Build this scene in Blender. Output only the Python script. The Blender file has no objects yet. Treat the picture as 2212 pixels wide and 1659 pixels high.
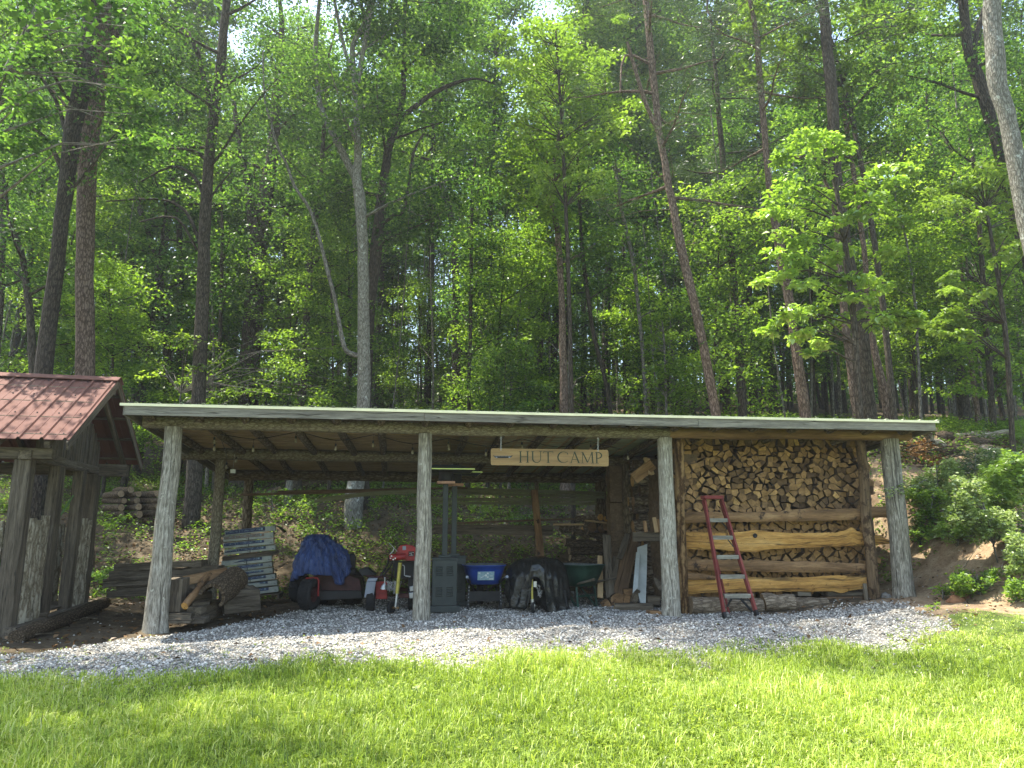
import bpy, math, random
import numpy as np
from mathutils import Vector, Matrix, noise
R = math.radians
COL = bpy.context.scene.collection
rnd = random.Random(11)
EYE, PITCH, FOC = 1.45, R(11), 1609.0
CP, SP = math.cos(PITCH), math.sin(PITCH)

def at(px, py, Y):
    """world point seen at pixel (2212 x 1659 grid) at distance Y in front of the camera"""
    u, v = px - 1106, 829.5 - py
    dy = FOC * CP - v * SP
    return Vector((u / dy * Y, Y, EYE + (FOC * SP + v * CP) / dy * Y))

X0, Y0, ANG = -5.08, 11.1, R(7.9)
CS, SN = math.cos(ANG), math.sin(ANG)
EX, EY = Vector((CS, SN, 0)), Vector((-SN, CS, 0))
def sh(s, t, z=0.0):
    return Vector((X0 + CS * s - SN * t, Y0 + SN * s + CS * t, z))
def att(px, py, t):
    """pixel ray meets the plane at depth t behind the shed's front line"""
    a = (px - 1106) / (FOC * CP - (829.5 - py) * SP)
    return at(px, py, (t - SN * X0 + CS * Y0) / (CS - SN * a))
def st(p):
    rx, ry = p[0] - X0, p[1] - Y0
    return CS * rx + SN * ry, -SN * rx + CS * ry

def ss(a, b, x):
    t = np.clip((x - a) / (b - a), 0, 1)
    return t * t * (3 - 2 * t)
def gz(x, y):
    x = np.asarray(x, float); y = np.asarray(y, float)
    s = CS * (x - X0) + SN * (y - Y0); t = -SN * (x - X0) + CS * (y - Y0)
    z = (0.12 * ss(-1, 5, s) + 0.15 * ss(8.5, 12, s)) * ss(-5, -.5, t)
    z = z + .16 * ss(3.5, 9, x) * ss(3, 9, y) + .05 * ss(9, 20, x)
    r = ss(11.2, 13.6, s)
    z = z + .95 * ss(11.95, 13.6, s) * ss(-3.6, -.7, t)
    L = ss(-6, 0, s)
    t0 = 4.6 * (1 - r) - .2 * r
    z = z + (1.55 + .25 * L + .1 * r) * ss(t0, t0 + 5.6, t) + 1.0 * r * ss(2.5, 8.5, t) + .165 * np.maximum(0, t - 8.5) + .045 * np.maximum(0, t - 18)
    far = ss(3, 12, t)
    z = z + far * (.09 * np.sin(x * 1.1 + 1.3 * np.sin(y * .7)) + .08 * np.sin(y * 1.7 + x * .6)) \
          + (.012 + .02 * ss(.5, 4, t)) * (np.sin(x * 3.1 + y * 2.3) + np.sin(x * 4.7 - y * 3.9 + 1) )
    return z
def g(x, y): return float(gz(x, y))
def on(p): return Vector((p[0], p[1], g(p[0], p[1])))
def ground_at(px, py, lo=5.0, hi=60.0):
    """where the pixel ray meets the ground"""
    Y = lo
    while Y < hi:
        p = at(px, py, Y)
        if p.z <= g(p.x, p.y): return on(p)
        Y += .02
    return on(at(px, py, hi))

# ------------------------------------------------------------------ materials
class NT:
    def __init__(s, name):
        s.m = bpy.data.materials.new(name); s.m.use_nodes = True
        s.t = s.m.node_tree; s.t.nodes.clear()
        s.out = s.n('ShaderNodeOutputMaterial')
    def n(s, typ, **kw):
        o = s.t.nodes.new(typ)
        for k, v in kw.items():
            if k.startswith('i_'):
                key = k[2:]; key = int(key) if key.isdigit() else key.replace('_', ' ')
                o.inputs[key].default_value = v
            else: setattr(o, k, v)
        return o
    def l(s, a, b): s.t.links.new(a, b)
    def ramp(s, fac, stops):
        r = s.n('ShaderNodeValToRGB'); e = r.color_ramp.elements
        while len(e) < len(stops): e.new(.5)
        for q, (p, c) in zip(e, stops):
            q.position = p; q.color = (*c, 1) if len(c) == 3 else c
        s.l(fac, r.inputs[0]); return r.outputs[0]
    def mix(s, fac, a, b, mode='MIX'):
        m = s.n('ShaderNodeMix', data_type='RGBA', blend_type=mode)
        for sock, v in ((m.inputs[0], fac), (m.inputs[6], a), (m.inputs[7], b)):
            if hasattr(v, 'links'): s.l(v, sock)
            else: sock.default_value = v if isinstance(v, (int, float)) else (*v, 1)
        return m.outputs[2]
    def mul(s, a, b, op='MULTIPLY'):
        m = s.n('ShaderNodeMath', operation=op)
        for i, v in enumerate((a, b)):
            if hasattr(v, 'links'): s.l(v, m.inputs[i])
            else: m.inputs[i].default_value = v
        return m.outputs[0]
    def noise(s, vec, scale, detail=4, rough=.6, dist=0):
        q = s.n('ShaderNodeTexNoise'); q.inputs['Scale'].default_value = scale
        q.inputs['Detail'].default_value = detail; q.inputs['Roughness'].default_value = rough
        q.inputs['Distortion'].default_value = dist
        if vec is not None: s.l(vec, q.inputs['Vector'])
        return q.outputs[0]
    def gc(s, scale=(1, 1, 1)):
        a = s.n('ShaderNodeAttribute', attribute_name='gc')
        oi = s.n('ShaderNodeObjectInfo')
        ad = s.n('ShaderNodeVectorMath', operation='ADD'); s.l(a.outputs['Vector'], ad.inputs[0])
        mr = s.mul(oi.outputs['Random'], 37.0); s.l(mr, ad.inputs[1])
        v = s.n('ShaderNodeVectorMath', operation='MULTIPLY'); v.inputs[1].default_value = scale
        s.l(ad.outputs[0], v.inputs[0]); return v.outputs[0]
    def pos(s, scale=(1, 1, 1)):
        a = s.n('ShaderNodeNewGeometry')
        v = s.n('ShaderNodeVectorMath', operation='MULTIPLY'); v.inputs[1].default_value = scale
        s.l(a.outputs['Position'], v.inputs[0]); return v.outputs[0]
    def pbsdf(s, col, rough=.8, metal=0, bump=None, bstr=.5, bdist=.02, spec=.3):
        p = s.n('ShaderNodeBsdfPrincipled')
        if hasattr(col, 'links'): s.l(col, p.inputs['Base Color'])
        else: p.inputs['Base Color'].default_value = (*col, 1)
        if hasattr(rough, 'links'): s.l(rough, p.inputs['Roughness'])
        else: p.inputs['Roughness'].default_value = rough
        p.inputs['Metallic'].default_value = metal
        p.inputs['Specular IOR Level'].default_value = spec
        if bump is not None:
            b = s.n('ShaderNodeBump'); b.inputs['Strength'].default_value = bstr
            b.inputs['Distance'].default_value = bdist
            s.l(bump, b.inputs['Height']); s.l(b.outputs[0], p.inputs['Normal'])
        s.l(p.outputs[0], s.out.inputs[0]); return p
    def vary(s, col, amt=.3):
        oi = s.n('ShaderNodeObjectInfo')
        mr = s.n('ShaderNodeMapRange'); mr.inputs['To Min'].default_value = 1 - amt
        mr.inputs['To Max'].default_value = 1 + amt; s.l(oi.outputs['Random'], mr.inputs['Value'])
        v = s.n('ShaderNodeVectorMath', operation='SCALE')
        s.l(col, v.inputs[0]); s.l(mr.outputs[0], v.inputs['Scale']); return v.outputs[0]

def wood(name, stops, cross=9, along=1.2, fine=60, bstr=.5, rough=.85, amt=.2, bdist=.015, patch=None, crack=0):
    t = NT(name)
    f = t.noise(t.gc((cross, cross, along)), 1, 6, .65, .4)
    c = t.ramp(f, stops)
    f2 = t.noise(t.gc((fine, fine, fine * .12)), 1, 3, .7)
    c = t.mix(t.ramp(f2, [(.3, (.75,) * 3), (.7, (1.15,) * 3)]), (0, 0, 0), c, 'MIX') if False else t.mix(1.0, c, t.ramp(f2, [(.3, (.6,) * 3), (.68, (1.0,) * 3)]), 'MULTIPLY')
    if patch:
        p = t.noise(t.gc((patch[1],) * 3), 1, 5, .7)
        c = t.mix(t.ramp(p, [(patch[2], (0, 0, 0)), (patch[2] + .08, (1, 1, 1))]), c, patch[0])
    h = t.mul(f, f2, 'ADD')
    if crack:
        q = t.noise(t.gc((crack, crack, crack * .035)), 1, 3, .5, .3)
        k = t.ramp(q, [(.484, (0,) * 3), (.498, (1,) * 3), (.502, (1,) * 3), (.516, (0,) * 3)])
        c = t.mix(t.mul(k, .8), c, (.02, .015, .01)); h = t.mul(h, t.mul(k, .8), 'SUBTRACT')
    c = t.vary(c, amt)
    t.pbsdf(c, rough, 0, h, bstr, bdist)
    return t.m
def bark(name, dark, mid, lite, cells=14, stretch=.25, amt=.15, lichen=None, bdist=.03):
    t = NT(name)
    v = t.gc((cells, cells, cells * stretch))
    d = t.noise(t.gc((cells * .8,) * 3), 1, 3, .6)
    vv = t.n('ShaderNodeVectorMath', operation='ADD')
    sc = t.n('ShaderNodeVectorMath', operation='SCALE'); sc.inputs['Scale'].default_value = .9
    t.l(d, sc.inputs[0]); t.l(v, vv.inputs[0]); t.l(sc.outputs[0], vv.inputs[1])
    vo = t.n('ShaderNodeTexVoronoi', feature='DISTANCE_TO_EDGE'); vo.inputs['Scale'].default_value = 1
    t.l(vv.outputs[0], vo.inputs['Vector'])
    n1 = t.noise(t.gc((26, 26, 10)), 1, 6, .72)
    h = t.mul(t.mul(vo.outputs[0], 1.6), n1, 'ADD')
    c = t.ramp(h, [(.32, dark), (.62, mid), (.95, lite)])
    if lichen:
        p = t.noise(t.gc((lichen[1],) * 3), 1, 6, .75)
        c = t.mix(t.ramp(p, [(lichen[2], (0, 0, 0)), (lichen[2] + .06, (1, 1, 1))]), c, lichen[0])
    c = t.vary(c, amt)
    t.pbsdf(c, .92, 0, h, .8, bdist, .15)
    return t.m
def plain(name, col, rough=.5, metal=0, dirt=.35, scale=6, bstr=0, amt=0, spec=.4):
    t = NT(name)
    f = t.noise(t.gc((scale,) * 3), 1, 6, .7)
    k = tuple(x * (1 - dirt) for x in col)
    c = t.ramp(f, [(.35, k), (.6, col)])
    if amt: c = t.vary(c, amt)
    rg = t.ramp(f, [(.3, (min(1, rough + .2),) * 3), (.7, (rough,) * 3)])
    t.pbsdf(c, rg, metal, f if bstr else None, bstr, .01, spec)
    return t.m
def leaf_mat(name, stops, trans=.45, gloss=.06, tcol=(1.25, 1.35, .45)):
    t = NT(name)
    a = t.n('ShaderNodeAttribute', attribute_name='lc')
    oi = t.n('ShaderNodeObjectInfo')
    c = t.ramp(a.outputs['Fac'], stops)
    c = t.vary(c, .18)
    d = t.n('ShaderNodeBsdfDiffuse'); t.l(c, d.inputs[0])
    tr = t.n('ShaderNodeBsdfTranslucent')
    tc = t.mix(1.0, c, tcol, 'MULTIPLY'); t.l(tc, tr.inputs[0])
    m = t.n('ShaderNodeMixShader'); m.inputs[0].default_value = trans
    t.l(d.outputs[0], m.inputs[1]); t.l(tr.outputs[0], m.inputs[2])
    gl = t.n('ShaderNodeBsdfGlossy'); gl.inputs['Roughness'].default_value = .38
    m2 = t.n('ShaderNodeMixShader'); m2.inputs[0].default_value = gloss
    t.l(m.outputs[0], m2.inputs[1]); t.l(gl.outputs[0], m2.inputs[2])
    t.l(m2.outputs[0], t.out.inputs[0])
    return t.m

# ------------------------------------------------------------------ mesh builder
def frame_of(d, up=Vector((0, 0, 1))):
    d = d.normalized()
    if abs(d.dot(up)) > .95: up = Vector((1, 0, 0))
    a = d.cross(up).normalized(); b = a.cross(d).normalized()
    return a, b
class MB:
    def __init__(s): s.v = []; s.f = []; s.gc = []; s.mi = []; s.sm = []
    def add(s, vs, gcs, fs, mi=0, smooth=False):
        o = len(s.v); s.v += [tuple(p) for p in vs]; s.gc += [tuple(q) for q in gcs]
        for f in fs:
            s.f.append(tuple(i + o for i in f)); s.mi.append(mi); s.sm.append(smooth)
    def tube(s, pts, rad, n=10, rough=0, seed=0, cap=1, mi=0, capmi=None, ell=1.0, knots=0):
        pts = [Vector(p) for p in pts]
        if not hasattr(rad, '__len__'): rad = [rad] * len(pts)
        vs, gcs, fs = [], [], []
        L = 0; a = None; off = Vector((seed * 3.7, seed * 1.3, 0))
        for i, p in enumerate(pts):
            d = (pts[min(i + 1, len(pts) - 1)] - pts[max(i - 1, 0)]).normalized()
            if a is None: a, b = frame_of(d)
            else:
                a = (a - d * a.dot(d)).normalized(); b = a.cross(d).normalized()
            if i: L += (p - pts[i - 1]).length
            for k in range(n):
                th = 2 * math.pi * k / n
                r = rad[i]
                if rough: r *= 1 + rough * noise.noise(Vector((math.cos(th) * 1.3, math.sin(th) * 1.3, L * 1.7 + seed * 9.1))) * 2
                q = p + a * (math.cos(th) * r * ell) + b * (math.sin(th) * r)
                vs.append(q); gcs.append((math.cos(th) * rad[i] + off.x, math.sin(th) * rad[i] + off.y, L))
        for i in range(len(pts) - 1):
            for k in range(n):
                k2 = (k + 1) % n
                fs.append((i * n + k, i * n + k2, (i + 1) * n + k2, (i + 1) * n + k))
        s.add(vs, gcs, fs, mi, True)
        if cap:
            cm = mi if capmi is None else capmi
            for i, rev in ((0, True), (len(pts) - 1, False)):
                ring = vs[i * n:(i + 1) * n]; c = sum(ring, Vector()) / n
                gg = [(math.cos(2 * math.pi * k / n) * rad[i], math.sin(2 * math.pi * k / n) * rad[i], 0) for k in range(n)] + [(0, 0, 0)]
                ff = [(k, (k + 1) % n, n) if not rev else ((k + 1) % n, k, n) for k in range(n)]
                ff = [tuple(reversed(f)) for f in ff]
                s.add(ring + [c], gg, ff, cm)
    def boxm(s, M, size, mi=0, jit=0, gl=2, taper=None):
        """box of size (x,y,z) centred at matrix M; gl: which axis the grain runs along"""
        sx, sy, sz = (q / 2 for q in size); o = rnd.uniform(0, 50)
        vs, gcs = [], []
        for x in (-sx, sx):
            for y in (-sy, sy):
                for z in (-sz, sz):
                    k = 1
                    if taper and z > 0: k = taper
                    p = Vector((x * k + rnd.uniform(-jit, jit), y * k + rnd.uniform(-jit, jit), z + rnd.uniform(-jit, jit)))
                    vs.append(M @ p)
                    q = [p.x, p.y, p.z]
                    q = (q[(gl + 1) % 3], q[(gl + 2) % 3] + o, q[gl] + o)
                    gcs.append(q)
        fs = [(0, 1, 3, 2), (4, 6, 7, 5), (0, 4, 5, 1), (2, 3, 7, 6), (0, 2, 6, 4), (1, 5, 7, 3)]
        s.add(vs, gcs, fs, mi)
    def box(s, c, size, rz=0, **k):
        s.boxm(Matrix.Translation(Vector(c)) @ Matrix.Rotation(rz, 4, 'Z'), size, **k)
    def bar(s, p0, p1, w, th, up=Vector((0, 0, 1)), seg=1, bow=0, jit=0, mi=0, edge=0, seed=0, twist=0):
        """board from p0 to p1; width w along `up`, thickness th; edge: live-edge waviness"""
        p0, p1 = Vector(p0), Vector(p1); d = (p1 - p0); L = d.length; d.normalize()
        side = d.cross(up)
        if side.length < 1e-3: side = d.cross(Vector((1, 0, 0)))
        side.normalize(); u = side.cross(d).normalized()
        o = rnd.uniform(0, 40); vs, gcs, fs = [], [], []
        wl = w if hasattr(w, '__len__') else (w, w)
        for i in range(seg + 1):
            f = i / seg; ww = wl[0] + (wl[1] - wl[0]) * f
            c = p0 + d * (L * f) + u * (bow * math.sin(math.pi * f))
            e1 = e2 = 0
            if edge:
                e1 = edge * 2 * noise.noise(Vector((L * f * 2.1 + o, 3, seed))) ; e2 = edge * 2 * noise.noise(Vector((L * f * 2.1 + o, 9, seed)))
            tw = twist * f
            S = side * math.cos(tw) + u * math.sin(tw); U = u * math.cos(tw) - side * math.sin(tw)
            for a, b, e in ((-1, -1, e1), (1, -1, e1), (1, 1, e2), (-1, 1, e2)):
                j = Vector((rnd.uniform(-jit, jit), rnd.uniform(-jit, jit), rnd.uniform(-jit, jit)))
                vs.append(c + S * (a * th / 2) + U * (b * (ww / 2) + e) + j)
                gcs.append((a * th / 2, b * ww / 2 + o, L * f + o))
        for i in range(seg):
            for k in range(4):
                k2 = (k + 1) % 4
                fs.append((i * 4 + k, i * 4 + k2, i * 4 + 4 + k2, i * 4 + 4 + k))
        fs.append((3, 2, 1, 0)); q = seg * 4; fs.append((q, q + 1, q + 2, q + 3))
        s.add(vs, gcs, fs, mi)
    def prism(s, pts2, M, z0, z1, mi=0, capmi=None, smooth=False):
        """polygon (x,y) extruded z0..z1 in frame M"""
        n = len(pts2); o = rnd.uniform(0, 30)
        vs = [M @ Vector((x, y, z)) for z in (z0, z1) for x, y in pts2]
        gcs = [(x, y + o, z + o) for z in (z0, z1) for x, y in pts2]
        s.add(vs, gcs, [(k, (k + 1) % n, n + (k + 1) % n, n + k) for k in range(n)], mi, smooth)
        cm = mi if capmi is None else capmi
        s.add(vs, gcs, [tuple(range(n - 1, -1, -1)), tuple(range(n, 2 * n))], cm)
    def grid(s, fn, nu, nv, mi=0, closeu=False, smooth=True, gs=1):
        vs, gcs, fs = [], [], []
        for j in range(nv + 1):
            for i in range(nu + (0 if closeu else 1)):
                p = fn(i / nu, j / nv); vs.append(p); gcs.append((p[0] * gs, p[1] * gs, p[2] * gs))
        w = nu if closeu else nu + 1
        for j in range(nv):
            for i in range(nu):
                i2 = (i + 1) % w
                fs.append((j * w + i, j * w + i2, (j + 1) * w + i2, (j + 1) * w + i))
        s.add(vs, gcs, fs, mi, smooth)
    def lathe(s, M, prof, n=20, mi=0, smooth=True):
        vs, gcs, fs = [], [], []
        for r, z in prof:
            for k in range(n):
                th = 2 * math.pi * k / n
                vs.append(M @ Vector((r * math.cos(th), r * math.sin(th), z))); gcs.append((r * math.cos(th), r * math.sin(th), z))
        for i in range(len(prof) - 1):
            for k in range(n):
                k2 = (k + 1) % n
                fs.append((i * n + k, i * n + k2, (i + 1) * n + k2, (i + 1) * n + k))
        s.add(vs, gcs, fs, mi, smooth)
    def build(s, name, mats, parent=None, solid=0, bevel=0):
        me = bpy.data.meshes.new(name)
        o = bpy.data.objects.new(name, me); COL.objects.link(o)
        off = Vector((0, 0, 0))
        if parent is not None:
            o.parent = parent; off = ORG[parent.name]; ORG[o.name] = off
            vs = [(x - off.x, y - off.y, z - off.z) for x, y, z in s.v]
        else:
            n = max(1, len(s.v)); xs = [p[0] for p in s.v]; ys = [p[1] for p in s.v]; zs = [p[2] for p in s.v]
            off = Vector(((min(xs) + max(xs)) / 2, (min(ys) + max(ys)) / 2, min(zs)))
            o.location = off; ORG[o.name] = off
            vs = [(x - off.x, y - off.y, z - off.z) for x, y, z in s.v]
        me.from_pydata(vs, [], s.f)
        a = me.attributes.new('gc', 'FLOAT_VECTOR', 'POINT')
        a.data.foreach_set('vector', np.array(s.gc, dtype=np.float32).ravel())
        me.polygons.foreach_set('material_index', s.mi); me.polygons.foreach_set('use_smooth', s.sm)
        for m in (mats if isinstance(mats, (list, tuple)) else [mats]): me.materials.append(m)
        me.update()
        if solid:
            md = o.modifiers.new('s', 'SOLIDIFY'); md.thickness = solid
        if bevel:
            md = o.modifiers.new('b', 'BEVEL'); md.width = bevel; md.segments = 2; md.limit_method = 'ANGLE'
        return o
ORG = {}
def tag(o, label=None, cat=None, group=None, kind=None):
    for k, v in (('label', label), ('category', cat), ('group', group), ('kind', kind)):
        if v: o[k] = v
    return o
def thing(name, loc, label, cat, group=None):
    o = bpy.data.objects.new(name, None); COL.objects.link(o)
    o.empty_display_size = .2; o.location = Vector(loc); ORG[o.name] = Vector(loc)
    return tag(o, label, cat, group)
def copy_tree(o, parent=None):
    c = o.copy(); COL.objects.link(c); c.parent = parent
    for ch in list(o.children): copy_tree(ch, c)
    return c

# leaf meshes (numpy) -------------------------------------------------------
def leaf_arrays(C, L, W, rs, up=.75, droop=.25, fold=.12):
    """C (N,3) leaf bases -> quads (N*4,3)"""
    N = len(C)
    az = rs.uniform(0, 2 * np.pi, N); el = rs.normal(-droop, .35, N)
    d = np.stack([np.cos(az) * np.cos(el), np.sin(az) * np.cos(el), np.sin(el)], 1)
    nrm = rs.normal(0, 1 - up, (N, 3)) + np.array([0, 0, up])
    side = np.cross(d, nrm); side /= np.linalg.norm(side, axis=1, keepdims=True) + 1e-9
    nn = np.cross(side, d)
    L = L * rs.uniform(.6, 1.3, (N, 1)); W = W * rs.uniform(.7, 1.25, (N, 1))
    v = np.stack([C, C + d * L * .45 + side * W / 2 + nn * L * fold, C + d * L - nn * L * .1, C + d * L * .5 - side * W / 2 + nn * L * fold], 1)
    return v.reshape(-1, 3)
def leaf_mesh(name, V, lc, mat):
    """V (N*4,3) quads; lc (N,) colour value"""
    N = len(V) // 4
    me = bpy.data.meshes.new(name)
    me.vertices.add(N * 4); me.vertices.foreach_set('co', V.astype(np.float32).ravel())
    me.loops.add(N * 4); me.loops.foreach_set('vertex_index', np.arange(N * 4, dtype=np.int32))
    me.polygons.add(N)
    me.polygons.foreach_set('loop_start', np.arange(0, N * 4, 4, dtype=np.int32))
    me.update(calc_edges=True)
    a = me.attributes.new('lc', 'FLOAT', 'POINT')
    a.data.foreach_set('value', np.repeat(lc, 4).astype(np.float32))
    me.materials.append(mat)
    return me
def spray_points(centres, radii, per, rs, flat=.35, tilt=.25):
    """points inside tilted flattened discs; returns points and the disc index"""
    out, idx = [], []
    for i, (c, r) in enumerate(zip(centres, radii)):
        n = max(3, int(per * rs.uniform(.6, 1.4)))
        a = rs.uniform(0, 2 * np.pi, n); q = np.sqrt(rs.uniform(0, 1, n)) * r
        z = rs.normal(0, flat * r * .5, n) - (q / r) ** 2 * r * .22
        p = np.stack([np.cos(a) * q, np.sin(a) * q, z], 1)
        tx, ty = rs.normal(0, tilt, 2)
        p[:, 2] += p[:, 0] * tx + p[:, 1] * ty
        out.append(p + np.array(c)); idx.append(np.full(n, i))
    return np.concatenate(out), np.concatenate(idx)
# ------------------------------------------------------------------ palette
M = {}
M['post'] = wood('grey_post_wood', [(.32, (.14, .122, .09)), (.48, (.29, .262, .205)), (.64, (.5, .465, .385))], 46, 7, 110, .5, amt=.14, bdist=.008, crack=7, patch=((.46, .44, .36), 9, .6))
M['beam'] = bark('lichen_beam', (.05, .042, .028), (.15, .125, .085), (.26, .23, .16), 34, .3, .1, ((.36, .35, .27), 26, .6), .008)
M['beam_new'] = wood('peeled_beam', [(.3, (.09, .05, .02)), (.55, (.22, .13, .06)), (.75, (.34, .23, .12))], 10, 1.2, 50, .5)
M['end'] = wood('cut_end', [(.3, (.2, .13, .07)), (.7, (.45, .33, .2))], 20, 20, 90, .3, amt=.3)
M['deck'] = wood('roof_boards', [(.3, (.3, .19, .105)), (.6, (.5, .35, .2)), (.75, (.62, .46, .28))], 6, .8, 50, .3, amt=.1)
M['fascia'] = wood('weathered_fascia', [(.3, (.13, .115, .09)), (.55, (.26, .235, .185)), (.75, (.38, .35, .285))], 12, .9, 60, .4, amt=.08, crack=10, patch=((.15, .12, .09), 4, .68))
M['rafter'] = bark('rafter_bark', (.03, .022, .014), (.1, .075, .045), (.2, .16, .1), 20, .3, .15)
M['roofmetal'] = plain('green_roof_metal', (.42, .47, .3), .45, .1, .3, 3)
M['darkbark'] = bark('dark_post_bark', (.018, .012, .007), (.1, .055, .025), (.3, .19, .09), 9, .12, .05, ((.4, .26, .12), 5, .62), .02)
M['lightbark'] = wood('peeled_post', [(.3, (.07, .045, .025)), (.5, (.2, .13, .07)), (.72, (.4, .27, .15))], 9, 1.2, 50, .7, amt=.05, patch=((.06, .035, .018), 7, .5), crack=9)
M['slab'] = wood('live_edge_slab', [(.28, (.24, .1, .025)), (.5, (.58, .31, .08)), (.72, (.76, .47, .17))], 5, .8, 60, .5, amt=.04, patch=((.13, .06, .02), 5, .6), crack=9)
M['slabdark'] = wood('weathered_slab', [(.28, (.1, .055, .025)), (.5, (.29, .165, .075)), (.72, (.46, .29, .14))], 6, 1, 60, .6, amt=.06, patch=((.05, .03, .02), 5, .58))
M['oldwood'] = wood('old_grey_wood', [(.28, (.055, .042, .028)), (.5, (.15, .12, .083)), (.75, (.27, .225, .165))], 14, 1, 70, .6, amt=.15, crack=14)
M['brownwood'] = wood('brown_timber', [(.28, (.06, .035, .018)), (.5, (.14, .085, .045)), (.75, (.24, .16, .09))], 10, 1, 60, .4, amt=.2)
M['newwood'] = wood('fresh_lumber', [(.28, (.35, .22, .1)), (.75, (.6, .43, .24))], 8, .8, 60, .3, amt=.1)
M['rails'] = wood('olive_rails', [(.28, (.13, .13, .07)), (.75, (.26, .27, .15))], 5, .5, 40, .2, amt=.1)
M['slabbark'] = bark('flaky_slab_bark', (.07, .052, .033), (.22, .185, .125), (.4, .36, .27), 16, .2, .12, ((.45, .43, .34), 9, .64), .02)
M['logbark'] = bark('log_bark', (.016, .012, .008), (.065, .046, .028), (.14, .105, .068), 34, .3, .25)
M['foundbark'] = bark('foundation_log_bark', (.05, .04, .028), (.17, .13, .09), (.3, .24, .17), 22, .2, .15)
M['firebark'] = bark('firewood_bark', (.03, .022, .015), (.13, .1, .07), (.26, .21, .15), 16, .4, .3)
M['rustmetal'] = None
t = NT('red_roof_metal')
f = t.noise(t.gc((1.5, 1.5, .6)), 1, 6, .7); f2 = t.noise(t.gc((14, 14, 2)), 1, 5, .7)
c = t.ramp(f, [(.3, (.12, .055, .043)), (.55, (.145, .07, .056)), (.75, (.18, .105, .085))])
c = t.mix(t.ramp(f2, [(.55, (0, 0, 0)), (.75, (.6, .6, .6))]), c, (.13, .05, .03))
t.pbsdf(c, .75, 0, f2, .1, .004, .12); M['redroof'] = t.m
M['steel'] = plain('galvanised_steel', (.5, .5, .48), .35, .9, .3, 12)
M['black'] = plain('black_metal', (.02, .02, .02), .5, .3, .3)
M['tyre'] = plain('tyre_rubber', (.016, .016, .016), .85, 0, .4, 20)
M['red'] = plain('red_paint', (.3, .016, .014), .38, .05, .5, 7)
M['darkred'] = plain('dark_red_paint', (.05, .009, .007), .5, .05, .5, 7)
M['yellow'] = plain('yellow_zinc', (.42, .36, .08), .4, .5, .35, 12)
M['fender'] = plain('grey_fender', (.23, .25, .29), .45, .2, .25, 5)
M['heater'] = plain('dark_green_grey_enamel', (.035, .043, .04), .5, .15, .2, 3)
M['copper'] = plain('copper_trim', (.36, .2, .13), .45, .6, .3, 9)
M['lime'] = plain('lime_trim', (.62, .72, .22), .4, 0, .1, 9)
M['bluetub'] = plain('blue_poly', (.012, .05, .28), .4, 0, .3, 5)
M['greentub'] = plain('green_steel_tray', (.018, .06, .04), .5, .15, .4, 6)
M['tubin'] = plain('tub_lining', (.13, .14, .13), .8, 0, .4, 6)
M['whitepanel'] = plain('white_panel', (.5, .53, .5), .5, 0, .25, 3)
M['stone'] = plain('stone', (.26, .24, .21), .95, 0, .5, 9, .6, .2)
M['redstone'] = plain('clay_stone', (.3, .15, .08), .95, 0, .5, 9, .6, .2)
M['bulb'] = plain('clear_bulb', (.25, .22, .15), .15, 0, .1, 9)
M['sticker'] = plain('sticker', (.25, .36, .4), .5, 0, .3, 30)
M['white'] = plain('white_paint', (.6, .6, .58), .5, 0, .2, 20)
M['navy'] = plain('navy_print', (.02, .035, .1), .45, 0, .4, 7, 0, .2)
M['cream'] = plain('cream_wrap', (.4, .42, .36), .6, 0, .25, 8, 0, .12)
M['tan'] = plain('tan_band', (.2, .15, .12), .6, 0, .25, 8)
M['ladderred'] = wood('worn_red_fibreglass', [(.28, (.1, .022, .02)), (.5, (.21, .042, .036)), (.75, (.28, .08, .065))], 9, 2, 60, .3, amt=.04, patch=((.36, .2, .18), 16, .66))
M['dullalu'] = wood('dull_aluminium', [(.3, (.16, .145, .115)), (.7, (.33, .31, .25))], 8, 4, 40, .2, amt=.1)
t = NT('blue_tarpaulin')
f = t.noise(t.gc((5, 5, 5)), 1, 5, .65, 1.5); w = t.noise(t.gc((22, 22, 9)), 1, 3, .6, 1)
c = t.ramp(f, [(.3, (.012, .024, .075)), (.6, (.03, .06, .18)), (.8, (.06, .11, .28))])
t.pbsdf(c, .42, 0, t.mul(f, w, 'ADD'), .9, .06, .45); M['bluetarp'] = t.m
t = NT('black_plastic_sheet')
f = t.noise(t.gc((4, 4, 4)), 1, 5, .6, 2.5)
t.pbsdf(t.ramp(f, [(.3, (.006,) * 3), (.7, (.02, .022, .02))]), .27, 0, f, .35, .04, .5); M['blacktarp'] = t.m
t = NT('sign_oak')
f = t.noise(t.gc((14, 14, 1.2)), 1, 6, .6, .5)
t.pbsdf(t.ramp(f, [(.3, (.19, .11, .038)), (.5, (.29, .175, .062)), (.7, (.38, .245, .095))]), .5, 0, f, .1, .003, .4); M['sign'] = t.m
M['ink'] = plain('sign_paint', (.025, .04, .02), .6, 0, .3, 20)

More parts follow.
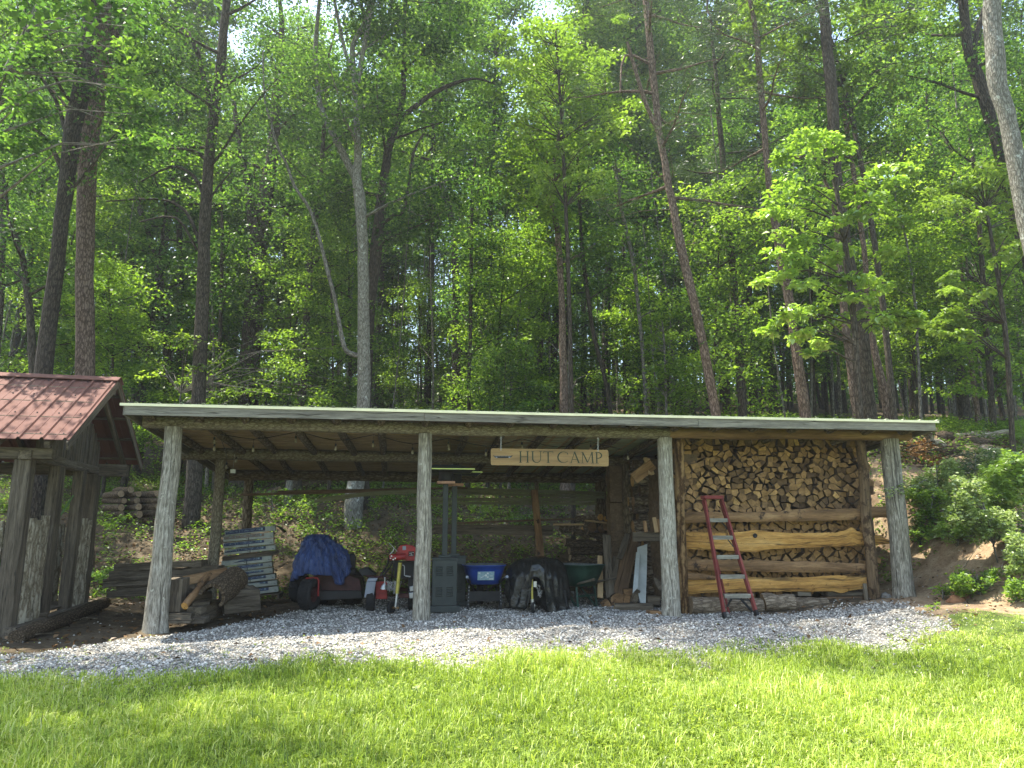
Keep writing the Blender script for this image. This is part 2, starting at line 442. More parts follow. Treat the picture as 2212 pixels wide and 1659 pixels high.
# split firewood faces: one material, strong variation by object
def fire_mat(name, stops):
    t = NT(name)
    oi = t.n('ShaderNodeObjectInfo')
    c = t.ramp(oi.outputs['Random'], stops)
    n1 = t.noise(t.gc((30, 30, 30)), 1, 5, .7)
    n2 = t.noise(t.gc((9, 9, 9)), 1, 4, .6)
    c = t.mix(1.0, c, t.ramp(n1, [(.3, (.55,) * 3), (.65, (1.0,) * 3)]), 'MULTIPLY')
    c = t.mix(1.0, c, t.ramp(n2, [(.3, (.6,) * 3), (.65, (1.1,) * 3)]), 'MULTIPLY')
    t.pbsdf(c, .9, 0, n1, .5, .01, .2); return t.m
M['firecut'] = fire_mat('split_wood_face', [(0, (.12, .072, .038)), (.3, (.2, .122, .062)), (.55, (.3, .18, .085)), (.8, (.44, .26, .11)), (.95, (.66, .4, .16))])
M['fireside'] = fire_mat('split_wood_side', [(0, (.07, .055, .04)), (.5, (.14, .1, .065)), (1, (.25, .17, .1))])

# foliage
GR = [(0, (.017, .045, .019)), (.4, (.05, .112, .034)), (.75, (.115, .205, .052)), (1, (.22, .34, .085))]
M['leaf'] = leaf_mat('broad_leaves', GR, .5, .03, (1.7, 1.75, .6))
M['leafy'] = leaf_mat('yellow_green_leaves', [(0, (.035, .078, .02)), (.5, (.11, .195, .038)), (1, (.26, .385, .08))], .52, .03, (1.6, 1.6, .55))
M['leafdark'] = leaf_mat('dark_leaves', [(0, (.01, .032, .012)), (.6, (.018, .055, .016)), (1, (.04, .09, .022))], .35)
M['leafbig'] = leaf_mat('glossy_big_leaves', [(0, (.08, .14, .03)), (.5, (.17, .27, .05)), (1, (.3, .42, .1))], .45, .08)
M['needle'] = leaf_mat('pine_needles', [(0, (.03, .06, .03)), (.6, (.06, .1, .045)), (1, (.1, .14, .06))], .25)
M['bush'] = leaf_mat('bush_leaves', [(0, (.1, .15, .04)), (.5, (.21, .28, .075)), (1, (.38, .45, .18))], .38, .06, (1.1, 1.25, .7))
M['feather'] = leaf_mat('feathery_leaves', [(0, (.08, .16, .02)), (.5, (.15, .26, .035)), (1, (.24, .36, .05))], .45)
M['grass'] = leaf_mat('lawn_blades', [(0, (.1, .158, .026)), (.4, (.25, .345, .05)), (.75, (.41, .52, .09)), (1, (.6, .62, .26))], .45, .02, (1.1, 1.12, .5))
M['deadleaf'] = leaf_mat('dead_leaves', [(0, (.06, .035, .018)), (.5, (.15, .09, .045)), (1, (.3, .19, .1))], .1, .02, (1, .9, .7))
M['orange'] = leaf_mat('withered_leaves', [(0, (.2, .09, .03)), (.5, (.36, .18, .06)), (1, (.5, .3, .12))], .3, .03, (1, .9, .6))
M['pbark'] = bark('grey_tree_bark', (.035, .03, .024), (.12, .108, .088), (.26, .245, .21), 26, .22, .15, ((.3, .31, .26), 4, .64), .03)
M['dbark'] = bark('dark_tree_bark', (.012, .01, .008), (.045, .037, .028), (.1, .085, .065), 26, .2, .2, None, .03)
M['bbark'] = bark('brown_pine_bark', (.028, .02, .015), (.11, .078, .058), (.24, .18, .14), 22, .3, .15, None, .03)
M['wbark'] = bark('pale_tree_bark', (.045, .042, .032), (.14, .13, .105), (.26, .25, .21), 28, .25, .12, ((.42, .43, .38), 5, .58), .02)

# ------------------------------------------------------------------ ground
t = NT('ground_soil')
P = t.pos()
za = t.n('ShaderNodeAttribute', attribute_name='zone')
sep = t.n('ShaderNodeSeparateColor'); t.l(za.outputs['Color'], sep.inputs[0])
n1 = t.noise(P, 3, 8, .7); n2 = t.noise(P, 28, 6, .7); n3 = t.noise(P, .8, 4, .6)
dirt = t.ramp(n1, [(.3, (.045, .034, .022)), (.5, (.095, .072, .045)), (.7, (.16, .125, .08))])
dirt = t.mix(1.0, dirt, t.ramp(n2, [(.3, (.6,) * 3), (.65, (1.1,) * 3)]), 'MULTIPLY')
clay = t.ramp(n1, [(.3, (.17, .11, .065)), (.5, (.29, .205, .125)), (.72, (.42, .33, .215))])
clay = t.mix(1.0, clay, t.ramp(n2, [(.3, (.65,) * 3), (.6, (1.05,) * 3)]), 'MULTIPLY')
vo = t.n('ShaderNodeTexVoronoi'); vo.inputs['Scale'].default_value = 42; t.l(P, vo.inputs['Vector'])
vs = t.n('ShaderNodeSeparateColor'); t.l(vo.outputs['Color'], vs.inputs[0])
grav = t.ramp(vs.outputs[0], [(0, (.18, .165, .14)), (.5, (.36, .335, .29)), (1, (.56, .52, .45))])
grav = t.mix(1.0, grav, t.ramp(vo.outputs['Distance'], [(.2, (1,) * 3), (.75, (.3,) * 3)]), 'MULTIPLY')
lawn = t.ramp(n1, [(.3, (.05, .075, .015)), (.6, (.09, .13, .025)), (.8, (.16, .14, .06))])
jig = t.mul(t.mul(n2, 1, 'ADD'), 1, 'SUBTRACT')
def zone(ch):
    a = t.mul(sep.outputs[ch], t.mul(t.mul(n1, .5, 'SUBTRACT'), 1.2), 'ADD')
    a = t.mul(a, t.mul(t.mul(n2, .5, 'SUBTRACT'), .5), 'ADD')
    return t.ramp(a, [(.42, (0, 0, 0)), (.58, (1, 1, 1))])
c = t.mix(zone(1), dirt, clay)
c = t.mix(zone(0), c, grav)
c = t.mix(zone(2), c, lawn)
hh = t.mul(t.mul(n2, .5), n1, 'ADD')
t.pbsdf(c, .95, 0, hh, .6, .05, .15)
M['ground'] = t.m

LX = [-14, -8, -4.7, -2.95, -1.55, 0, 2, 4.4, 5.4, 6.6, 9, 30]
LY = [6.2, 6.9, 7.35, 8.2, 8.55, 8.8, 8.9, 9.4, 10.2, 10.7, 10.6, 10]
def lawn_edge(x): return np.interp(x, LX, LY) + .42
def zones(x, y):
    s = CS * (x - X0) + SN * (y - Y0); t = -SN * (x - X0) + CS * (y - Y0)
    e = lawn_edge(x) + .25 * np.sin(x * 2.3) + .15 * np.sin(x * 5.1 + 1)
    lawn = 1 - ss(-1.2, .4, y - e)
    backg = 3.9 * (1 - ss(8.0, 9.2, s)) - .35 * ss(8.0, 9.2, s)
    grav = ss(-1.1, -.3, y - e) * (1 - ss(backg - .5, backg + .5, t))
    leftb = np.interp(x, [-9, -5.9, -4.9, -4.4, -3.4], [8.2, 8.9, 10.5, 11.4, 14])
    lf = np.where(x < -3.6, 1 - ss(-.3, .3, y - leftb), 1.0)
    grav = grav * lf * (1 - ss(5.5, 6.3, x))
    clay = ss(10.5, 12.5, s) * (1 - ss(5.5, 9, t)) + .45 * ss(8, 9, s) * (1 - ss(-.1, .3, t))
    clay = np.maximum(clay, .22 * ss(4.2, 5, t) * (1 - ss(6, 8, t)))
    return grav, clay, lawn
def build_ground():
    xs = np.concatenate([np.linspace(-130, -16, 30)[:-1], np.linspace(-16, 18, 290), np.linspace(18, 130, 30)[1:]])
    ys = np.concatenate([np.linspace(-30, 3, 10)[:-1], np.linspace(3, 24, 190), np.linspace(24, 50, 50)[1:], np.linspace(50, 260, 30)[1:]])
    X, Y = np.meshgrid(xs, ys); Z = gz(X, Y)
    rs = np.random.RandomState(3)
    s, t = CS * (X - X0) + SN * (Y - Y0), -SN * (X - X0) + CS * (Y - Y0)
    Z = Z + rs.normal(0, .012, Z.shape) * np.clip((Y - 2) / 10, 0, 1)
    nx, ny = len(xs), len(ys)
    V = np.stack([X, Y, Z], -1).reshape(-1, 3)
    i = np.arange(nx * ny).reshape(ny, nx)
    Fc = np.stack([i[:-1, :-1], i[:-1, 1:], i[1:, 1:], i[1:, :-1]], -1).reshape(-1, 4)
    me = bpy.data.meshes.new('ground'); me.from_pydata(V.tolist(), [], Fc.tolist())
    a, b, c = zones(X, Y)
    c = c * (1 - a); colr = np.stack([a, b, c, np.ones_like(a)], -1).reshape(-1, 4).astype(np.float32)
    at_ = me.attributes.new('zone', 'FLOAT_COLOR', 'POINT'); at_.data.foreach_set('color', colr.ravel())
    me.polygons.foreach_set('use_smooth', [True] * len(Fc)); me.materials.append(M['ground'])
    o = bpy.data.objects.new('ground', me); COL.objects.link(o)
    tag(o, 'sloping ground of lawn, gravel, bare soil and leaf litter', 'ground', kind='structure')
build_ground()

def scatter_mesh(name, V, F, lc, mat, label, cat):
    """many small copies as ONE stuff object: V (N,k,3), F faces of one copy"""
    N, k = V.shape[:2]
    me = bpy.data.meshes.new(name)
    F = np.array(F); fl = F.shape[1]
    idx = (F[None] + (np.arange(N) * k)[:, None, None]).reshape(-1)
    me.vertices.add(N * k); me.vertices.foreach_set('co', V.astype(np.float32).ravel())
    nf = N * len(F)
    me.loops.add(nf * fl); me.loops.foreach_set('vertex_index', idx.astype(np.int32))
    me.polygons.add(nf); me.polygons.foreach_set('loop_start', np.arange(0, nf * fl, fl, dtype=np.int32))
    me.update(calc_edges=True)
    a = me.attributes.new('lc', 'FLOAT', 'POINT'); a.data.foreach_set('value', np.repeat(lc, k).astype(np.float32))
    me.materials.append(mat)
    o = bpy.data.objects.new(name, me); COL.objects.link(o)
    return tag(o, label, cat, kind='stuff')

def in_view_x(y, rs, n, margin=1.0):
    return rs.uniform(-1, 1, n) * (y * .72 + margin)

# gravel stones
rs = np.random.RandomState(5)
t = NT('gravel_stone')
a = t.n('ShaderNodeAttribute', attribute_name='lc')
c = t.ramp(a.outputs['Fac'], [(0, (.17, .16, .14)), (.4, (.36, .345, .31)), (.8, (.56, .535, .48)), (1, (.72, .68, .6))])
t.pbsdf(c, .9, 0, None); M['pebble'] = t.m
N = 90000
y = rs.uniform(6.6, 16, N); x = in_view_x(y, rs, N)
gr, cl, lw = zones(x, y)
keep = rs.uniform(0, 1, N) < np.clip(gr * 1.1, 0, 1) * .9 + .015 * (y > 7) 
x, y = x[keep], y[keep]; N = len(x)
r = rs.uniform(.009, .021, N) * (1 + .5 * (rs.uniform(0, 1, N) > .93))
base = np.array([(1, 0, 0), (0, 1, 0), (-1, 0, 0), (0, -1, 0), (0, 0, 1), (0, 0, -1)], float)
V = base[None] * r[:, None, None] * rs.uniform(.6, 1.25, (N, 6, 1)) * np.array([1, 1, .7])
an = rs.uniform(0, 6.3, N); ca, sa = np.cos(an)[:, None], np.sin(an)[:, None]
tl = rs.uniform(-.8, .8, N)[:, None]
V = np.stack([V[..., 0] * ca - V[..., 1] * sa, V[..., 0] * sa + V[..., 1] * ca, V[..., 2] + V[..., 0] * tl], -1)
V += np.stack([x, y, gz(x, y) + r * .35], -1)[:, None]
Fo = [(0, 1, 4), (1, 2, 4), (2, 3, 4), (3, 0, 4), (1, 0, 5), (2, 1, 5), (3, 2, 5), (0, 3, 5)]
scatter_mesh('gravel', V, Fo, rs.uniform(0, 1, N), M['pebble'], 'pale grey crushed gravel spread in front of and under the shed roof', 'gravel')

# lawn: tufts of curved blades
def blades(x, y, hgt, wid, rs, lean=.5):
    N = len(x); z = gz(x, y) - .005
    az = rs.uniform(0, 2 * np.pi, N); d = np.stack([np.cos(az), np.sin(az), 0 * az], 1)
    sd = np.stack([-np.sin(az), np.cos(az), 0 * az], 1)
    # face direction partly random
    B = np.stack([x, y, z], 1); h = hgt[:, None] * 1.15; w = wid[:, None]
    ln = (lean * rs.uniform(.1, 1.3, N))[:, None]
    p0a, p0b = B - sd * w / 2, B + sd * w / 2
    m = B + d * h * ln * .25 + np.array([0, 0, 1.0]) * h * .55
    p1a, p1b = m - sd * w * .45, m + sd * w * .45
    q = B + d * h * ln * .75 + np.array([0, 0, 1.0]) * h * (1 - .35 * ln)
    p2a, p2b = q - sd * w * .22, q + sd * w * .22
    return np.stack([p0a, p0b, p1b, p1a, p2b, p2a], 1)
def lawn_mesh():
    rs = np.random.RandomState(8)
    nt = 70000
    y = 3.9 + (rs.uniform(0, 1, nt) ** 1.25) * 7.4; x = in_view_x(y, rs, nt, .6)
    gr, cl, lw = zones(x, y)
    pat = .5 + .5 * np.sin(x * 1.7 + 2 * np.sin(y * 1.3)) * np.sin(y * 2.1 + x)
    dry = ss(3.6, 6.5, x) * ss(8.3, 9.6, y)
    keep = rs.uniform(0, 1, nt) < np.clip(lw * (1 - .55 * dry) + .035 * (y < 9.7), 0, 1) * (.65 + .35 * pat)
    x, y, lw, pat, dry = x[keep], y[keep], lw[keep], pat[keep], dry[keep]
    k = 9
    X = np.repeat(x, k) + rs.normal(0, .022, len(x) * k); Y = np.repeat(y, k) + rs.normal(0, .022, len(x) * k)
    P = np.repeat(pat, k); LW = np.repeat(lw, k); N = len(X); D = np.repeat(dry, k)
    tall = np.repeat(rs.uniform(0, 1, len(x)) > .88, k)
    h = rs.uniform(.02, .062, N) * (.6 + .8 * P) * (.5 + .5 * LW) * (1 - .4 * D); h[tall] *= 2.3
    w = rs.uniform(.0025, .0065, N) * (1 + .05 * Y)
    V = blades(X, Y, h, w, rs, 1.0)
    lc = np.clip(rs.normal(.42, .24, N) + .16 * np.sin(X * .9 + 1.7 * np.sin(Y * .8)) + .1 * P + .35 * D + .5 * (np.repeat(rs.uniform(0, 1, len(x)), k) - .5), 0, 1)
    scatter_mesh('lawn_grass', V, [(0, 1, 2, 3), (3, 2, 4, 5)], lc, M['grass'], 'bright green uncut lawn grass in sun and tree shade', 'grass')
    # long arching wisps
    n = 15000
    y = 3.9 + (rs.uniform(0, 1, n) ** 1.3) * 6.2; x = in_view_x(y, rs, n, .6); gr, cl, lw2 = zones(x, y)
    kp = rs.uniform(0, 1, n) < lw2 * (.35 + .65 * (np.sin(x * 2.1 + 1) * np.sin(y * 1.7) > -.2)); x, y = x[kp], y[kp]; n = len(x)
    az = rs.uniform(0, 2 * np.pi, n); d = np.stack([np.cos(az), np.sin(az), 0 * az], 1); sd_ = np.stack([-np.sin(az), np.cos(az), 0 * az], 1)
    Ln = rs.uniform(.07, .17, n)[:, None]; cv = rs.uniform(.5, 1.5, n)[:, None]; wv = rs.uniform(.003, .006, n)[:, None]
    B = np.stack([x, y, gz(x, y)], 1); rows = []
    pos_ = B.copy()
    for i in range(5):
        f = i / 4; th = .15 + cv * f * 1.15
        if i: pos_ = pos_ + (d * np.sin(th) + np.array([0, 0, 1.]) * np.cos(th)) * Ln / 4
        ww = wv * (1 - .8 * f); rows += [pos_ - sd_ * ww / 2, pos_ + sd_ * ww / 2]
    V = np.stack(rows, 1)
    scatter_mesh('long_grass', V, [(0, 1, 3, 2), (2, 3, 5, 4), (4, 5, 7, 6), (6, 7, 9, 8)], np.clip(rs.normal(.62, .22, n), 0, 1), M['grass'], 'longer arching grass blades standing above the lawn', 'grass')
    # clover and broad weeds between the blades
    n = 26000
    y = 3.9 + (rs.uniform(0, 1, n) ** 1.1) * 7; x = in_view_x(y, rs, n, .6); gr, cl, lw = zones(x, y)
    pc = np.sin(x * 1.1 + 1.5 * np.sin(y * .9 + 1)) > -.1
    kp = rs.uniform(0, 1, n) < lw * np.where(pc, .9, .3) + .02; x, y = x[kp], y[kp]
    Cc = np.stack([x, y, gz(x, y) + rs.uniform(.01, .05, len(x))], 1)
    V = leaf_arrays(Cc, .035, .028, rs, .8, 0).reshape(-1, 4, 3)
    scatter_mesh('clover', V, [(0, 1, 2, 3)], rs.uniform(.1, .8, len(V)), M['grass'], 'low clover and broad-leaved weeds between the lawn grass', 'clover')
lawn_mesh()

def litter():
    rs = np.random.RandomState(9)
    n = 60000
    y = rs.uniform(8.5, 34, n); x = in_view_x(y, rs, n, 2)
    s = CS * (x - X0) + SN * (y - Y0); t = -SN * (x - X0) + CS * (y - Y0)
    gr, cl, lw = zones(x, y)
    kp = rs.uniform(0, 1, n) < np.where(t > 4, .9, np.where((gr < .3) & (lw < .3), .16, .035))
    x, y, t = x[kp], y[kp], t[kp]
    Cc = np.stack([x, y, gz(x, y) + rs.uniform(.0, .03, len(x))], 1)
    V = leaf_arrays(Cc, .08, .05, rs, .7, 0).reshape(-1, 4, 3)
    scatter_mesh('leaf_litter', V, [(0, 1, 2, 3)], rs.uniform(0, 1, len(V)), M['deadleaf'], 'brown fallen leaves lying on the bank and bare soil', 'leaf litter')
    # low green plants on the bank behind the shed
    n = 16000
    y = rs.uniform(12, 32, n); x = in_view_x(y, rs, n, 2)
    s = CS * (x - X0) + SN * (y - Y0); t = -SN * (x - X0) + CS * (y - Y0)
    f = .5 + .5 * np.sin(x * .9 + 2 * np.sin(y * .5)) * np.sin(y * .8 + 1)
    left = 1 - ss(3.5, 7.0, s)
    kp = (t > np.where(s > 12.2, .3 + .8 * np.sin(x * 2), 4.3)) & (rs.uniform(0, 1, n) < (.45 + .55 * f) * (.4 + .6 * left * ss(-1, 2, s) + .4 * (s > 12.2) + .5 * ss(9, 13, t)))
    x, y = x[kp], y[kp]
    cc = np.stack([x, y, gz(x, y) + rs.uniform(.04, .25, len(x))], 1)
    P, idx = spray_points(cc, rs.uniform(.1, .3, len(cc)), 22, rs, .8, .3)
    V = leaf_arrays(P, .075, .05, rs, .75, .1).reshape(-1, 4, 3)
    scatter_mesh('ground_cover', V, [(0, 1, 2, 3)], np.clip(rs.normal(.5, .25, len(V)), 0, 1), M['leafy'], 'low leafy plants and seedlings covering the wooded bank', 'ground cover')
    # twigs and sticks
    mb = MB()
    for i in range(420):
        yy = rs.uniform(9, 26); xx = rs.uniform(-1, 1) * (yy * .7); s_, t_ = st((xx, yy))
        if t_ < 4.2 and -1.2 < s_ < 11.5: continue
        if yy < 11 and xx > -4: continue
        if lawn_edge(xx) > yy - .5: continue
        a = rs.uniform(0, 6.28); L = rs.uniform(.15, .8); q = Vector((xx, yy, g(xx, yy) + .02)); e = q + Vector((math.cos(a), math.sin(a), 0)) * L
        e.z = g(e.x, e.y) + rs.uniform(.02, .1); m = (q + e) / 2 + Vector((rs.uniform(-.05, .05), rs.uniform(-.05, .05), .03))
        mb.tube([q, m, e], [.008, .006, .003], 4)
    tag(mb.build('twig_litter', M['slabbark']), 'thin bare twigs scattered over soil and bank', 'twigs', kind='stuff')
litter()
# ------------------------------------------------------------------ open shed
V3 = Vector
shed = thing('open_shed', sh(0, 0, g(*sh(0, 0)[:2])), 'long open shed of debarked log posts under a low green metal roof', 'shed')
def logpts(p0, p1, n, wob, seed):
    p0, p1 = V3(p0), V3(p1); d = p1 - p0; a, b = frame_of(d)
    out = []
    for i in range(n + 1):
        f = i / n
        out.append(p0 + d * f + a * wob * noise.noise(V3((f * 3 + seed, 1, seed))) * 2 + b * wob * noise.noise(V3((f * 3 + seed, 7, seed))) * 2)
    return out
def log(name, p0, p1, r0, r1, mats, parent=None, seed=0, n=12, wob=.015, rough=.05, sides=14, **k):
    mb = MB(); mb.tube(logpts(p0, p1, n, wob, seed), [r0 + (r1 - r0) * i / n for i in range(n + 1)], sides, rough, seed, 1, 0, 1, **k)
    return mb.build(name, mats, parent)
def rz(t, base): return base - .078 * t
PM = [M['post'], M['end']]
for i, (s, rb, rt, top, lb) in enumerate([(0, .17, .125, 2.95, None), (3.756, .13, .1, 2.91, None), (7.65, .15, .112, 2.91, None), (11.65, .165, .15, 2.95, None)]):
    q = sh(s, 0); gzq = g(q.x, q.y)
    mb = MB(); n = 24
    pts = logpts(V3((q.x, q.y, gzq - .1)), V3((q.x, q.y, top)), n, .012, i * 5 + 1)
    rad = [rb + (rt - rb) * (min(1, j / n * 1.3)) ** .7 + (.03 * max(0, 1 - j / 2.5) if i in (0, 3) else .008) for j in range(n + 1)]
    mb.tube(pts, rad, 20, .035, i * 3 + 1, 1, 0, 1)
    mb.build('post', PM, shed)
for s, t_, rb, rt, m in [(.05, 2.8, .1, .095, 'beam'), (st(att(1357, 1080, 2.75))[0], 2.75, .12, .1, 'rafter'), (.05, 5.4, .11, .1, 'rafter'), (3.9, 5.4, .08, .08, 'rafter'), (st(att(1159, 1080, 5.4))[0], 5.4, .06, .05, 'rafter'), (st(att(1298, 1080, 5.4))[0], 5.4, .14, .13, 'rafter'), (11.5, 2.8, .11, .1, 'rafter'), (11.6, 5.4, .11, .1, 'rafter')]:
    q = sh(s, t_); z0 = g(q.x, q.y)
    log('post', (q.x, q.y, z0 - .1), (q.x, q.y, rz(t_, 2.93)), rb, rt, [M[m], M['end']], shed, s + t_)
# beams
log('beam', sh(-.42, 0, 3.035), sh(3.9, 0, 2.995), .108, .1, [M['beam'], M['end']], shed, 3, 20)
log('beam', sh(3.9, 0, 2.995), sh(7.72, 0, 2.985), .1, .092, [M['beam'], M['end']], shed, 5, 18)
log('beam', sh(7.72, 0, 2.99), sh(12.02, 0, 3.03), .092, .1, [M['beam_new'], M['end']], shed, 6, 20)
log('beam', sh(-.75, 2.8, 2.82), sh(7.2, 2.8, 2.79), .11, .1, [M['beam'], M['end']], shed, 8, 26)
log('beam', sh(7.2, 2.8, 2.79), sh(12.0, 2.8, 2.8), .1, .1, [M['rafter'], M['end']], shed, 9, 16)
log('beam', sh(-.35, 5.4, 2.6), sh(12.0, 5.4, 2.6), .115, .11, [M['rafter'], M['end']], shed, 10, 26)
# rafters
k = 0; s = -.28
while s < 12.05:
    skew = .12 * math.sin(k * 2.1)
    log('rafter', sh(s, -.5, 3.105), sh(s + skew, 6.1, rz(6.1, 3.07)), .066, .058, [M['rafter'], M['end']], shed, k + 20, 8, .02)
    s += .672; k += 1
# board deck, metal sheets
mb = MB(); t_ = -.52; i = 0
while t_ < 6.15:
    wd = .142 + .012 * math.sin(i * 3.3)
    cuts = [-.5, 3.2 + 1.1 * math.sin(i * 2.3), 7.9 + 1.2 * math.sin(i * 1.7 + 1), 12.08]
    for a, b in zip(cuts, cuts[1:]):
        z = rz(t_ + wd / 2, 3.152) + rnd.uniform(-.003, .003)
        mb.bar(sh(a + .003, t_ + wd / 2, z), sh(b - .003, t_ + wd / 2, z), wd - .012, .022, up=EY, seg=4, jit=.001)
    t_ += wd + .004; i += 1
mb.build('roof_deck', M['deck'], shed)
def zf(s): return 3.205 - .022 * math.exp(-((s - 8) / 2.5) ** 2) + .004 * math.sin(s)
mb = MB()
prof = []
s = -.56
while s < 12.13:
    prof += [(s, 0), (s + .17, 0), (s + .19, .022), (s + .215, .022), (s + .235, 0)]
    s += .2286 if False else .305
prof.append((12.14, 0))
vs, gcs, fs = [], [], []
for tt in (-.6, 6.25):
    for s_, dz in prof:
        vs.append(sh(s_, tt, zf(s_) - .078 * (tt + .6) + dz)); gcs.append((s_, tt, 0))
for tt in (-.6, 6.25):
    for s_, dz in prof:
        vs.append(sh(s_, tt, zf(s_) - .078 * (tt + .6) + dz - .004)); gcs.append((s_, tt, 0))
n = len(prof)
for i in range(n - 1):
    fs += [(i, i + 1, n + i + 1, n + i), (2 * n + i, 3 * n + i, 3 * n + i + 1, 2 * n + i + 1), (i, 2 * n + i, 2 * n + i + 1, i + 1)]
mb.add(vs, gcs, fs)
roof = mb.build('roof', M['roofmetal'], shed)
mb = MB()
mb.bar(sh(-.57, -.606, zf(0) - .02), sh(6, -.606, zf(6) - .02), .038, .008, seg=12)
mb.bar(sh(6, -.606, zf(6) - .02), sh(12.15, -.606, zf(12) - .02), .038, .008, seg=12)
mb.build('drip_edge', plain('pale_green_drip_edge', (.85, .78, .5), .4, 0, .12, 4), roof)
mb = MB()
for q in np.arange(-.45, 12.1, .305):
    mb.lathe(Matrix.Translation(sh(q, -.57, zf(q) + .005)), [(.0, .018), (.008, .016), (.011, .004), (.011, 0)], 6)
mb.build('roof_screws', M['black'], roof)
for a, b in ((-.5, 3.72), (3.727, 8.0), (8.007, 12.09)):
    mb = MB(); mb.bar(sh(a, -.575, zf(a) - .1), sh(b, -.575, zf(b) - .1), .135, .035, seg=20, edge=.002)
    mb.build('fascia_board', M['fascia'], shed)
mb = MB(); mb.bar(sh(12.1, -.56, zf(12) - .1), sh(12.1, 6.1, zf(12) - .1 - .52), .135, .03, seg=4); mb.build('fascia_board', M['fascia'], shed)
mb = MB(); mb.bar(sh(-.52, -.56, zf(0) - .1), sh(-.52, 6.1, zf(0) - .1 - .52), .135, .03, seg=4); mb.build('fascia_board', M['fascia'], shed)

# firewood bay: two slim posts and the live edge rails
def z5(zx, zy): return (1327.5 + .32 * zx, 885 + .32 * zy)
for (xa, ya), (xb, yb), r0, r1, mm, nm in [(z5(466, 1385), z5(432, 205), .088, .08, 'darkbark', 0), (z5(1765, 1335), z5(1657, 215), .092, .08, 'lightbark', 1)]:
    p0, p1 = att(xa, ya, .3), att(xb, yb, .3); p0.z = g(p0.x, p0.y) - .05; p1.z = 3.06
    log('post', p0, p1, r0, r1, [M[mm], M['end']], shed, 60 + nm, 20, .018, .06, 16)
def slab_px(name, prof, t_, th, mat, parent):
    mb = MB(); vs, gcs, fs = [], [], []; o = rnd.uniform(0, 9)
    L = 0; prev = None; pts = []
    fine = []
    for (a, at_, ab), (b, bt, bb) in zip(prof, prof[1:]):
        for q in range(4):
            f = q / 4; h = f * f * (3 - 2 * f); fine.append((a + (b - a) * f, at_ + (bt - at_) * h + rnd.uniform(-2, 2), ab + (bb - ab) * h + rnd.uniform(-2, 2)))
    fine.append(prof[-1])
    for zx, ya, yb in fine:
        A, B = att(*z5(zx, ya), t_), att(*z5(zx, yb), t_)
        if prev is not None: L += (A - prev).length
        prev = A; m_ = (A + B) / 2
        for P_, off, h in ((A, th, .5), (A, .01, .46), (A * .75 + B * .25, -.012, .25), (m_, -.018, 0), (A * .25 + B * .75, -.012, -.25), (B, .01, -.46), (B, th, -.5)):
            vs.append(P_ + EY * off); gcs.append((off, h * (A - B).length + o, L + o))
    n = 7
    for i in range(len(fine) - 1):
        for k in range(n):
            k2 = (k + 1) % n; fs.append((i * n + k, i * n + k2, (i + 1) * n + k2, (i + 1) * n + k))
    fs.append(tuple(range(n - 1, -1, -1))); q = (len(fine) - 1) * n; fs.append(tuple(range(q, q + n)))
    fs = [tuple(reversed(f)) for f in fs]
    mb.add(vs, gcs, fs); return mb.build(name, mat, parent)
slab_px('slab_rail', [(472, 690, 765), (600, 690, 762), (800, 695, 758), (1000, 690, 755), (1150, 685, 752), (1280, 672, 752), (1400, 675, 750), (1600, 665, 745), (1670, 668, 742), (1750, 655, 730), (1855, 658, 728)], .42, .09, M['slabdark'], shed)
sr = slab_px('slab_rail', [(472, 825, 940), (700, 830, 945), (850, 825, 955), (940, 812, 962), (1050, 822, 945), (1200, 832, 935), (1350, 832, 930), (1500, 828, 925), (1560, 815, 922), (1602, 795, 918), (1650, 825, 915), (1690, 832, 915), (1780, 850, 912), (1872, 880, 905)], .42, .06, M['slab'], shed)
kp = att(*z5(950, 850), .39)
mb = MB(); mb.lathe(Matrix.Translation(kp) @ Matrix.Rotation(ANG, 4, 'Z') @ Matrix.Rotation(R(90), 4, 'X'), [(0, .0), (.028, .001), (.034, .004), (.04, -.004)], 12); mb.build('knot_hole', M['black'], sr)
slab_px('slab_rail', [(472, 1010, 1085), (900, 1018, 1092), (1300, 1025, 1098), (1704, 1040, 1102)], .42, .1, M['slabdark'], shed)
slab_px('slab_rail', [(475, 1150, 1245), (700, 1140, 1232), (900, 1135, 1228), (1100, 1135, 1228), (1300, 1132, 1228), (1450, 1122, 1225), (1540, 1120, 1238), (1600, 1128, 1220), (1712, 1115, 1205)], .42, .06, M['slab'], shed)
slab_px('slab_rail', [(475, 1100, 1148), (560, 1105, 1150), (680, 1122, 1150)], .37, .05, M['slabdark'], shed)

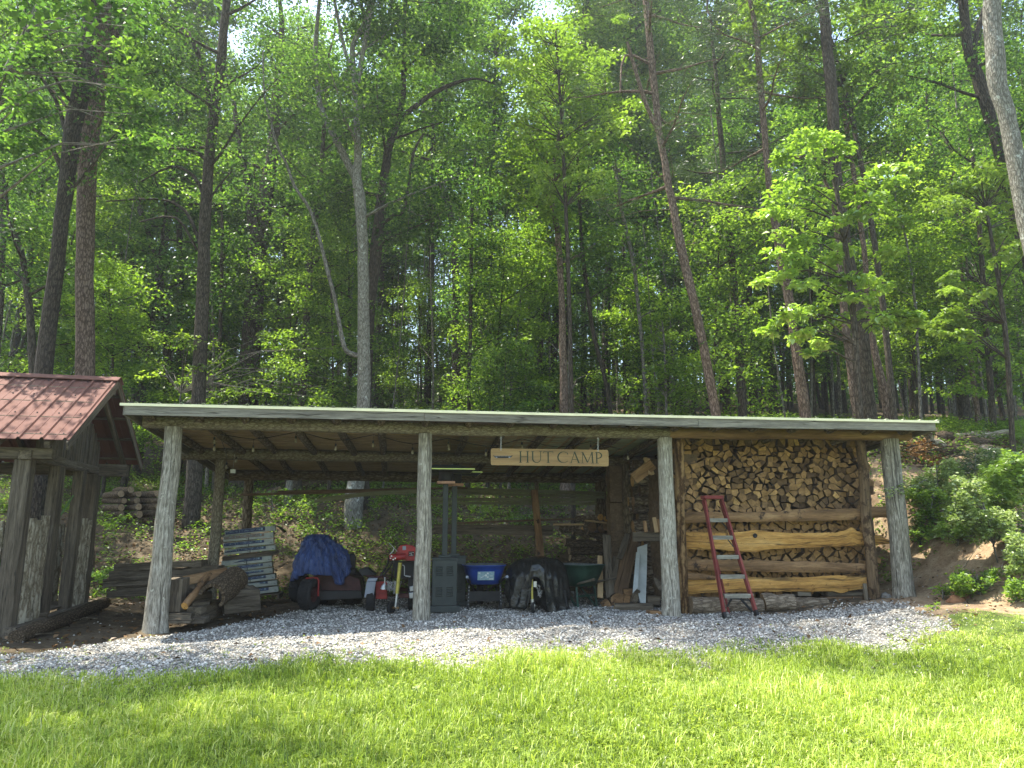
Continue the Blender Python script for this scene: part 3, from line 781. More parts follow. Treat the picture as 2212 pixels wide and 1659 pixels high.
# ------------------------------------------------------------------ firewood stack
def clip(poly, nx_, ny_, d):
    out = []
    for i in range(len(poly)):
        a, b = poly[i], poly[(i + 1) % len(poly)]
        da, db = a[0] * nx_ + a[1] * ny_ - d, b[0] * nx_ + b[1] * ny_ - d
        if da <= 0: out.append(a)
        if da * db < 0:
            f = da / (da - db); out.append((a[0] + (b[0] - a[0]) * f, a[1] + (b[1] - a[1]) * f))
    return out
def cells(x0, x1, y0, y1, dx, dy, jit, seed):
    r_ = random.Random(seed); pts = []
    j = 0; y = y0
    while y < y1:
        x = x0 + (j % 2) * dx / 2
        while x < x1:
            pts.append((x + r_.uniform(-jit, jit) * dx, y + r_.uniform(-jit, jit) * dy)); x += dx
        y += dy; j += 1
    res = []
    for i, p in enumerate(pts):
        poly = [(p[0] - dx * 1.2, p[1] - dy * 1.2), (p[0] + dx * 1.2, p[1] - dy * 1.2), (p[0] + dx * 1.2, p[1] + dy * 1.2), (p[0] - dx * 1.2, p[1] + dy * 1.2)]
        for q in pts:
            if q is p or abs(q[0] - p[0]) > 2.6 * dx or abs(q[1] - p[1]) > 2.6 * dy: continue
            nx_, ny_ = q[0] - p[0], q[1] - p[1]
            poly = clip(poly, nx_, ny_, (q[0] ** 2 - p[0] ** 2 + q[1] ** 2 - p[1] ** 2) / 2)
            if len(poly) < 3: break
        if len(poly) >= 3: res.append((p, poly))
    return res
ax, bx = st(att(*z5(460, 700), .8))[0], st(att(*z5(1700, 700), .8))[0]
top_z = lambda s: 2.86 + .05 * math.sin(s * 3) - .28 * max(0, 1 - abs(s - (ax + 1.0)) / .5) * 0
cl = cells(ax - .05, bx + .12, .42, 2.98, .12, .097, .46, 4)
occ = []
for zy0, zy1 in ((765, 815), (958, 1015), (1098, 1135)): occ.append((zy0, zy1))
rows = []
FW = []
for (cx, cy), poly in cl:
    if cx > bx + .03 or cx < ax - .04: continue
    q = sh(cx, .8)
    if cy < g(q.x, q.y) + .18: continue
    # simplify: drop the shortest edges so pieces read as wedges and quarters
    poly = list(poly)
    target = rnd.choice([3, 4, 4, 4, 5, 5])
    while len(poly) > target:
        e = min(range(len(poly)), key=lambda i: math.dist(poly[i], poly[(i + 1) % len(poly)]))
        j = (e + 1) % len(poly); m_ = ((poly[e][0] + poly[j][0]) / 2, (poly[e][1] + poly[j][1]) / 2)
        poly[e] = m_; del poly[j]
    sc_ = rnd.uniform(.9, 1.0)
    cxx = sum(p[0] for p in poly) / len(poly); cyy = sum(p[1] for p in poly) / len(poly)
    poly = [(cxx + (x - cxx) * sc_, cyy + (y - cyy) * sc_) for x, y in poly]
    ext = max(math.dist(p, (cxx, cyy)) for p in poly)
    rnd_log = rnd.random() < .06
    if rnd_log:
        r0 = ext * .78; poly = [(cxx + r0 * math.cos(a), cyy + r0 * .92 * math.sin(a)) for a in np.linspace(0, 2 * math.pi, 11)[:-1]]
    FW.append((cxx, cyy, poly, rnd_log))
def zpx(cx, cy):
    """zoom-5 coordinates of a stack point, to know which pieces the rails hide"""
    p = sh(cx, .8, cy); u_ = p.x; dy_, dz_ = p.y, p.z - EYE
    f_ = dy_ * CP + dz_ * SP; v_ = (-dy_ * SP + dz_ * CP) / f_ * FOC; px = 1106 + u_ / f_ * FOC; py = 829.5 - v_
    return (px - 1327.5) / .32, (py - 885) / .32
def vis(cx, cy):
    zx, zy = zpx(cx, cy)
    if zy < 690: v = 1
    elif 752 < zy < 822: v = .6
    elif 945 < zy < 1018: v = .6
    elif 1092 < zy < 1140: v = .4
    else: v = 0
    if 590 < zx < 960 and abs(zx - (600 + (zy - 600) * .17)) < 18: v *= .5
    return v + rnd.uniform(0, .02)
FW.sort(key=lambda f: -vis(f[0], f[1]))
def fw_piece(mb, cx, cy, poly, isr):
    """prism into the stack, front face at t about .8, slightly turned"""
    t_ = .72 + rnd.uniform(-.05, .06) + (.12 if cy > 2.6 else 0); ln = rnd.uniform(.36, .46)
    ty, tx = rnd.uniform(-.22, .22), rnd.uniform(-.22, .22)
    n = len(poly); vs, gcs = [], []
    o = rnd.uniform(0, 30)
    for k_, off in ((0, 0), (1, ln)):
        for x, y in poly:
            dx, dy = x - cx, y - cy; kk = 1 if not k_ else .9
            tt = t_ + off + (dx * tx + dy * ty if not k_ else 0)
            vs.append(sh(cx + dx * kk, tt, cy + dy * kk)); gcs.append((dx + o, dy, off))
    c = sh(cx, t_ - .004, cy)
    mb.add(vs, gcs, [(k, n + k, n + (k + 1) % n, (k + 1) % n) for k in range(n)], 1, isr)
    mb.add(vs[:n] + [c], gcs[:n] + [(o, 0, 0)], [(k, (k + 1) % n, n) for k in range(n)], 0)
    mb.add(vs[n:], gcs[n:], [tuple(range(n - 1, -1, -1))], 0)
GF = 'split firewood filling the rack'
NFW = 262
for i, (cx, cy, poly, isr) in enumerate(FW[:NFW]):
    mb = MB(); fw_piece(mb, cx, cy, poly, isr)
    zx, zy = zpx(cx, cy)
    if zy < 420: lb = 'dark split log among the loose top rows of the racked firewood'
    elif zy < 700: lb = 'split log with its end facing out, above the highest slab rail'
    elif zy < 830: lb = 'split log seen in the gap between the dark top rail and the knotted rail'
    elif zy < 1030: lb = 'split log seen in the gap below the bulging knotted rail'
    else: lb = 'split log seen in the lowest narrow gap between slab rails'
    if isr: lb = lb.replace('split log', 'round unsplit log').replace('dark round', 'dark round')
    tag(mb.build('firewood_log', [M['firecut'], M['fireside']]), lb, 'firewood', GF)
mb = MB()
for cx, cy, poly, isr in FW[NFW:]: fw_piece(mb, cx, cy, poly, isr)
# filler row added behind so that gaps stay dark
for (cx, cy), poly in cells(ax, bx, .5, 2.75, .2, .17, .3, 9):
    q = sh(cx, 1.3, cy); mb.boxm(Matrix.Translation(q) @ Matrix.Rotation(ANG, 4, 'Z') @ Matrix.Rotation(rnd.uniform(0, 1), 4, 'Y'), (.17, .5, .15), 1, .01, gl=1)
for j_ in range(13):  # filler blocks added behind the sideways stack to stop light coming through
    mb.boxm(Matrix.Translation(sh(7.98, 3.05, .35 + j_ * .19)) @ Matrix.Rotation(ANG, 4, 'Z'), (.95, .3, .2), 1, .015, gl=0)
    for k_ in range(5): mb.boxm(Matrix.Translation(sh(8.3, 1.0 + k_ * .4, .35 + j_ * .19)) @ Matrix.Rotation(ANG, 4, 'Z'), (.42, .4, .2), 1, .015, gl=0)
tag(mb.build('firewood_and_filler', [M['firecut'], M['fireside']]), 'rest of the split firewood, with filler blocks added behind to keep gaps dark', 'firewood', kind='stuff')

# ends of the stack seen from the open bay: longer logs lying sideways
GS = 'logs stacked sideways between the log post and the firewood bay'
z = .22; row = 0
while z < 2.75:
    hgt = rnd.choice([.14, .17, .2, .23]); t0_ = 1.0
    for q in range(rnd.choice([2, 3])):
        a = st(att(1376, 1100, 2.3))[0] + rnd.uniform(-.08, .12); tt = 2.35 + q * .3 - .12 * (z < .9) + rnd.uniform(-.05, .05)
        p0 = sh(a, tt, z + hgt / 2); p1 = sh(a + rnd.uniform(.75, 1.0), tt + rnd.uniform(-.06, .06), z + hgt / 2 + rnd.uniform(-.02, .03))
        o = log('stacked_log', p0, p1, hgt / 2 * rnd.uniform(.95, 1.15), hgt / 2, [M['firebark'], M['firecut']], None, rnd.uniform(0, 99), 4, .01, .12, 9)
        tag(o, 'bark-covered log lying sideways in the dark stack left of the racked firewood', 'log', GS)
    z += hgt * .92; row += 1

# large logs, stones and blocks under the lowest rail
def zlog(name, zx0, zx1, zy0, zy1, t_, label, cat='log', mats=None, seed=1, tilt=0):
    a, b = att(*z5(zx0, (zy0 + zy1) / 2 + tilt), t_), att(*z5(zx1, (zy0 + zy1) / 2), t_)
    r = (att(*z5(zx0, zy0), t_) - att(*z5(zx0, zy1), t_)).length / 2
    o = log(name, a, b, r, r * .95, mats or [M['foundbark'], M['end']], None, seed, 8, .01, .08, 16)
    return tag(o, label, cat)
zlog('foundation_log', 508, 985, 1262, 1385, .2, 'longest bark-covered log lying on the soil beneath the slab rails', seed=3)
zlog('foundation_log', 1005, 1200, 1240, 1362, .2, 'short thick log round beneath the slab rails, right of the ladder', seed=4)
zlog('foundation_log', 1212, 1432, 1268, 1350, .22, 'slimmer pale log beneath the rails beside the round stones', seed=6)
def rock(name, c, r, mat, label, cat='stone', seed=0, parent=None):
    mb = MB(); rx, ry, rz_ = r
    def fn(u, v):
        th, ph = u * 2 * math.pi, v * math.pi
        d = V3((math.sin(ph) * math.cos(th), math.sin(ph) * math.sin(th), math.cos(ph)))
        k = 1 + .3 * noise.noise(d * 1.4 + V3((seed, 0, 0))) + .1 * noise.noise(d * 4 + V3((seed, 0, 0)))
        return V3(c) + V3((d.x * rx, d.y * ry, d.z * rz_)) * k
    mb.grid(fn, 16, 10, 0, True); o = mb.build(name, mat); return tag(o, label, cat)
for i, (zx, zy, wz, hz, mt, lb) in enumerate([(1475, 1320, 36, 24, 'stone', 'rounded grey stone under the firewood rails beside a pale log'), (1835, 1282, 36, 44, 'stone', 'upright pale stone between the peeled post and the thick corner post')]):
    p = att(*z5(zx, zy), .25); rock('stone', p, (wz * .32 / FOC * 12.6 , .1, hz * .32 / FOC * 12.6), M[mt], lb, seed=i * 4)
def zbox(name, zx0, zx1, zy0, zy1, t_, dep, mat, label, cat, jit=.008, gl=0):
    a, b = att(*z5(zx0, zy0), t_), att(*z5(zx1, zy1), t_)
    mb = MB(); c = (a + b) / 2 + EY * dep / 2
    mb.boxm(Matrix.Translation(c) @ Matrix.Rotation(ANG, 4, 'Z'), (abs((b - a).dot(EX)), dep, abs(a.z - b.z)), 0, jit, gl)
    return tag(mb.build(name, mat, bevel=.006), label, cat)
zbox('concrete_block', 1520, 1590, 1290, 1336, .2, .2, M['whitepanel'], 'grey concrete block under the firewood rails', 'block')
zbox('brick_slab', 1560, 1680, 1326, 1345, .05, .2, M['redstone'], 'thin reddish brick slab on the gravel at the foot of the firewood', 'brick')
zbox('plank', 1440, 1676, 1236, 1256, .5, .2, M['oldwood'], 'upper grey plank stacked under the lowest slab rail', 'plank')
zbox('plank', 1435, 1676, 1262, 1284, .45, .2, M['brownwood'], 'lower brown plank stacked under the lowest slab rail', 'plank')
zbox('plank', 1235, 1330, 1232, 1258, .45, .2, M['oldwood'], 'short plank end above the slim pale log', 'plank')
zbox('plank_offcut', 1682, 1722, 1175, 1342, .12, .05, M['oldwood'], 'upright grey plank offcut leaning on the peeled log post', 'plank', gl=2)

# ------------------------------------------------------------------ step ladder
lad = thing('step_ladder', att(*z5(850, 1400), -.35), 'worn red step ladder with five grey treads in front of the firewood', 'ladder')
bt, tp = -.62, -.02
def tl(zy): return bt + (tp - bt) * (1400 - zy) / 800
def lpt(side, zy):
    x = (597 + (735 - 597) * (zy - 600) / 800) if side == 0 else (712 + (957 - 712) * (zy - 600) / 800)
    return att(*z5(x + 8, zy), tl(zy))
for sd_ in (0, 1):
    a = lpt(sd_, 1400 if sd_ == 0 else 1385); b = lpt(sd_, 602)
    a.z = max(a.z, g(a.x, a.y))
    mb = MB(); mb.bar(a, b, .03, .085, up=EX); mb.bar(a + EX * .018 + EY * .03, b + EX * .018 + EY * .03, .01, .02, up=EX)
    rail = mb.build('rail', M['ladderred'], lad)
    mb = MB(); mb.bar(a - V3((0, 0, .01)), a + (b - a).normalized() * .07, .036, .092, up=EX); mb.build('foot', M['black'], rail)
    f = att(*z5(770 if sd_ == 0 else 950, 1330 if sd_ == 0 else 1375), -.02 if sd_ == 0 else -.1); f.z = g(f.x, f.y)
    tb = lpt(sd_, 612) + EY * .07
    mb = MB(); mb.bar(f, tb, .02, .05, up=EX); mb.build('rear_leg', M['ladderred'], lad)
for zy, x0, x1 in ((740, 636, 752), (857, 662, 793), (988, 688, 834), (1120, 714, 878), (1250, 742, 924)):
    a, b = att(*z5(x0 - 6, zy), tl(zy)), att(*z5(x1 + 6, zy), tl(zy))
    a.z = b.z = (a.z + b.z) / 2
    mb = MB(); mb.bar(a, b, .032, .085); mb.bar(a + V3((0, 0, -.03)) - EY * .036, b + V3((0, 0, -.03)) - EY * .036, .03, .008)
    stp = mb.build('tread', M['dullalu'], lad)
    if zy in (740, 857, 1250):
        mb = MB(); mb.bar(b + V3((-.1, 0, -.02)), b + V3((.0, 0, -.16)), .012, .02); mb.build('tread_brace', M['black'], stp)
a, b = att(*z5(592, 592), tp), att(*z5(724, 592), tp)
mb = MB(); mb.bar(a, b, .055, .17); mb.build('top_cap', M['ladderred'], lad, bevel=.008)
mb = MB()
a, b = att(*z5(775, 1270), -.1), att(*z5(940, 1290), -.12)
mb.bar(a, b, .02, .02); mb.bar(att(*z5(850, 1275), -.15), att(*z5(950, 1385), -.1), .03, .02); mb.bar(att(*z5(790, 1275), -.1), att(*z5(760, 1330), -.06), .03, .02); mb.build('spreader', M['black'], lad)

# ------------------------------------------------------------------ sign
def z4(zx, zy): return (885 + .2934 * zx, 885 + .2934 * zy)
TS = -.03
A, B, Dn = att(*z4(598, 284), TS), att(*z4(1463, 296), TS), att(*z4(598, 408), TS)
ux = (B - A); SW = ux.length; ux.normalize(); uz = (A - Dn).normalized(); uz = (uz - ux * uz.dot(ux)).normalized(); SH = (A - Dn).length
uy = uz.cross(ux)
sg = thing('hanging_sign', (A + B) / 2, 'varnished wooden sign with a canoe, reading HUT CAMP, hung under the front beam', 'sign')
MS = Matrix(((ux.x, uz.x, -uy.x, A.x), (ux.y, uz.y, -uy.y, A.y), (ux.z, uz.z, -uy.z, A.z), (0, 0, 0, 1)))
# local axes: x right, y up (0..-SH), z towards the camera
if (MS @ V3((0, 0, 1)) - A).y > 0: MS = MS @ Matrix.Diagonal((1, 1, -1, 1))
r_ = .03; rp = []
for cx, cy, a0 in ((SW - r_, -r_, 0), (r_, -r_, 90), (r_, -SH + r_, 180), (SW - r_, -SH + r_, 270)):
    for k in range(6): rp.append((cx + r_ * math.cos(R(a0 + k * 18)), cy + r_ * math.sin(R(a0 + k * 18))))
mb = MB(); mb.prism(rp, MS, -.035, 0)
mb.gc = [(y, z, x) for (x, y, z) in mb.gc]
board = mb.build('sign_board', M['sign'], sg, bevel=.004)
U = SW / 1585
def sp(x, y): return ((x - 270) * U, -(y - 300 - (x - 270) * .014) * U)
mb = MB()
def stroke(x0, y0, x1, y1, w0, w1=None):
    w1 = w1 or w0; p, q = V3((x0, y0, 0)), V3((x1, y1, 0)); n_ = (q - p).normalized(); n_ = V3((-n_.y, n_.x, 0))
    ps = [p + n_ * w0 / 2, p - n_ * w0 / 2, q - n_ * w1 / 2, q + n_ * w1 / 2]
    pp = [sp(a.x, a.y) for a in ps]; vs = [MS @ V3((a, b, .0015 + .0003 * (mb_i[0] % 7))) for a, b in pp]; mb_i[0] += 1
    mb.add(vs, [(a, b, 0) for a, b in pp], [(0, 1, 2, 3)])
mb_i = [0]
def serif(x, y, w=44): stroke(x - w / 2, y, x + w / 2, y, 6)
def arc(cx, cy, rx, ry, a0, a1, wf, n=26):
    P_ = []
    for i in range(n + 1):
        a = R(a0 + (a1 - a0) * i / n); w_ = wf(a)
        c = V3((cx + rx * math.cos(a), cy - ry * math.sin(a), 0)); nrm = V3((math.cos(a) / rx, -math.sin(a) / ry, 0)).normalized()
        P_.append((c + nrm * w_ / 2, c - nrm * w_ / 2))
    k = mb_i[0]; mb_i[0] += 1
    for (a, b), (c, d) in zip(P_, P_[1:]):
        pp = [sp(q.x, q.y) for q in (a, b, d, c)]
        mb.add([MS @ V3((x, y, .0015 + .0003 * (k % 7))) for x, y in pp], [(x, y, 0) for x, y in pp], [(0, 1, 2, 3)])
T, Bm = 341, 487
# H
stroke(662, T, 662, Bm, 17); stroke(757, T, 757, Bm, 17); stroke(662, 412, 757, 412, 8)
for x in (662, 757): serif(x, T, 40); serif(x, Bm, 40)
# U
stroke(825, T, 825, 440, 17); stroke(931, T, 931, 440, 9); arc(878, 438, 53, 50, 180, 360, lambda a: 9 + 8 * max(0, -math.cos(a)))
serif(825, T, 44); serif(931, T, 38)
# T
stroke(1032, T + 3, 1032, Bm + 3, 17); stroke(968, 348, 1098, 348, 9); stroke(970, 344, 966, 366, 7); stroke(1096, 344, 1100, 366, 7); serif(1032, Bm + 4, 44)
mb.build('word', M['ink'], board); mb = MB()
# C
arc(1240, 420, 76, 72, 42, 318, lambda a: 7 + 12 * max(0, -math.cos(a))); stroke(1296, 358, 1298, 388, 8)
# A
stroke(1392, 346, 1340, 494, 8); stroke(1388, 346, 1446, 494, 18); stroke(1358, 448, 1424, 448, 7); serif(1337, 495, 38); serif(1447, 495, 44)
# M
stroke(1500, 356, 1494, 496, 8); stroke(1500, 356, 1566, 490, 16); stroke(1628, 352, 1566, 490, 8); stroke(1628, 356, 1636, 498, 17); serif(1495, 497, 40); serif(1636, 499, 42); serif(1496, 356, 30); serif(1632, 356, 30)
# P
stroke(1692, 354, 1692, 499, 17); arc(1700, 396, 58, 41, 90, -90, lambda a: 7 + 10 * max(0, math.cos(a))); stroke(1680, 355, 1702, 355, 7); stroke(1692, 437, 1702, 437, 7); serif(1688, 355, 40); serif(1695, 500, 46)
mb.build('word', M['ink'], board)
# canoe
mb = MB(); top_ = []; bot_ = []
for i in range(25):
    f = i / 24; x = 300 + 257 * f; e = abs(2 * f - 1)
    top_.append((x, 401 - 12 * e ** 6 + 2)); bot_.append((x, 431 - 34 * e ** 7 - 3 * e * e))
pp = [sp(x, y) for x, y in top_ + bot_[::-1]]
n = 25
for i in range(24):
    q = [pp[i], pp[i + 1], pp[49 - i - 1], pp[49 - i]]
    mb.add([MS @ V3((a, b, .003)) for a, b in q], [(a, b, 0) for a, b in q], [(3, 2, 1, 0)])
em = mb.build('canoe_emblem', M['black'], board)
mb = MB()
for x0, x1, y in ((312, 355, 404), (362, 395, 403), (404, 440, 403), (450, 485, 403), (492, 540, 404)):
    q = [sp(x0, y - 2.5), sp(x1, y - 2.5), sp(x1, y + 2), sp(x0, y + 2)]; mb.add([MS @ V3((a, b, .0045)) for a, b in q], [(a, b, 0) for a, b in q], [(0, 1, 2, 3)])
for x0, y in ((345, 420), (515, 420)):
    q = [sp(x0 + 14 * math.cos(a), y + 7 * math.sin(a)) for a in np.linspace(0, 2 * math.pi, 9)[:-1]]
    mb.add([MS @ V3((a, b, .0045)) for a, b in q], [(a, b, 0) for a, b in q], [tuple(range(8))])
mb.build('emblem_highlights', M['fender'], em)
for zx, ya, yb in ((672, 205, 287), (1386, 212, 297)):
    a, b = att(*z4(zx, ya), TS), att(*z4(zx, yb), TS)
    mb = MB()
    mb.tube([a + V3((0, 0, .05)), a, a + V3((0, 0, -.01))], .004, 6)
    def ring(c, r, tilt): mb.tube([c + V3((r * math.cos(q) * math.cos(tilt), r * math.cos(q) * math.sin(tilt), r * math.sin(q) * 1.5)) for q in np.linspace(0, 2 * math.pi, 13)], .0035, 5, cap=0)
    ring(a + V3((0, 0, -.012)), .011, 0); mb.tube([a + V3((0, 0, -.03)), b + V3((0, 0, .03))], .006, 6); ring(b + V3((0, 0, .012)), .011, 0)
    mb.tube([b, b - V3((0, 0, .03))], .004, 5)
    mb.build('hanging_hook', M['steel'], sg)

# ------------------------------------------------------------------ string lights
def z2(zx, zy): return (309.75 + .32 * zx, 840.75 + .32 * zy)
lt = thing('string_lights', att(*z2(1030, 320), .9), 'black cable string of clear bulbs looped under the shed roof', 'string lights')
cab = [z2(470, 262), z2(482, 300), z2(560, 312), z2(650, 325), z2(745, 338), z2(850, 325), z2(950, 305), z2(1028, 293), z2(1120, 305), z2(1210, 330), z2(1300, 345), z2(1390, 340), z2(1480, 322), z2(1552, 308), z2(1640, 330), z2(1730, 355), z2(1818, 370), z2(1900, 362), z2(2060, 330),
       z4(290, 212), z4(380, 232), z4(470, 255), z4(562, 268), z4(660, 262), z4(760, 232), z4(826, 215), z4(900, 232), z4(1000, 262), z4(1100, 275), z4(1200, 262), z4(1332, 235), z4(1440, 265), z4(1560, 290)]
mb = MB(); mb.tube([att(x, y, .9) for x, y in cab], .006, 5); 
mb.tube([att(*z2(490, 295), .9), att(*z2(525, 340), 1.4), att(*z2(548, 400), 2.0), att(*z2(565, 460), 2.7)], .005, 5)
mb.build('cable', M['black'], lt)
bl = [z2(482, 300), z2(482, 345), z2(745, 338), z2(1030, 293), z2(1300, 345), z2(1552, 308), z2(1818, 370), z2(2060, 330), z4(290, 212), z4(562, 268), z4(826, 215), z4(1100, 275), z4(1332, 235), z4(1605, 298)]
for i, (x, y) in enumerate(bl + [z2(565, 460), z2(630, 435)]):
    p = att(x, y, .9 if i < len(bl) else 2.7); L_ = .1 + .04 * (i % 3 == 2)
    mb = MB(); mb.tube([p, p - V3((0, 0, L_ - .03))], .003, 4); mb.lathe(Matrix.Translation(p - V3((0, 0, L_))), [(0, .045), (.016, .042), (.017, 0), (0, 0)], 8)
    so_ = mb.build('socket', M['black'], lt)
    mb = MB(); mb.lathe(Matrix.Translation(p - V3((0, 0, L_))), [(.012, 0), (.016, -.015), (.024, -.035), (.025, -.05), (.018, -.068), (0, -.075)], 10); mb.build('bulb', M['bulb'], so_)
# ------------------------------------------------------------------ goods under the roof
def z3(zx, zy): return (575.3 + .1867 * zx, 1062 + .1867 * zy)
def z6(zx, zy): return (212.4 + .184 * zx, 1106 + .184 * zy)
def z7(zx, zy): return (1239 + .1974 * zx, 1018 + .1974 * zy)
def z8(zx, zy): return (478 + .1014 * zx, 1124 + .1014 * zy)
def zh(zx, zy): return (911.5 + .208 * zx, 1000 + .208 * zy)
def basis(o, x, z): # frame with x, z given, y = z cross x
    x = x.normalized(); z = (z - x * z.dot(x)).normalized(); y = z.cross(x)
    return Matrix(((x.x, y.x, z.x, o.x), (x.y, y.y, z.y, o.y), (x.z, y.z, z.z, o.z), (0, 0, 0, 1)))
# shingle bundles
BT = 3.3
GB = 'wrapped bundles stacked beside the log post'
bund = [((75, 225), (1155, 110), 108, 'topmost wrapped bundle, mostly navy, with a loose cover edge'),
 ((45, 345), (1110, 250), 125, 'second bundle from the top of the wrapped stack, with a brown-grey upper band'),
 ((45, 490), (1110, 385), 125, 'third bundle from the top of the wrapped stack'),
 ((62, 630), (1150, 520), 118, 'fourth wrapped bundle, lying directly on the dark divider board'),
 ((0, 865), (1065, 745), 130, 'wrapped bundle lying directly under the dark divider board'),
 ((8, 1010), (1085, 885), 112, 'second wrapped bundle under the dark divider board'),
 ((20, 1140), (1100, 1010), 115, 'third wrapped bundle under the dark divider board'),
 ((60, 1265), (1150, 1135), 120, 'third bundle from the bottom of the wrapped stack'),
 ((100, 1390), (1192, 1265), 118, 'second bundle from the bottom of the wrapped stack'),
 ((110, 1520), (1212, 1395), 128, 'lowest wrapped bundle, resting on the pallet at the stack foot')]
for i, (a, b, h, lb) in enumerate(bund):
    A_, B_ = att(*z8(*a), BT), att(*z8(*b), BT + .1); dn = att(*z8(a[0], a[1] + h), BT); H = (A_ - dn).length * .97
    Mx = basis(A_, B_ - A_, V3((0, 0, 1))); W = (B_ - A_).length
    bo = thing('shingle_bundle', dn + EX * .5, lb, 'bundle', GB)
    mb = MB(); mb.boxm(Mx @ Matrix.Translation((W / 2, .17, -H / 2)), (W, .34, H), 0, .006, gl=0); wr = mb.build('wrapper', M['cream'], bo, bevel=.012)
    mb = MB(); hb = .52 if i else .75
    wn = W * (.8 if i else .78)
    mb.boxm(Mx @ Matrix.Translation((wn / 2 + .01, .004, -H * hb / 2 - .006)), (wn, .012, H * hb), 0, 0, gl=0)
    if i == 0: mb.boxm(Mx @ Matrix.Translation((wn / 2, .17, .001)), (wn, .34, .006), 0, 0)
    pb = mb.build('printed_band', M['navy'] if i != 1 else M['tan'], wr)
    mb = MB()
    for q in range(26):
        x = .04 + q * .022 + (.05 if q > 9 else 0)
        if q == 9: mb.boxm(Mx @ Matrix.Translation((x + .02, -.003, -H * hb / 2)), (.004, .003, H * hb * .8)); continue
        mb.boxm(Mx @ Matrix.Translation((x, -.003, -H * hb / 2 - .004 + .004 * math.sin(q * 2))), (.009, .003, H * .1 * (1.3 + math.sin(q * 5))))
    mb.boxm(Mx @ Matrix.Translation((wn * .93, -.003, -H * hb / 2)), (.035, .003, H * hb * .6)); mb.boxm(Mx @ Matrix.Translation((wn * .88, -.003, -H * hb / 2)), (.004, .003, H * hb * .9))
    mb.build('printed_marks', M['sticker'], pb)
    if i:
        mb = MB(); mb.boxm(Mx @ Matrix.Translation((W * .5, -.001, -H * .78)), (.014, .008, H * .4)); mb.bar(Mx @ V3((W * .44, -.004, -H * .66)), Mx @ V3((W * .49, -.004, -H * .8)), .006, .003)
        mb.bar(Mx @ V3((W * .93, -.004, -H * .62)), Mx @ V3((W * .97, -.004, -H * .75)), .006, .003); mb.build('wrapper_slit', M['black'], wr)
A_, B_ = att(*z8(0, 770), BT - .02), att(*z8(1180, 650), BT + .1)
mb = MB(); mb.bar(A_ + EY * .18 - V3((0, 0, .04)), B_ + EY * .18 - V3((0, 0, .03)), .07, .4, seg=6, jit=.006); tag(mb.build('divider_board', M['oldwood']), 'dark board separating the upper and lower wrapped bundles', 'board')
pl = thing('pallet', att(*z8(700, 1620), BT), 'weathered pallet under the stack of wrapped bundles', 'pallet')
A_, B_ = att(*z8(100, 1660), BT), att(*z8(1230, 1560), BT + .1); zg = g(A_.x, A_.y)
for q in range(4):
    mb = MB(); mb.bar(A_ + EY * q * .14, B_ + EY * q * .14, .02, .1); mb.build('deck_board', M['oldwood'], pl)
for q in (0.02, .5, .98):
    c = A_ + (B_ - A_) * q; mb = MB(); mb.bar(c - V3((0, 0, .05)), c + EY * .5 - V3((0, 0, .05)), .09, .04); mb.build('stringer', M['oldwood'], pl)
mb = MB(); A_ = att(*z8(1090, 130), BT); mb.grid(lambda u, v: A_ + EX * (v * .22 + .03 * math.sin(u * 4)) + EY * (u * .34) + V3((0, 0, .02 - .13 * v ** 1.5 + .01 * math.sin(u * 9 + v * 5))), 8, 6)
tag(mb.build('plastic_flap', M['blacktarp'], solid=.002), 'torn black plastic flap hanging off the top wrapped bundle', 'plastic sheet')

# wheels
def wheel(parent, c, r, w, axis, rim_m='black', name='wheel', lugs=18, hub=.5):
    """tyre with tread + rim, axis = direction of the axle"""
    z = axis.normalized(); x = z.cross(V3((0, 0, 1))); x.normalize(); y = z.cross(x)
    Mx = Matrix(((x.x, y.x, z.x, c.x), (x.y, y.y, z.y, c.y), (x.z, y.z, z.z, c.z), (0, 0, 0, 1)))
    mb = MB(); h = w / 2; ri = r * hub
    mb.lathe(Mx, [(ri, -h * .7), (ri * 1.1, -h * .85), (r * .8, -h), (r * .93, -h * .9), (r * .99, -h * .6), (r, 0), (r * .99, h * .6), (r * .93, h * .9), (r * .8, h), (ri * 1.1, h * .85), (ri, h * .7)], 28)
    for k in range(lugs):
        a = 2 * math.pi * k / lugs
        for sgn in (-1, 1):
            a2 = a + (math.pi / lugs if sgn > 0 else 0)
            mb.boxm(Mx @ Matrix.Rotation(a2, 4, 'Z') @ Matrix.Translation((r * .995, 0, sgn * h * .42)) @ Matrix.Rotation(sgn * .5, 4, 'X'), (r * .05, r * .1, h * .72))
    ty = mb.build('tyre', M['tyre'], parent)
    mb = MB(); mb.lathe(Mx, [(0, -h * .5), (ri * .3, -h * .55), (ri * .4, -h * .3), (ri * .9, -h * .3), (ri, -h * .72), (ri * 1.03, -h * .72), (ri * 1.03, h * .72), (ri, h * .72), (ri * .9, h * .3), (ri * .4, h * .3), (ri * .3, h * .55), (0, h * .5)], 18)
    mb.build('rim', M[rim_m], parent)
    return ty

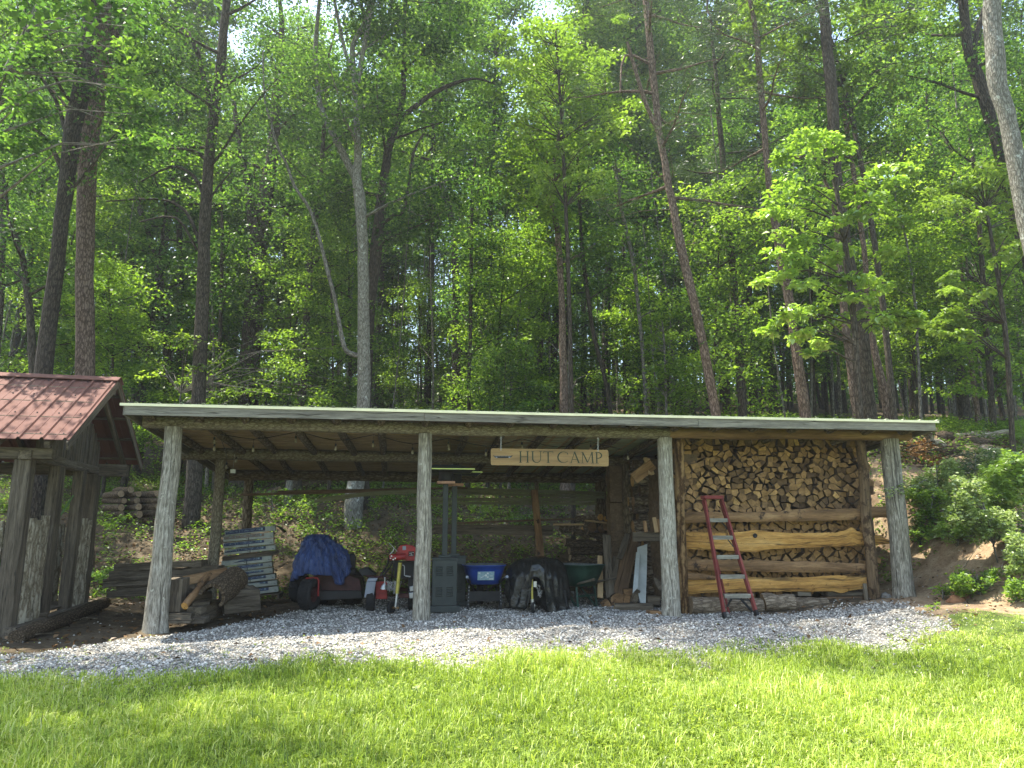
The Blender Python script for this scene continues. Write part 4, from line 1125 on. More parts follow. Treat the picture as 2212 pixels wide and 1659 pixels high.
# ride-on machine under the blue tarpaulin
MT = 1.9
base = att(*z3(500, 1350), MT); base.z = g(base.x, base.y)
mw = thing('riding_mower', base, 'dark red ride-on machine with chunky tyres half hidden by the blue tarpaulin', 'mower')
KM = base.y / (FOC * CP + 484 * SP)      # metres per pixel there
def mt(zx, zy, dt=0): return att(*z3(zx, zy), MT + dt)
fd = EX * .35 + EY * .94; ax_ = EX * .94 - EY * .35
w1 = thing('front_wheel', mt(500, 1190), None, None); w1.parent = mw; w1.location = ORG[w1.name] - ORG[mw.name]
wheel(w1, mt(500, 1185), .262, .23, ax_, 'darkred', lugs=20)
w2 = thing('front_wheel', mt(385, 1130, .35), None, None); w2.parent = mw; w2.location = ORG[w2.name] - ORG[mw.name]
wheel(w2, mt(385, 1110, .5), .25, .2, ax_, 'darkred')
for dx, dt in ((1000, .9), (720, 1.35)):
    w3 = thing('rear_wheel', mt(dx, 1090, dt), None, None); w3.parent = mw; w3.location = ORG[w3.name] - ORG[mw.name]
    c = mt(dx, 1090, dt); c.z = g(c.x, c.y) + .3; wheel(w3, c, .31, .26, ax_, 'darkred')
mb = MB()
fpts = [mt(455, 1190, -.02), mt(440, 1015, -.02), mt(470, 1000, -.02), mt(590, 1000, -.02), mt(606, 1030, -.02), mt(600, 1210, -.02)]
mb.tube(fpts, .016, 6); mb.build('wheel_fork', M['red'], mw)
def hull_box(name, pts_px, dt0, dt1, mat, parent, fn=None):
    fn = fn or mt; mb = MB(); n = len(pts_px)
    vs = [fn(x, y, dt0) for x, y in pts_px]; vs += [p + EY * (dt1 - dt0) for p in vs]
    gcs = [tuple(v) for v in vs]
    mb.add(vs, gcs, [(k, n + k, n + (k + 1) % n, (k + 1) % n) for k in range(n)] + [tuple(range(n)), tuple(range(2 * n - 1, n - 1, -1))])
    return mb.build(name, mat, parent, bevel=.012)
hull_box('body', [(540, 950), (900, 950), (1080, 1010), (1110, 1180), (760, 1230), (610, 1180)], .25, 1.0, M['darkred'], mw)
hull_box('mower_deck', [(600, 1150), (1100, 1150), (1120, 1235), (620, 1260)], .1, 1.2, M['black'], mw)
hull_box('seat', [(880, 730), (1010, 715), (1030, 760), (1025, 945), (890, 950)], .7, .85, M['black'], mw)
hull_box('seat_cushion', [(860, 900), (1035, 900), (1040, 950), (860, 955)], .35, .85, M['black'], mw)
mb = MB(); mb.tube([mt(850, 960, .5), mt(835, 700, .5), mt(812, 600, .5), mt(790, 520, .5)], [.012, .012, .02, .02], 8); mb.build('control_lever', M['black'], mw)
# tarp: draped cloth
apex = mt(550, 500, .35)
hem = [(-180, 250, 1040), (-165, 262, 1050), (-150, 300, 1035), (-135, 360, 1010), (-122, 425, 965), (-108, 470, 940), (-92, 540, 955), (-75, 620, 962), (-60, 700, 965), (-48, 750, 985), (-38, 800, 1060), (-28, 850, 1100), (-16, 900, 1010), (-5, 985, 910), (10, 940, 860), (40, 860, 850), (90, 560, 900), (140, 350, 950), (180, 250, 1040)]
def tarp(u, v):
    a = -180 + 360 * u
    for (a0, x0, y0), (a1, x1, y1) in zip(hem, hem[1:]):
        if a0 <= a <= a1:
            f = (a - a0) / (a1 - a0); hx, hy = x0 + (x1 - x0) * f, y0 + (y1 - y0) * f; break
    ar = R(a); dep = .35 + .5 * math.sin(ar)
    bot = mt(hx, hy, 0) ; bot = bot + EY * (dep + .0)
    # keep world x,z as designed at the front depth
    f = v
    out = f ** .85 if f < .55 else .602 + (f - .55) / .45 * .398
    shp = f ** 1.7
    p = V3((apex.x + (bot.x - apex.x) * min(1, (1.15 * f ** .75 if f < .5 else .684 + (f - .5) * .632)), apex.y + (bot.y - apex.y) * min(1, f ** .6), 0))
    p.z = apex.z + .0 + (bot.z - apex.z) * f ** 1.55
    pleat = .028 * math.sin(a * .33 + 2.2 * math.sin(a * .05)) * f + .06 * noise.noise(V3((math.cos(ar) * 2.2, math.sin(ar) * 2.2, f * 3.5))) + .045 * abs(noise.noise(V3((ar * 5 + f * 3, f * 7, 8)))) + .02 * noise.noise(V3((ar * 13, f * 14, 3)))
    n_ = V3((math.cos(ar), math.sin(ar), .3))
    return p + n_ * pleat
mb = MB(); mb.grid(tarp, 120, 34, 0, True); mb.gc = [(x * 1, y * 1, z * .4) for x, y, z in mb.gc]
tag(mb.build('blue_tarpaulin', M['bluetarp'], solid=.003), 'crumpled blue tarpaulin draped over the ride-on machine', 'tarpaulin')

# log splitter ---------------------------------------------------------------
LT = 1.35
def ls(zx, zy, dt=0): return att(*z3(zx, zy), LT + dt)
b0 = ls(1450, 1500); b0.z = g(b0.x, b0.y)
spl = thing('log_splitter', b0, 'red towable log splitter with grey fender and yellow jack post beside the log post', 'log splitter')
def LS(name, fn, mat, parent=None, **k):
    mb = MB(); fn(mb); return mb.build(name, mat, parent or spl, **k)
hull_box('engine_hood', [(1500, 690), (1545, 625), (1620, 612), (1700, 625), (1745, 665), (1745, 800), (1610, 800), (1600, 740), (1500, 735)], .1, .5, M['red'], spl, ls)
hull_box('hood_vent', [(1575, 630), (1615, 628), (1618, 675), (1575, 678)], .09, .1, M['fender'], spl, ls)
hull_box('warning_label', [(1645, 690), (1712, 690), (1710, 748), (1642, 748)], .093, .1, M['darkred'], spl, ls)
LS('label_marks', lambda m: [m.bar(ls(1655, 712, .088), ls(1672, 712, .088), .006, .003), m.bar(ls(1680, 700, .088), ls(1680, 738, .088), .004, .003, up=EX), m.bar(ls(1690, 705, .088), ls(1706, 705, .088), .005, .003), m.bar(ls(1655, 735, .088), ls(1700, 735, .088), .005, .003)], M['white'])
LS('hydraulic_valve', lambda m: m.tube([ls(1425, 765, .0), ls(1445, 762, .0), ls(1600, 750, .1)], [.05, .056, .056], 14), M['red'])
for zx, zy in ((1438, 770), (1468, 785), (1492, 772), (1448, 745)):
    LS('valve_cap', lambda m: m.tube([ls(zx, zy, -.05), ls(zx, zy, -.015)], .013, 8), M['steel'])
LS('control_lever', lambda m: (m.tube([ls(1418, 588, 0), ls(1475, 650, 0), ls(1512, 690, .05)], [.005, .006, .01], 6), m.tube([ls(1430, 725, 0), ls(1465, 690, 0), ls(1480, 650, 0)], .009, 6)), M['steel'])
LS('hose', lambda m: (m.tube([ls(1465, 790), ls(1440, 860, .05), ls(1390, 930, .1), ls(1350, 990, .15)], .013, 8), m.tube([ls(1490, 795), ls(1465, 880), ls(1450, 990, .1), ls(1440, 1060, .2)], .013, 8), m.tube([ls(1430, 740, .1), ls(1400, 850, .2), ls(1310, 990, .2)], .016, 8)), M['black'])
LS('tank', lambda m: m.prism([(-.2, -.14), (.2, -.14), (.22, .14), (-.22, .14)], Matrix.Translation(ls(1620, 900, .55)) @ Matrix.Rotation(ANG, 4, 'Z') @ Matrix.Rotation(R(90), 4, 'X'), -.15, .15), M['black'], bevel=.02)
hull_box('beam', [(1530, 1180), (1740, 1180), (1745, 1230), (1530, 1235)], .0, .12, M['darkred'], spl, ls)
hull_box('side_frame', [(1262, 1040), (1400, 1040), (1400, 1245), (1262, 1245)], .15, .22, M['red'], spl, ls)
hull_box('fender', [(1160, 1040), (1270, 1040), (1240, 1230), (1130, 1228)], .0, .04, M['fender'], spl, ls)
hull_box('fender_top', [(1160, 1040), (1275, 1038), (1290, 1000), (1180, 1003)], .0, .3, M['fender'], spl, ls)
for zx, dt in ((1205, .18), (1690, .3)):
    ww = thing('wheel', ls(zx, 1230, dt), None, None); ww.parent = spl; ww.location = ORG[ww.name] - ORG[spl.name]
    c = ls(zx, 1235, dt); c.z = g(c.x, c.y) + .2; wheel(ww, c, .205, .145, EX, 'white')
LS('axle_bar', lambda m: m.tube([ls(1150, 975, .1), ls(1260, 985, .1), ls(1420, 995, .1)], [.018, .018, .014], 8), M['darkred'])
jk = LS('jack_post', lambda m: m.tube([ls(1548, 822, -.12), ls(1513, 1180, -.14)], .033, 14), M['yellow'])
LS('jack_leg', lambda m: m.tube([ls(1513, 1180, -.14), ls(1492, 1345, -.15)], .022, 12), M['steel'], jk)
LS('jack_crank', lambda m: (m.tube([ls(1572, 850, -.12), ls(1588, 852, -.12), ls(1598, 868, -.12), ls(1597, 970, -.12), ls(1615, 975, -.12)], .007, 8), m.tube([ls(1612, 976, -.12), ls(1668, 985, -.12)], .014, 8)), M['steel'], jk)
jw = thing('jack_wheel', ls(1440, 1435, -.15), None, None); jw.parent = spl; jw.location = ORG[jw.name] - ORG[spl.name]
c = ls(1442, 1430, -.15); c.z = g(c.x, c.y) + .105; wheel(jw, c, .105, .05, EX * .85 - EY * .5, 'black', lugs=6, hub=.62)
LS('wheel_bracket', lambda m: (m.bar(ls(1490, 1340, -.16), c + V3((.03, -.02, 0)), .035, .006, up=EX), m.bar(ls(1455, 1340, -.17), ls(1530, 1345, -.13), .03, .04)), M['darkbark'], jk)
LS('coupler', lambda m: (m.tube([ls(1372, 990, -.1), ls(1370, 1065, -.1)], [.016, .01], 8), m.tube([ls(1370, 1060, -.1), ls(1358, 1092, -.1), ls(1352, 1130, -.1)], [.018, .04, .05], 12), m.tube([ls(1352, 1095, -.1), ls(1430, 1110, .05)], .03, 10)), M['steel'])
def chain(m, pts, step=.028, r=.011):
    k = 0
    for a, b in zip(pts, pts[1:]):
        L_ = (b - a).length; n_ = max(1, int(L_ / step)); d = (b - a).normalized(); s1, s2 = frame_of(d)
        for i in range(n_):
            c_ = a + (b - a) * ((i + .5) / n_); q_ = s1 if k % 2 else s2; k += 1
            m.tube([c_ + d * math.cos(t_) * r * 1.6 + q_ * math.sin(t_) * r for t_ in np.linspace(0, 2 * math.pi, 9)], .0036, 4, cap=0)
def chains(m):
    r2 = random.Random(3)
    for j in range(8):
        x = 1400 + j * 20; pts = [ls(x, 1035 + r2.uniform(-15, 10), -.08)]
        for q in range(4): pts.append(ls(x + r2.uniform(-25, 25), 1065 + q * 38 * r2.uniform(.6, 1), -.09 + r2.uniform(-.03, .03)))
        pts.append(ls(x + 20, 1040 + r2.uniform(-10, 10), -.08)); chain(m, pts)
LS('safety_chain', chains, M['steel'])
hull_box('engine', [(1640, 1010), (1735, 1000), (1740, 1240), (1645, 1240)], .02, .35, M['black'], spl, ls)
hull_box('muffler', [(1655, 1100), (1712, 1090), (1728, 1110), (1728, 1150), (1660, 1158)], -.04, .1, M['steel'], spl, ls)
hull_box('carburettor', [(1650, 1170), (1715, 1165), (1720, 1235), (1655, 1240)], -.03, .1, M['steel'], spl, ls)
LS('tow_bar', lambda m: m.bar(ls(1400, 1110, .05), ls(1740, 1150, .5), .06, .05), M['darkred'])

# black scrap sheet behind
hull_box('engine_cover', [(1060, 905), (1170, 880), (1275, 965), (1110, 975)], .6, 1.0, M['black'], None, ls)
tag(bpy.data.objects['engine_cover'], 'dark angular metal cover lying between the tarpaulin and the log splitter', 'cover')

# patio heaters ---------------------------------------------------------------
def heater(px_c, base_px, Y_t, label):
    c = att(*zh(px_c, base_px), Y_t); c.z = g(c.x, c.y)
    th = thing('patio_heater', c, label, 'heater', 'patio heaters')
    Mz = Matrix.Translation(c) @ Matrix.Rotation(ANG, 4, 'Z')
    def B_(name, x, y, z, sx, sy, sz, mat, parent=None, bev=.008, taper=None, dy=0):
        mb = MB(); mb.boxm(Mz @ Matrix.Translation((x, y, z + sz / 2)), (sx, sy, sz), taper=taper); return mb.build(name, mat, parent or th, bevel=bev)
    B_('base_plate', .0, 0, 0, .5, .46, .1, M['heater'])
    cab_ = B_('cabinet', 0, 0, .1, .4, .38, .72, M['heater'])
    B_('cabinet_lid', 0, 0, .82, .42, .4, .035, M['heater'])
    mb = MB()
    for gx in (-.09, .08):
        for gz_ in (.25, .58):
            for q in range(5):
                mb.boxm(Mz @ Matrix.Translation((gx, -.193, gz_ + q * .033)) @ Matrix.Rotation(.6, 4, 'X'), (.11, .014, .012))
                mb.boxm(Mz @ Matrix.Rotation(R(90), 4, 'Z') @ Matrix.Translation((gx, -.203, gz_ + q * .033)) @ Matrix.Rotation(.6, 4, 'X'), (.11, .014, .012))
    mb.build('louvre', M['heater'], cab_)
    B_('collar', 0, 0, .855, .2, .19, .04, M['heater'])
    B_('column', 0, 0, .895, .087, .087, 1.17, M['heater'], bev=.004)
    B_('burner_tray', 0, 0, 2.065, .3, .3, .045, M['copper'], bev=.004)
    mb = MB(); mb.lathe(Mz @ Matrix.Translation((0, 0, 2.11)), [(.1, 0), (.125, .02), (.125, .17), (.1, .2)], 20); mb.build('burner_screen', M['black'], th)
    # pyramid hood with a lime rim
    mb = MB(); h = .45; k = .2; z0, z1 = 2.295, 2.38
    vs = [Mz @ V3(q) for q in ((-h, -h, z0), (h, -h, z0), (h, h, z0), (-h, h, z0), (-k, -k, z1), (k, -k, z1), (k, k, z1), (-k, k, z1), (-h, -h, z0 - .012), (h, -h, z0 - .012), (h, h, z0 - .012), (-h, h, z0 - .012))]
    mb.add(vs, [tuple(v) for v in vs], [(0, 1, 5, 4), (1, 2, 6, 5), (2, 3, 7, 6), (3, 0, 4, 7), (4, 5, 6, 7), (11, 10, 9, 8), (0, 8, 9, 1), (1, 9, 10, 2), (2, 10, 11, 3), (3, 11, 8, 0)])
    hd = mb.build('hood', M['heater'], th)
    mb = MB()
    for p, q in ((0, 1), (1, 2), (2, 3), (3, 0)):
        a_, b_ = vs[p], vs[q]; mb.bar(a_ - V3((0, 0, .004)), b_ - V3((0, 0, .004)), .018, .008)
    mb.build('hood_rim', M['lime'], hd)
    mb = MB()
    for q in (-.1, .1): mb.tube([Mz @ V3((q, -.05, z1)), Mz @ V3((q, -.05, z1 + .02))], .008, 6)
    mb.build('hood_bolt', M['steel'], hd)
heater(225, 1530, 1.05, 'nearer dark green patio heater with louvred cabinet and lime-rimmed hood, beside the log post')
heater(322, 1450, 1.75, 'second dark green patio heater, standing behind the lime-rimmed one')

# blue wheelbarrow -------------------------------------------------------------
def barrow(name, label, base, yaw, W, tubm, frm, L=.95, tub_z=(.42, .73), legs=True, rust=False, handles=(.03, .25), sticker=False):
    th = thing(name, base, label, 'wheelbarrow')
    Mz = Matrix.Translation(base) @ Matrix.Rotation(yaw, 4, 'Z')     # local: -y towards handles
    mb = MB(); z0, z1 = tub_z
    def rr(f, hx, hy): # rounded rectangle
        a = f * 2 * math.pi; c_, s_ = math.cos(a), math.sin(a); e = .45
        return hx * math.copysign(abs(c_) ** e, c_), hy * math.copysign(abs(s_) ** e, s_)
    lv = [(.0, .0, z0), (.3, .28, z0), (.36, .34, z0 + .02), (.44, .45, z0 + (z1 - z0) * .7), (.48, .5, z1), (.5, .52, z1 + .004), (.5, .52, z1 + .016), (.475, .495, z1 + .016), (.43, .44, z0 + (z1 - z0) * .7), (.35, .33, z0 + .035), (.0, .0, z0 + .03)]
    n = 40; vs, gcs, fs = [], [], []
    for hx, hy, z in lv:
        for k in range(n):
            x, y = rr(k / n, hx * W, hy * L); vs.append(Mz @ V3((x, y, z))); gcs.append((x, y, z))
    mi = []
    for i in range(len(lv) - 1):
        for k in range(n): fs.append((i * n + k, i * n + (k + 1) % n, (i + 1) * n + (k + 1) % n, (i + 1) * n + k))
    mb.add(vs, gcs, fs, 0, True); ncut = 7 * n
    mb.mi = [0 if i < ncut else 1 for i in range(len(fs))]
    tub = mb.build('tray', [tubm, M['tubin']], th)
    if sticker:
        mb = MB(); mb.boxm(Mz @ Matrix.Translation((-.0, -.468 * L + .02, z0 + (z1 - z0) * .5)) @ Matrix.Rotation(R(20), 4, 'X'), (.28, .006, .15)); st_ = mb.build('sticker', M['sticker'], tub)
        mb = MB()
        Ms = Mz @ Matrix.Translation((-.0, -.468 * L + .016, z0 + (z1 - z0) * .5)) @ Matrix.Rotation(R(20), 4, 'X')
        for x, z, w_, h_ in ((-.11, .05, .03, .02), (.0, .01, .03, .03), (.03, -.02, .03, .02), (.03, .045, .025, .025), (.09, -.055, .07, .016), (.09, .0, .05, .006)): mb.boxm(Ms @ Matrix.Translation((x, -.001, z)), (w_, .003, h_))
        mb.bar(Ms @ V3((-.09, -.003, -.04)), Ms @ V3((-.02, -.003, .01)), .008, .002); mb.build('sticker_print', M['white'], st_)
    for sx in (-1, 1):
        mb = MB(); x0 = sx * W * handles[0] * 1; a = Mz @ V3((sx * .07, L * .62, .22)); b = Mz @ V3((sx * W * .43, -L * .6, z0 + .06 + handles[1] * .3)); 
        mb.tube([a, a + (b - a) * .5, b], .02, 10); hn = mb.build('handle', frm if not rust else M['oldwood'], th)
        mb = MB(); mb.tube([b, b + (b - a).normalized() * .07], .024, 8); mb.build('grip', M['oldwood'] if rust else M['fender'], hn)
        mb = MB(); c_ = Mz @ V3((sx * W * .38, -L * .2, 0.0)); 
        mb.bar(Mz @ V3((sx * W * .36, -L * .22, z0)), Mz @ V3((sx * W * .38, -L * .26, .0)), .035, .035, up=EX); mb.bar(Mz @ V3((sx * W * .3, L * .1, z0)), Mz @ V3((sx * W * .38, -L * .24, .0)), .03, .03, up=EX)
        lg = mb.build('leg', frm, th)
        if not rust:
            mb = MB()
            for q in range(7): mb.lathe(Mz @ Matrix.Translation((sx * W * (.36 + .02 * q / 7), -L * .245 - .02, z0 - .04 - q * .055)) @ Matrix.Rotation(R(90), 4, 'X'), [(0, .004), (.006, .003), (.008, 0)], 6)
            mb.build('rivet', M['white'], lg)
    mb = MB(); mb.bar(Mz @ V3((-W * .36, -L * .24, z0 * .55)), Mz @ V3((W * .36, -L * .24, z0 * .55)), .16 if not rust else .03, .012); mb.build('cross_plate', frm, th)
    ww = thing('wheel', Mz @ V3((0, L * .62, .2)), None, None); ww.parent = th; ww.location = ORG[ww.name] - ORG[th.name]
    wheel(ww, Mz @ V3((0, L * .62, .2)), .2, .1, Mz.to_3x3() @ V3((1, 0, 0)), 'black', lugs=12)
    return th
c = att(*z4(550, 1478), 1.3); c.z = g(c.x, c.y)
barrow('blue_wheelbarrow', 'blue plastic wheelbarrow with a pale printed sticker, handles towards the yard', c + EY * .22, ANG, .74, M['bluetub'], M['black'], sticker=True)
c = att(*z4(1300, 1440), 1.6); c.z = g(c.x, c.y)
barrow('green_wheelbarrow', 'old dark green steel wheelbarrow with wooden handles behind the black plastic sheet', c + EY * .2 - EX * .14, ANG + R(38), .7, M['greentub'], M['greentub'], L=1.0, tub_z=(.36, .72), rust=True)

# machine under black plastic --------------------------------------------------
BTt = .75
def bk(zx, zy, dt=0): return att(*z4(zx, zy), BTt + dt)
jb = thing('trailer_jack', bk(905, 1500), 'galvanised trailer jack with small wheel poking out of the black plastic sheet', 'jack')
mb = MB(); mb.tube([bk(898, 1245, -.02), bk(902, 1400, -.02)], .02, 12); tb_ = mb.build('jack_tube', M['yellow'], jb)
mb = MB(); mb.tube([bk(902, 1395, -.02), bk(906, 1445, -.02)], .027, 12); mb.bar(bk(890, 1440, -.02), bk(922, 1440, -.02), .03, .05); mb.build('jack_leg', M['steel'], jb)
mb = MB(); mb.tube([bk(898, 1265, -.02), bk(880, 1270, -.02), bk(877, 1300, -.02), bk(890, 1312, -.02)], .006, 6); mb.build('crank', M['steel'], tb_)
ww = thing('jack_wheel', bk(910, 1475), None, None); ww.parent = jb; ww.location = ORG[ww.name] - ORG[jb.name]
c = bk(910, 1478); c.z = g(c.x, c.y) + .095; wheel(ww, c, .095, .05, EX * .95 - EY * .3, 'steel', lugs=4, hub=.6)
mb = MB(); chain(mb, [bk(915, 1280), bk(960, 1300), bk(945, 1370), bk(975, 1330), bk(960, 1380), bk(930, 1290)]); mb.bar(bk(912, 1285), bk(935, 1285), .09, .01); mb.build('chain', M['steel'], jb)
mb = MB()
sil = [(-180, 752, 1385), (-165, 762, 1440), (-150, 770, 1478), (-135, 830, 1482), (-120, 885, 1470), (-110, 890, 1380), (-100, 905, 1240), (-88, 950, 1245), (-78, 985, 1330), (-68, 1000, 1490), (-55, 1040, 1515), (-35, 1110, 1515), (-15, 1185, 1485), (0, 1198, 1370), (20, 1180, 1400), (60, 1080, 1480), (100, 950, 1480), (150, 800, 1470), (180, 752, 1385)]
ap2 = bk(945, 1088, .42)
def bt_(u, v):
    a = -180 + 360 * u
    for (a0, x0, y0), (a1, x1, y1) in zip(sil, sil[1:]):
        if a0 <= a <= a1:
            f = (a - a0) / (a1 - a0); hx, hy = x0 + (x1 - x0) * f, y0 + (y1 - y0) * f; break
    ar = R(a); bot = bk(hx, hy, 0) + EY * (.42 + .46 * math.sin(ar))
    f = v; rr_ = min(1, .2 + .95 * f ** .55 + .12 * math.sin(math.pi * f)) * min(1, f * 6)
    if abs(a + 100) < 22: rr_ *= 1 - .0 * f
    p = V3((ap2.x + (bot.x - ap2.x) * rr_, ap2.y + (bot.y - ap2.y) * rr_, ap2.z + (bot.z - ap2.z) * f ** 1.75))
    n_ = V3((math.cos(ar), math.sin(ar), .35))
    w_ = .06 * noise.noise(V3((math.cos(ar) * 1.5, math.sin(ar) * 1.5, f * 2 + 5))) + .05 * abs(noise.noise(V3((ar * 4, f * 2.2, 2)))) + .05 * abs(math.sin(a * .16 + 1.5 * math.sin(f * 5 + a * .03))) * f + .02 * noise.noise(V3((ar * 11, f * 7, 6)))
    return p + n_ * w_ * (.3 + .7 * f)
mb.grid(bt_, 110, 36, 0, True)
tag(mb.build('black_plastic_sheet', M['blacktarp'], solid=.003), 'glossy black plastic sheet bundled over a wheeled machine', 'plastic sheet')
hull_box('covered_machine', [(800, 1330), (1150, 1330), (1170, 1470), (1000, 1490), (960, 1400), (790, 1450)], .2, .75, M['black'], None, bk)
tag(bpy.data.objects['covered_machine'], 'low black machine mostly hidden under the black plastic sheet', 'machine')

# stored lumber at the back -----------------------------------------------------
def lumber(name, a, ta, b, tb, wpx, th, mat, label, cat='board', seg=6, bow=0, group=None, up=None, n=1, edge=0, jit=0):
    A_, B_ = att(*a, ta), att(*b, tb); wd = wpx / FOC * (A_.y + B_.y) / 2 * CP
    mb = MB(); mb.bar(A_, B_, wd, th, seg=seg, bow=bow, up=up or V3((0, 0, 1)), edge=edge, jit=jit)
    o = mb.build(name, mat); return tag(o, label, cat, group)
GL = 'olive rails stored along the back posts'
lumber('stored_rail', (962, 1056), 5.1, (1307, 1066), 5.15, 8, .04, M['rails'], 'long olive rail, topmost of the bundle across the back of the shed', group=GL)
lumber('stored_rail', (980, 1064), 5.05, (1304, 1074), 5.1, 6, .05, M['rails'], 'long olive rail tucked directly under the topmost one at the back', group=GL)
lumber('stored_rail', (884, 1078), 5.0, (1288, 1080), 5.1, 7, .05, M['rails'], 'straight olive rail in the lower bundle behind the patio heaters', group=GL)
lumber('stored_rail', (884, 1086), 5.0, (1288, 1088), 5.05, 6, .06, M['rails'], 'lowest olive rail of the lower bundle behind the patio heaters', group=GL)
lumber('stored_rail', (679, 1083), 4.6, (925, 1062), 4.7, 7, .05, M['rails'], 'slanting olive rail whose end pokes out above the blue tarpaulin', group=GL, bow=.05)
lumber('stored_rail', (690, 1078), 4.75, (925, 1058), 4.8, 5, .05, M['rails'], 'second slanting olive rail lying just behind the poking one', group=GL, bow=.04)
lumber('stored_board', (521, 1069), 5.0, (920, 1058), 4.9, 5, .12, M['brownwood'], 'long thin brown board from the left back post towards the heaters')
lumber('stored_board', (600, 1062), 5.1, (1010, 1054), 5.0, 4, .1, M['brownwood'], 'upper thin brown board crossing behind the middle log post')
lumber('stored_board', (937, 1143), 4.7, (1194, 1146), 4.75, 21, .04, M['oldwood'], 'wide flat dull board across the back above the blue wheelbarrow')
lumber('stored_board', (980, 1130), 4.9, (1240, 1121), 4.6, 4, .1, M['brownwood'], 'thin dark board resting on the wide flat one')
lumber('stored_board', (1195, 1133), 4.4, (1270, 1133), 4.3, 4, .1, M['newwood'], 'short pale board end lying beside the round log ends')
lumber('stored_board', (900, 1152), 4.6, (940, 1147), 4.7, 3, .05, M['oldwood'], 'short stick end left of the wide flat board')
lumber('timber_prop', (1168, 1203), 4.3, (1154, 1060), 4.9, 14, .1, M['slabdark'], 'leaning squared brown timber behind the black plastic sheet', 'timber', up=EX)
# log pile at the back right
GP = 'logs piled at the back of the shed'
k = 0
for zx, zy, r_z, t_, lb in [(1405, 793, 24, 4.2, 'left of the three small orange-ended logs on top of the pile'), (1448, 802, 20, 4.2, 'middle of the three small orange-ended logs on top of the pile'), (1500, 804, 24, 4.2, 'right of the three small orange-ended logs on top of the pile'),
        (1345, 866, 36, 4.1, 'thickest log end directly under the thin pale board'), (1410, 878, 26, 4.15, 'middle-sized log end just right of the thickest one in the pile'), (1445, 865, 24, 4.1, 'log end below the middle small orange-ended log'), (1530, 925, 24, 4.0, 'log end low at the right edge of the pile beside the leaning boards'), (1480, 890, 22, 4.2, 'partly hidden log end behind the leaning grey boards'), (1280, 880, 24, 4.3, 'darkest log end at the left of the pile')]:
    a = att(*z4(zx, zy), t_); r0 = r_z * .2934 / FOC * a.y
    o = log('pile_log', a, a + EY * 1.2 - EX * rnd.uniform(.05, .4) - V3((0, 0, .02)), r0, r0 * .9, [M['firebark'], M['slab'] if k < 3 else M['firecut']], None, k * 3.3, 5, .01, .06, 14)
    tag(o, lb, 'log', GP); k += 1
for (xa, ya), (xb, yb), w_, lb in [((1140, 975), (1420, 1000), 62, 'thick dark log lying sideways below the round log ends'), ((1175, 1040), (1420, 1050), 55, 'second sideways log down in the dark pile'), ((1180, 1090), (1385, 1120), 50, 'lowest sideways log behind the green wheelbarrow'), ((1200, 905), (1320, 935), 30, 'slim dark sideways log at the left of the round ends'), ((1310, 905), (1560, 985), 40, 'slanting board-like log across the right of the pile'), ((1170, 880), (1300, 900), 22, 'thin branchlike log high at the left of the pile')]:
    a, b = att(*z4(xa, ya), 3.9), att(*z4(xb, yb), 3.9); r0 = w_ / 2 * .2934 / FOC * a.y
    tag(log('pile_log', a, b, r0, r0 * .9, [M['logbark'], M['end']], None, k * 2.1, 8, .02, .1, 14), lb, 'log', GP); k += 1
lumber('thin_board', z4(1292, 815), 4.0, z4(1545, 848), 4.0, 3.5, .14, M['newwood'], 'thin pale board supporting the three small logs')
# leaning boards between pile and stack
LB = [((360, 700), 2.05, (400, 1385), 1.6, 17, 'oldwood', 'broad grey board leaning at the left of the leaning planks'),
      ((462, 940), 2.05, (408, 1395), 1.6, 14, 'oldwood', 'short grey plank leaning before the broad grey one'),
      ((682, 690), 2.05, (520, 1385), 1.6, 19, 'brownwood', 'widest brown plank leaning against the log post'),
      ((600, 740), 2.05, (432, 1392), 1.6, 8, 'brownwood', 'narrow brown plank leaning beside the widest one'),
      ((290, 928), 2.05, (290, 1385), 1.6, 11, 'newwood', 'fresh yellow board standing beside the green wheelbarrow'),
      ((345, 1080), 2.05, (368, 1388), 1.6, 6, 'oldwood', 'thin grey lath between fresh board and grey plank'),
      ((590, 690), 2.05, (500, 960), 1.6, 12, 'oldwood', 'dark board crossing behind the leaning planks'),
      ((515, 940), 2.05, (470, 1380), 1.6, 5, 'brownwood', 'thin brown lath in the middle of the leaning planks')]
for a, ta, b, tb, w_, m_, lb in LB:
    B_ = z7(*b); lumber('leaning_board', z7(*a), ta, B_, tb, w_, .03, M[m_], lb, up=EX, edge=.008, seg=8, group='boards leaning between the wheelbarrow and the firewood')
def flat_px(name, pts, ta, tb, th, mat, label, cat, zf_):
    ys = [p[1] for p in pts]; y0, y1 = min(ys), max(ys)
    vs = [att(*zf_(*p), ta + (tb - ta) * (p[1] - y0) / (y1 - y0)) for p in pts]; n = len(vs); vs2 = [v + EY * th for v in vs]
    mb = MB(); mb.add(vs + vs2, [tuple(v) for v in vs + vs2], [tuple(range(n)), tuple(range(2 * n - 1, n - 1, -1))] + [(k, n + k, n + (k + 1) % n, (k + 1) % n) for k in range(n)])
    return tag(mb.build(name, mat), label, cat)
flat_px('white_panel', [(700, 832), (808, 795), (802, 1100), (790, 1450), (735, 1450), (700, 1300)], 1.7, 1.1, .02, M['whitepanel'], 'taller pale panel leaning beside the thick log post', 'panel', z7)
flat_px('white_panel', [(688, 885), (725, 897), (705, 1272), (648, 1335)], 1.6, 1.0, .02, M['whitepanel'], 'smaller pale angled panel leaning before the taller one', 'panel', z7)
flat_px('plywood_sheet', [(355, 335), (530, 285), (560, 765), (505, 640), (355, 520)], 3.4, 3.2, .02, M['oldwood'], 'dark flat panel standing behind the leaning planks', 'panel', z7)
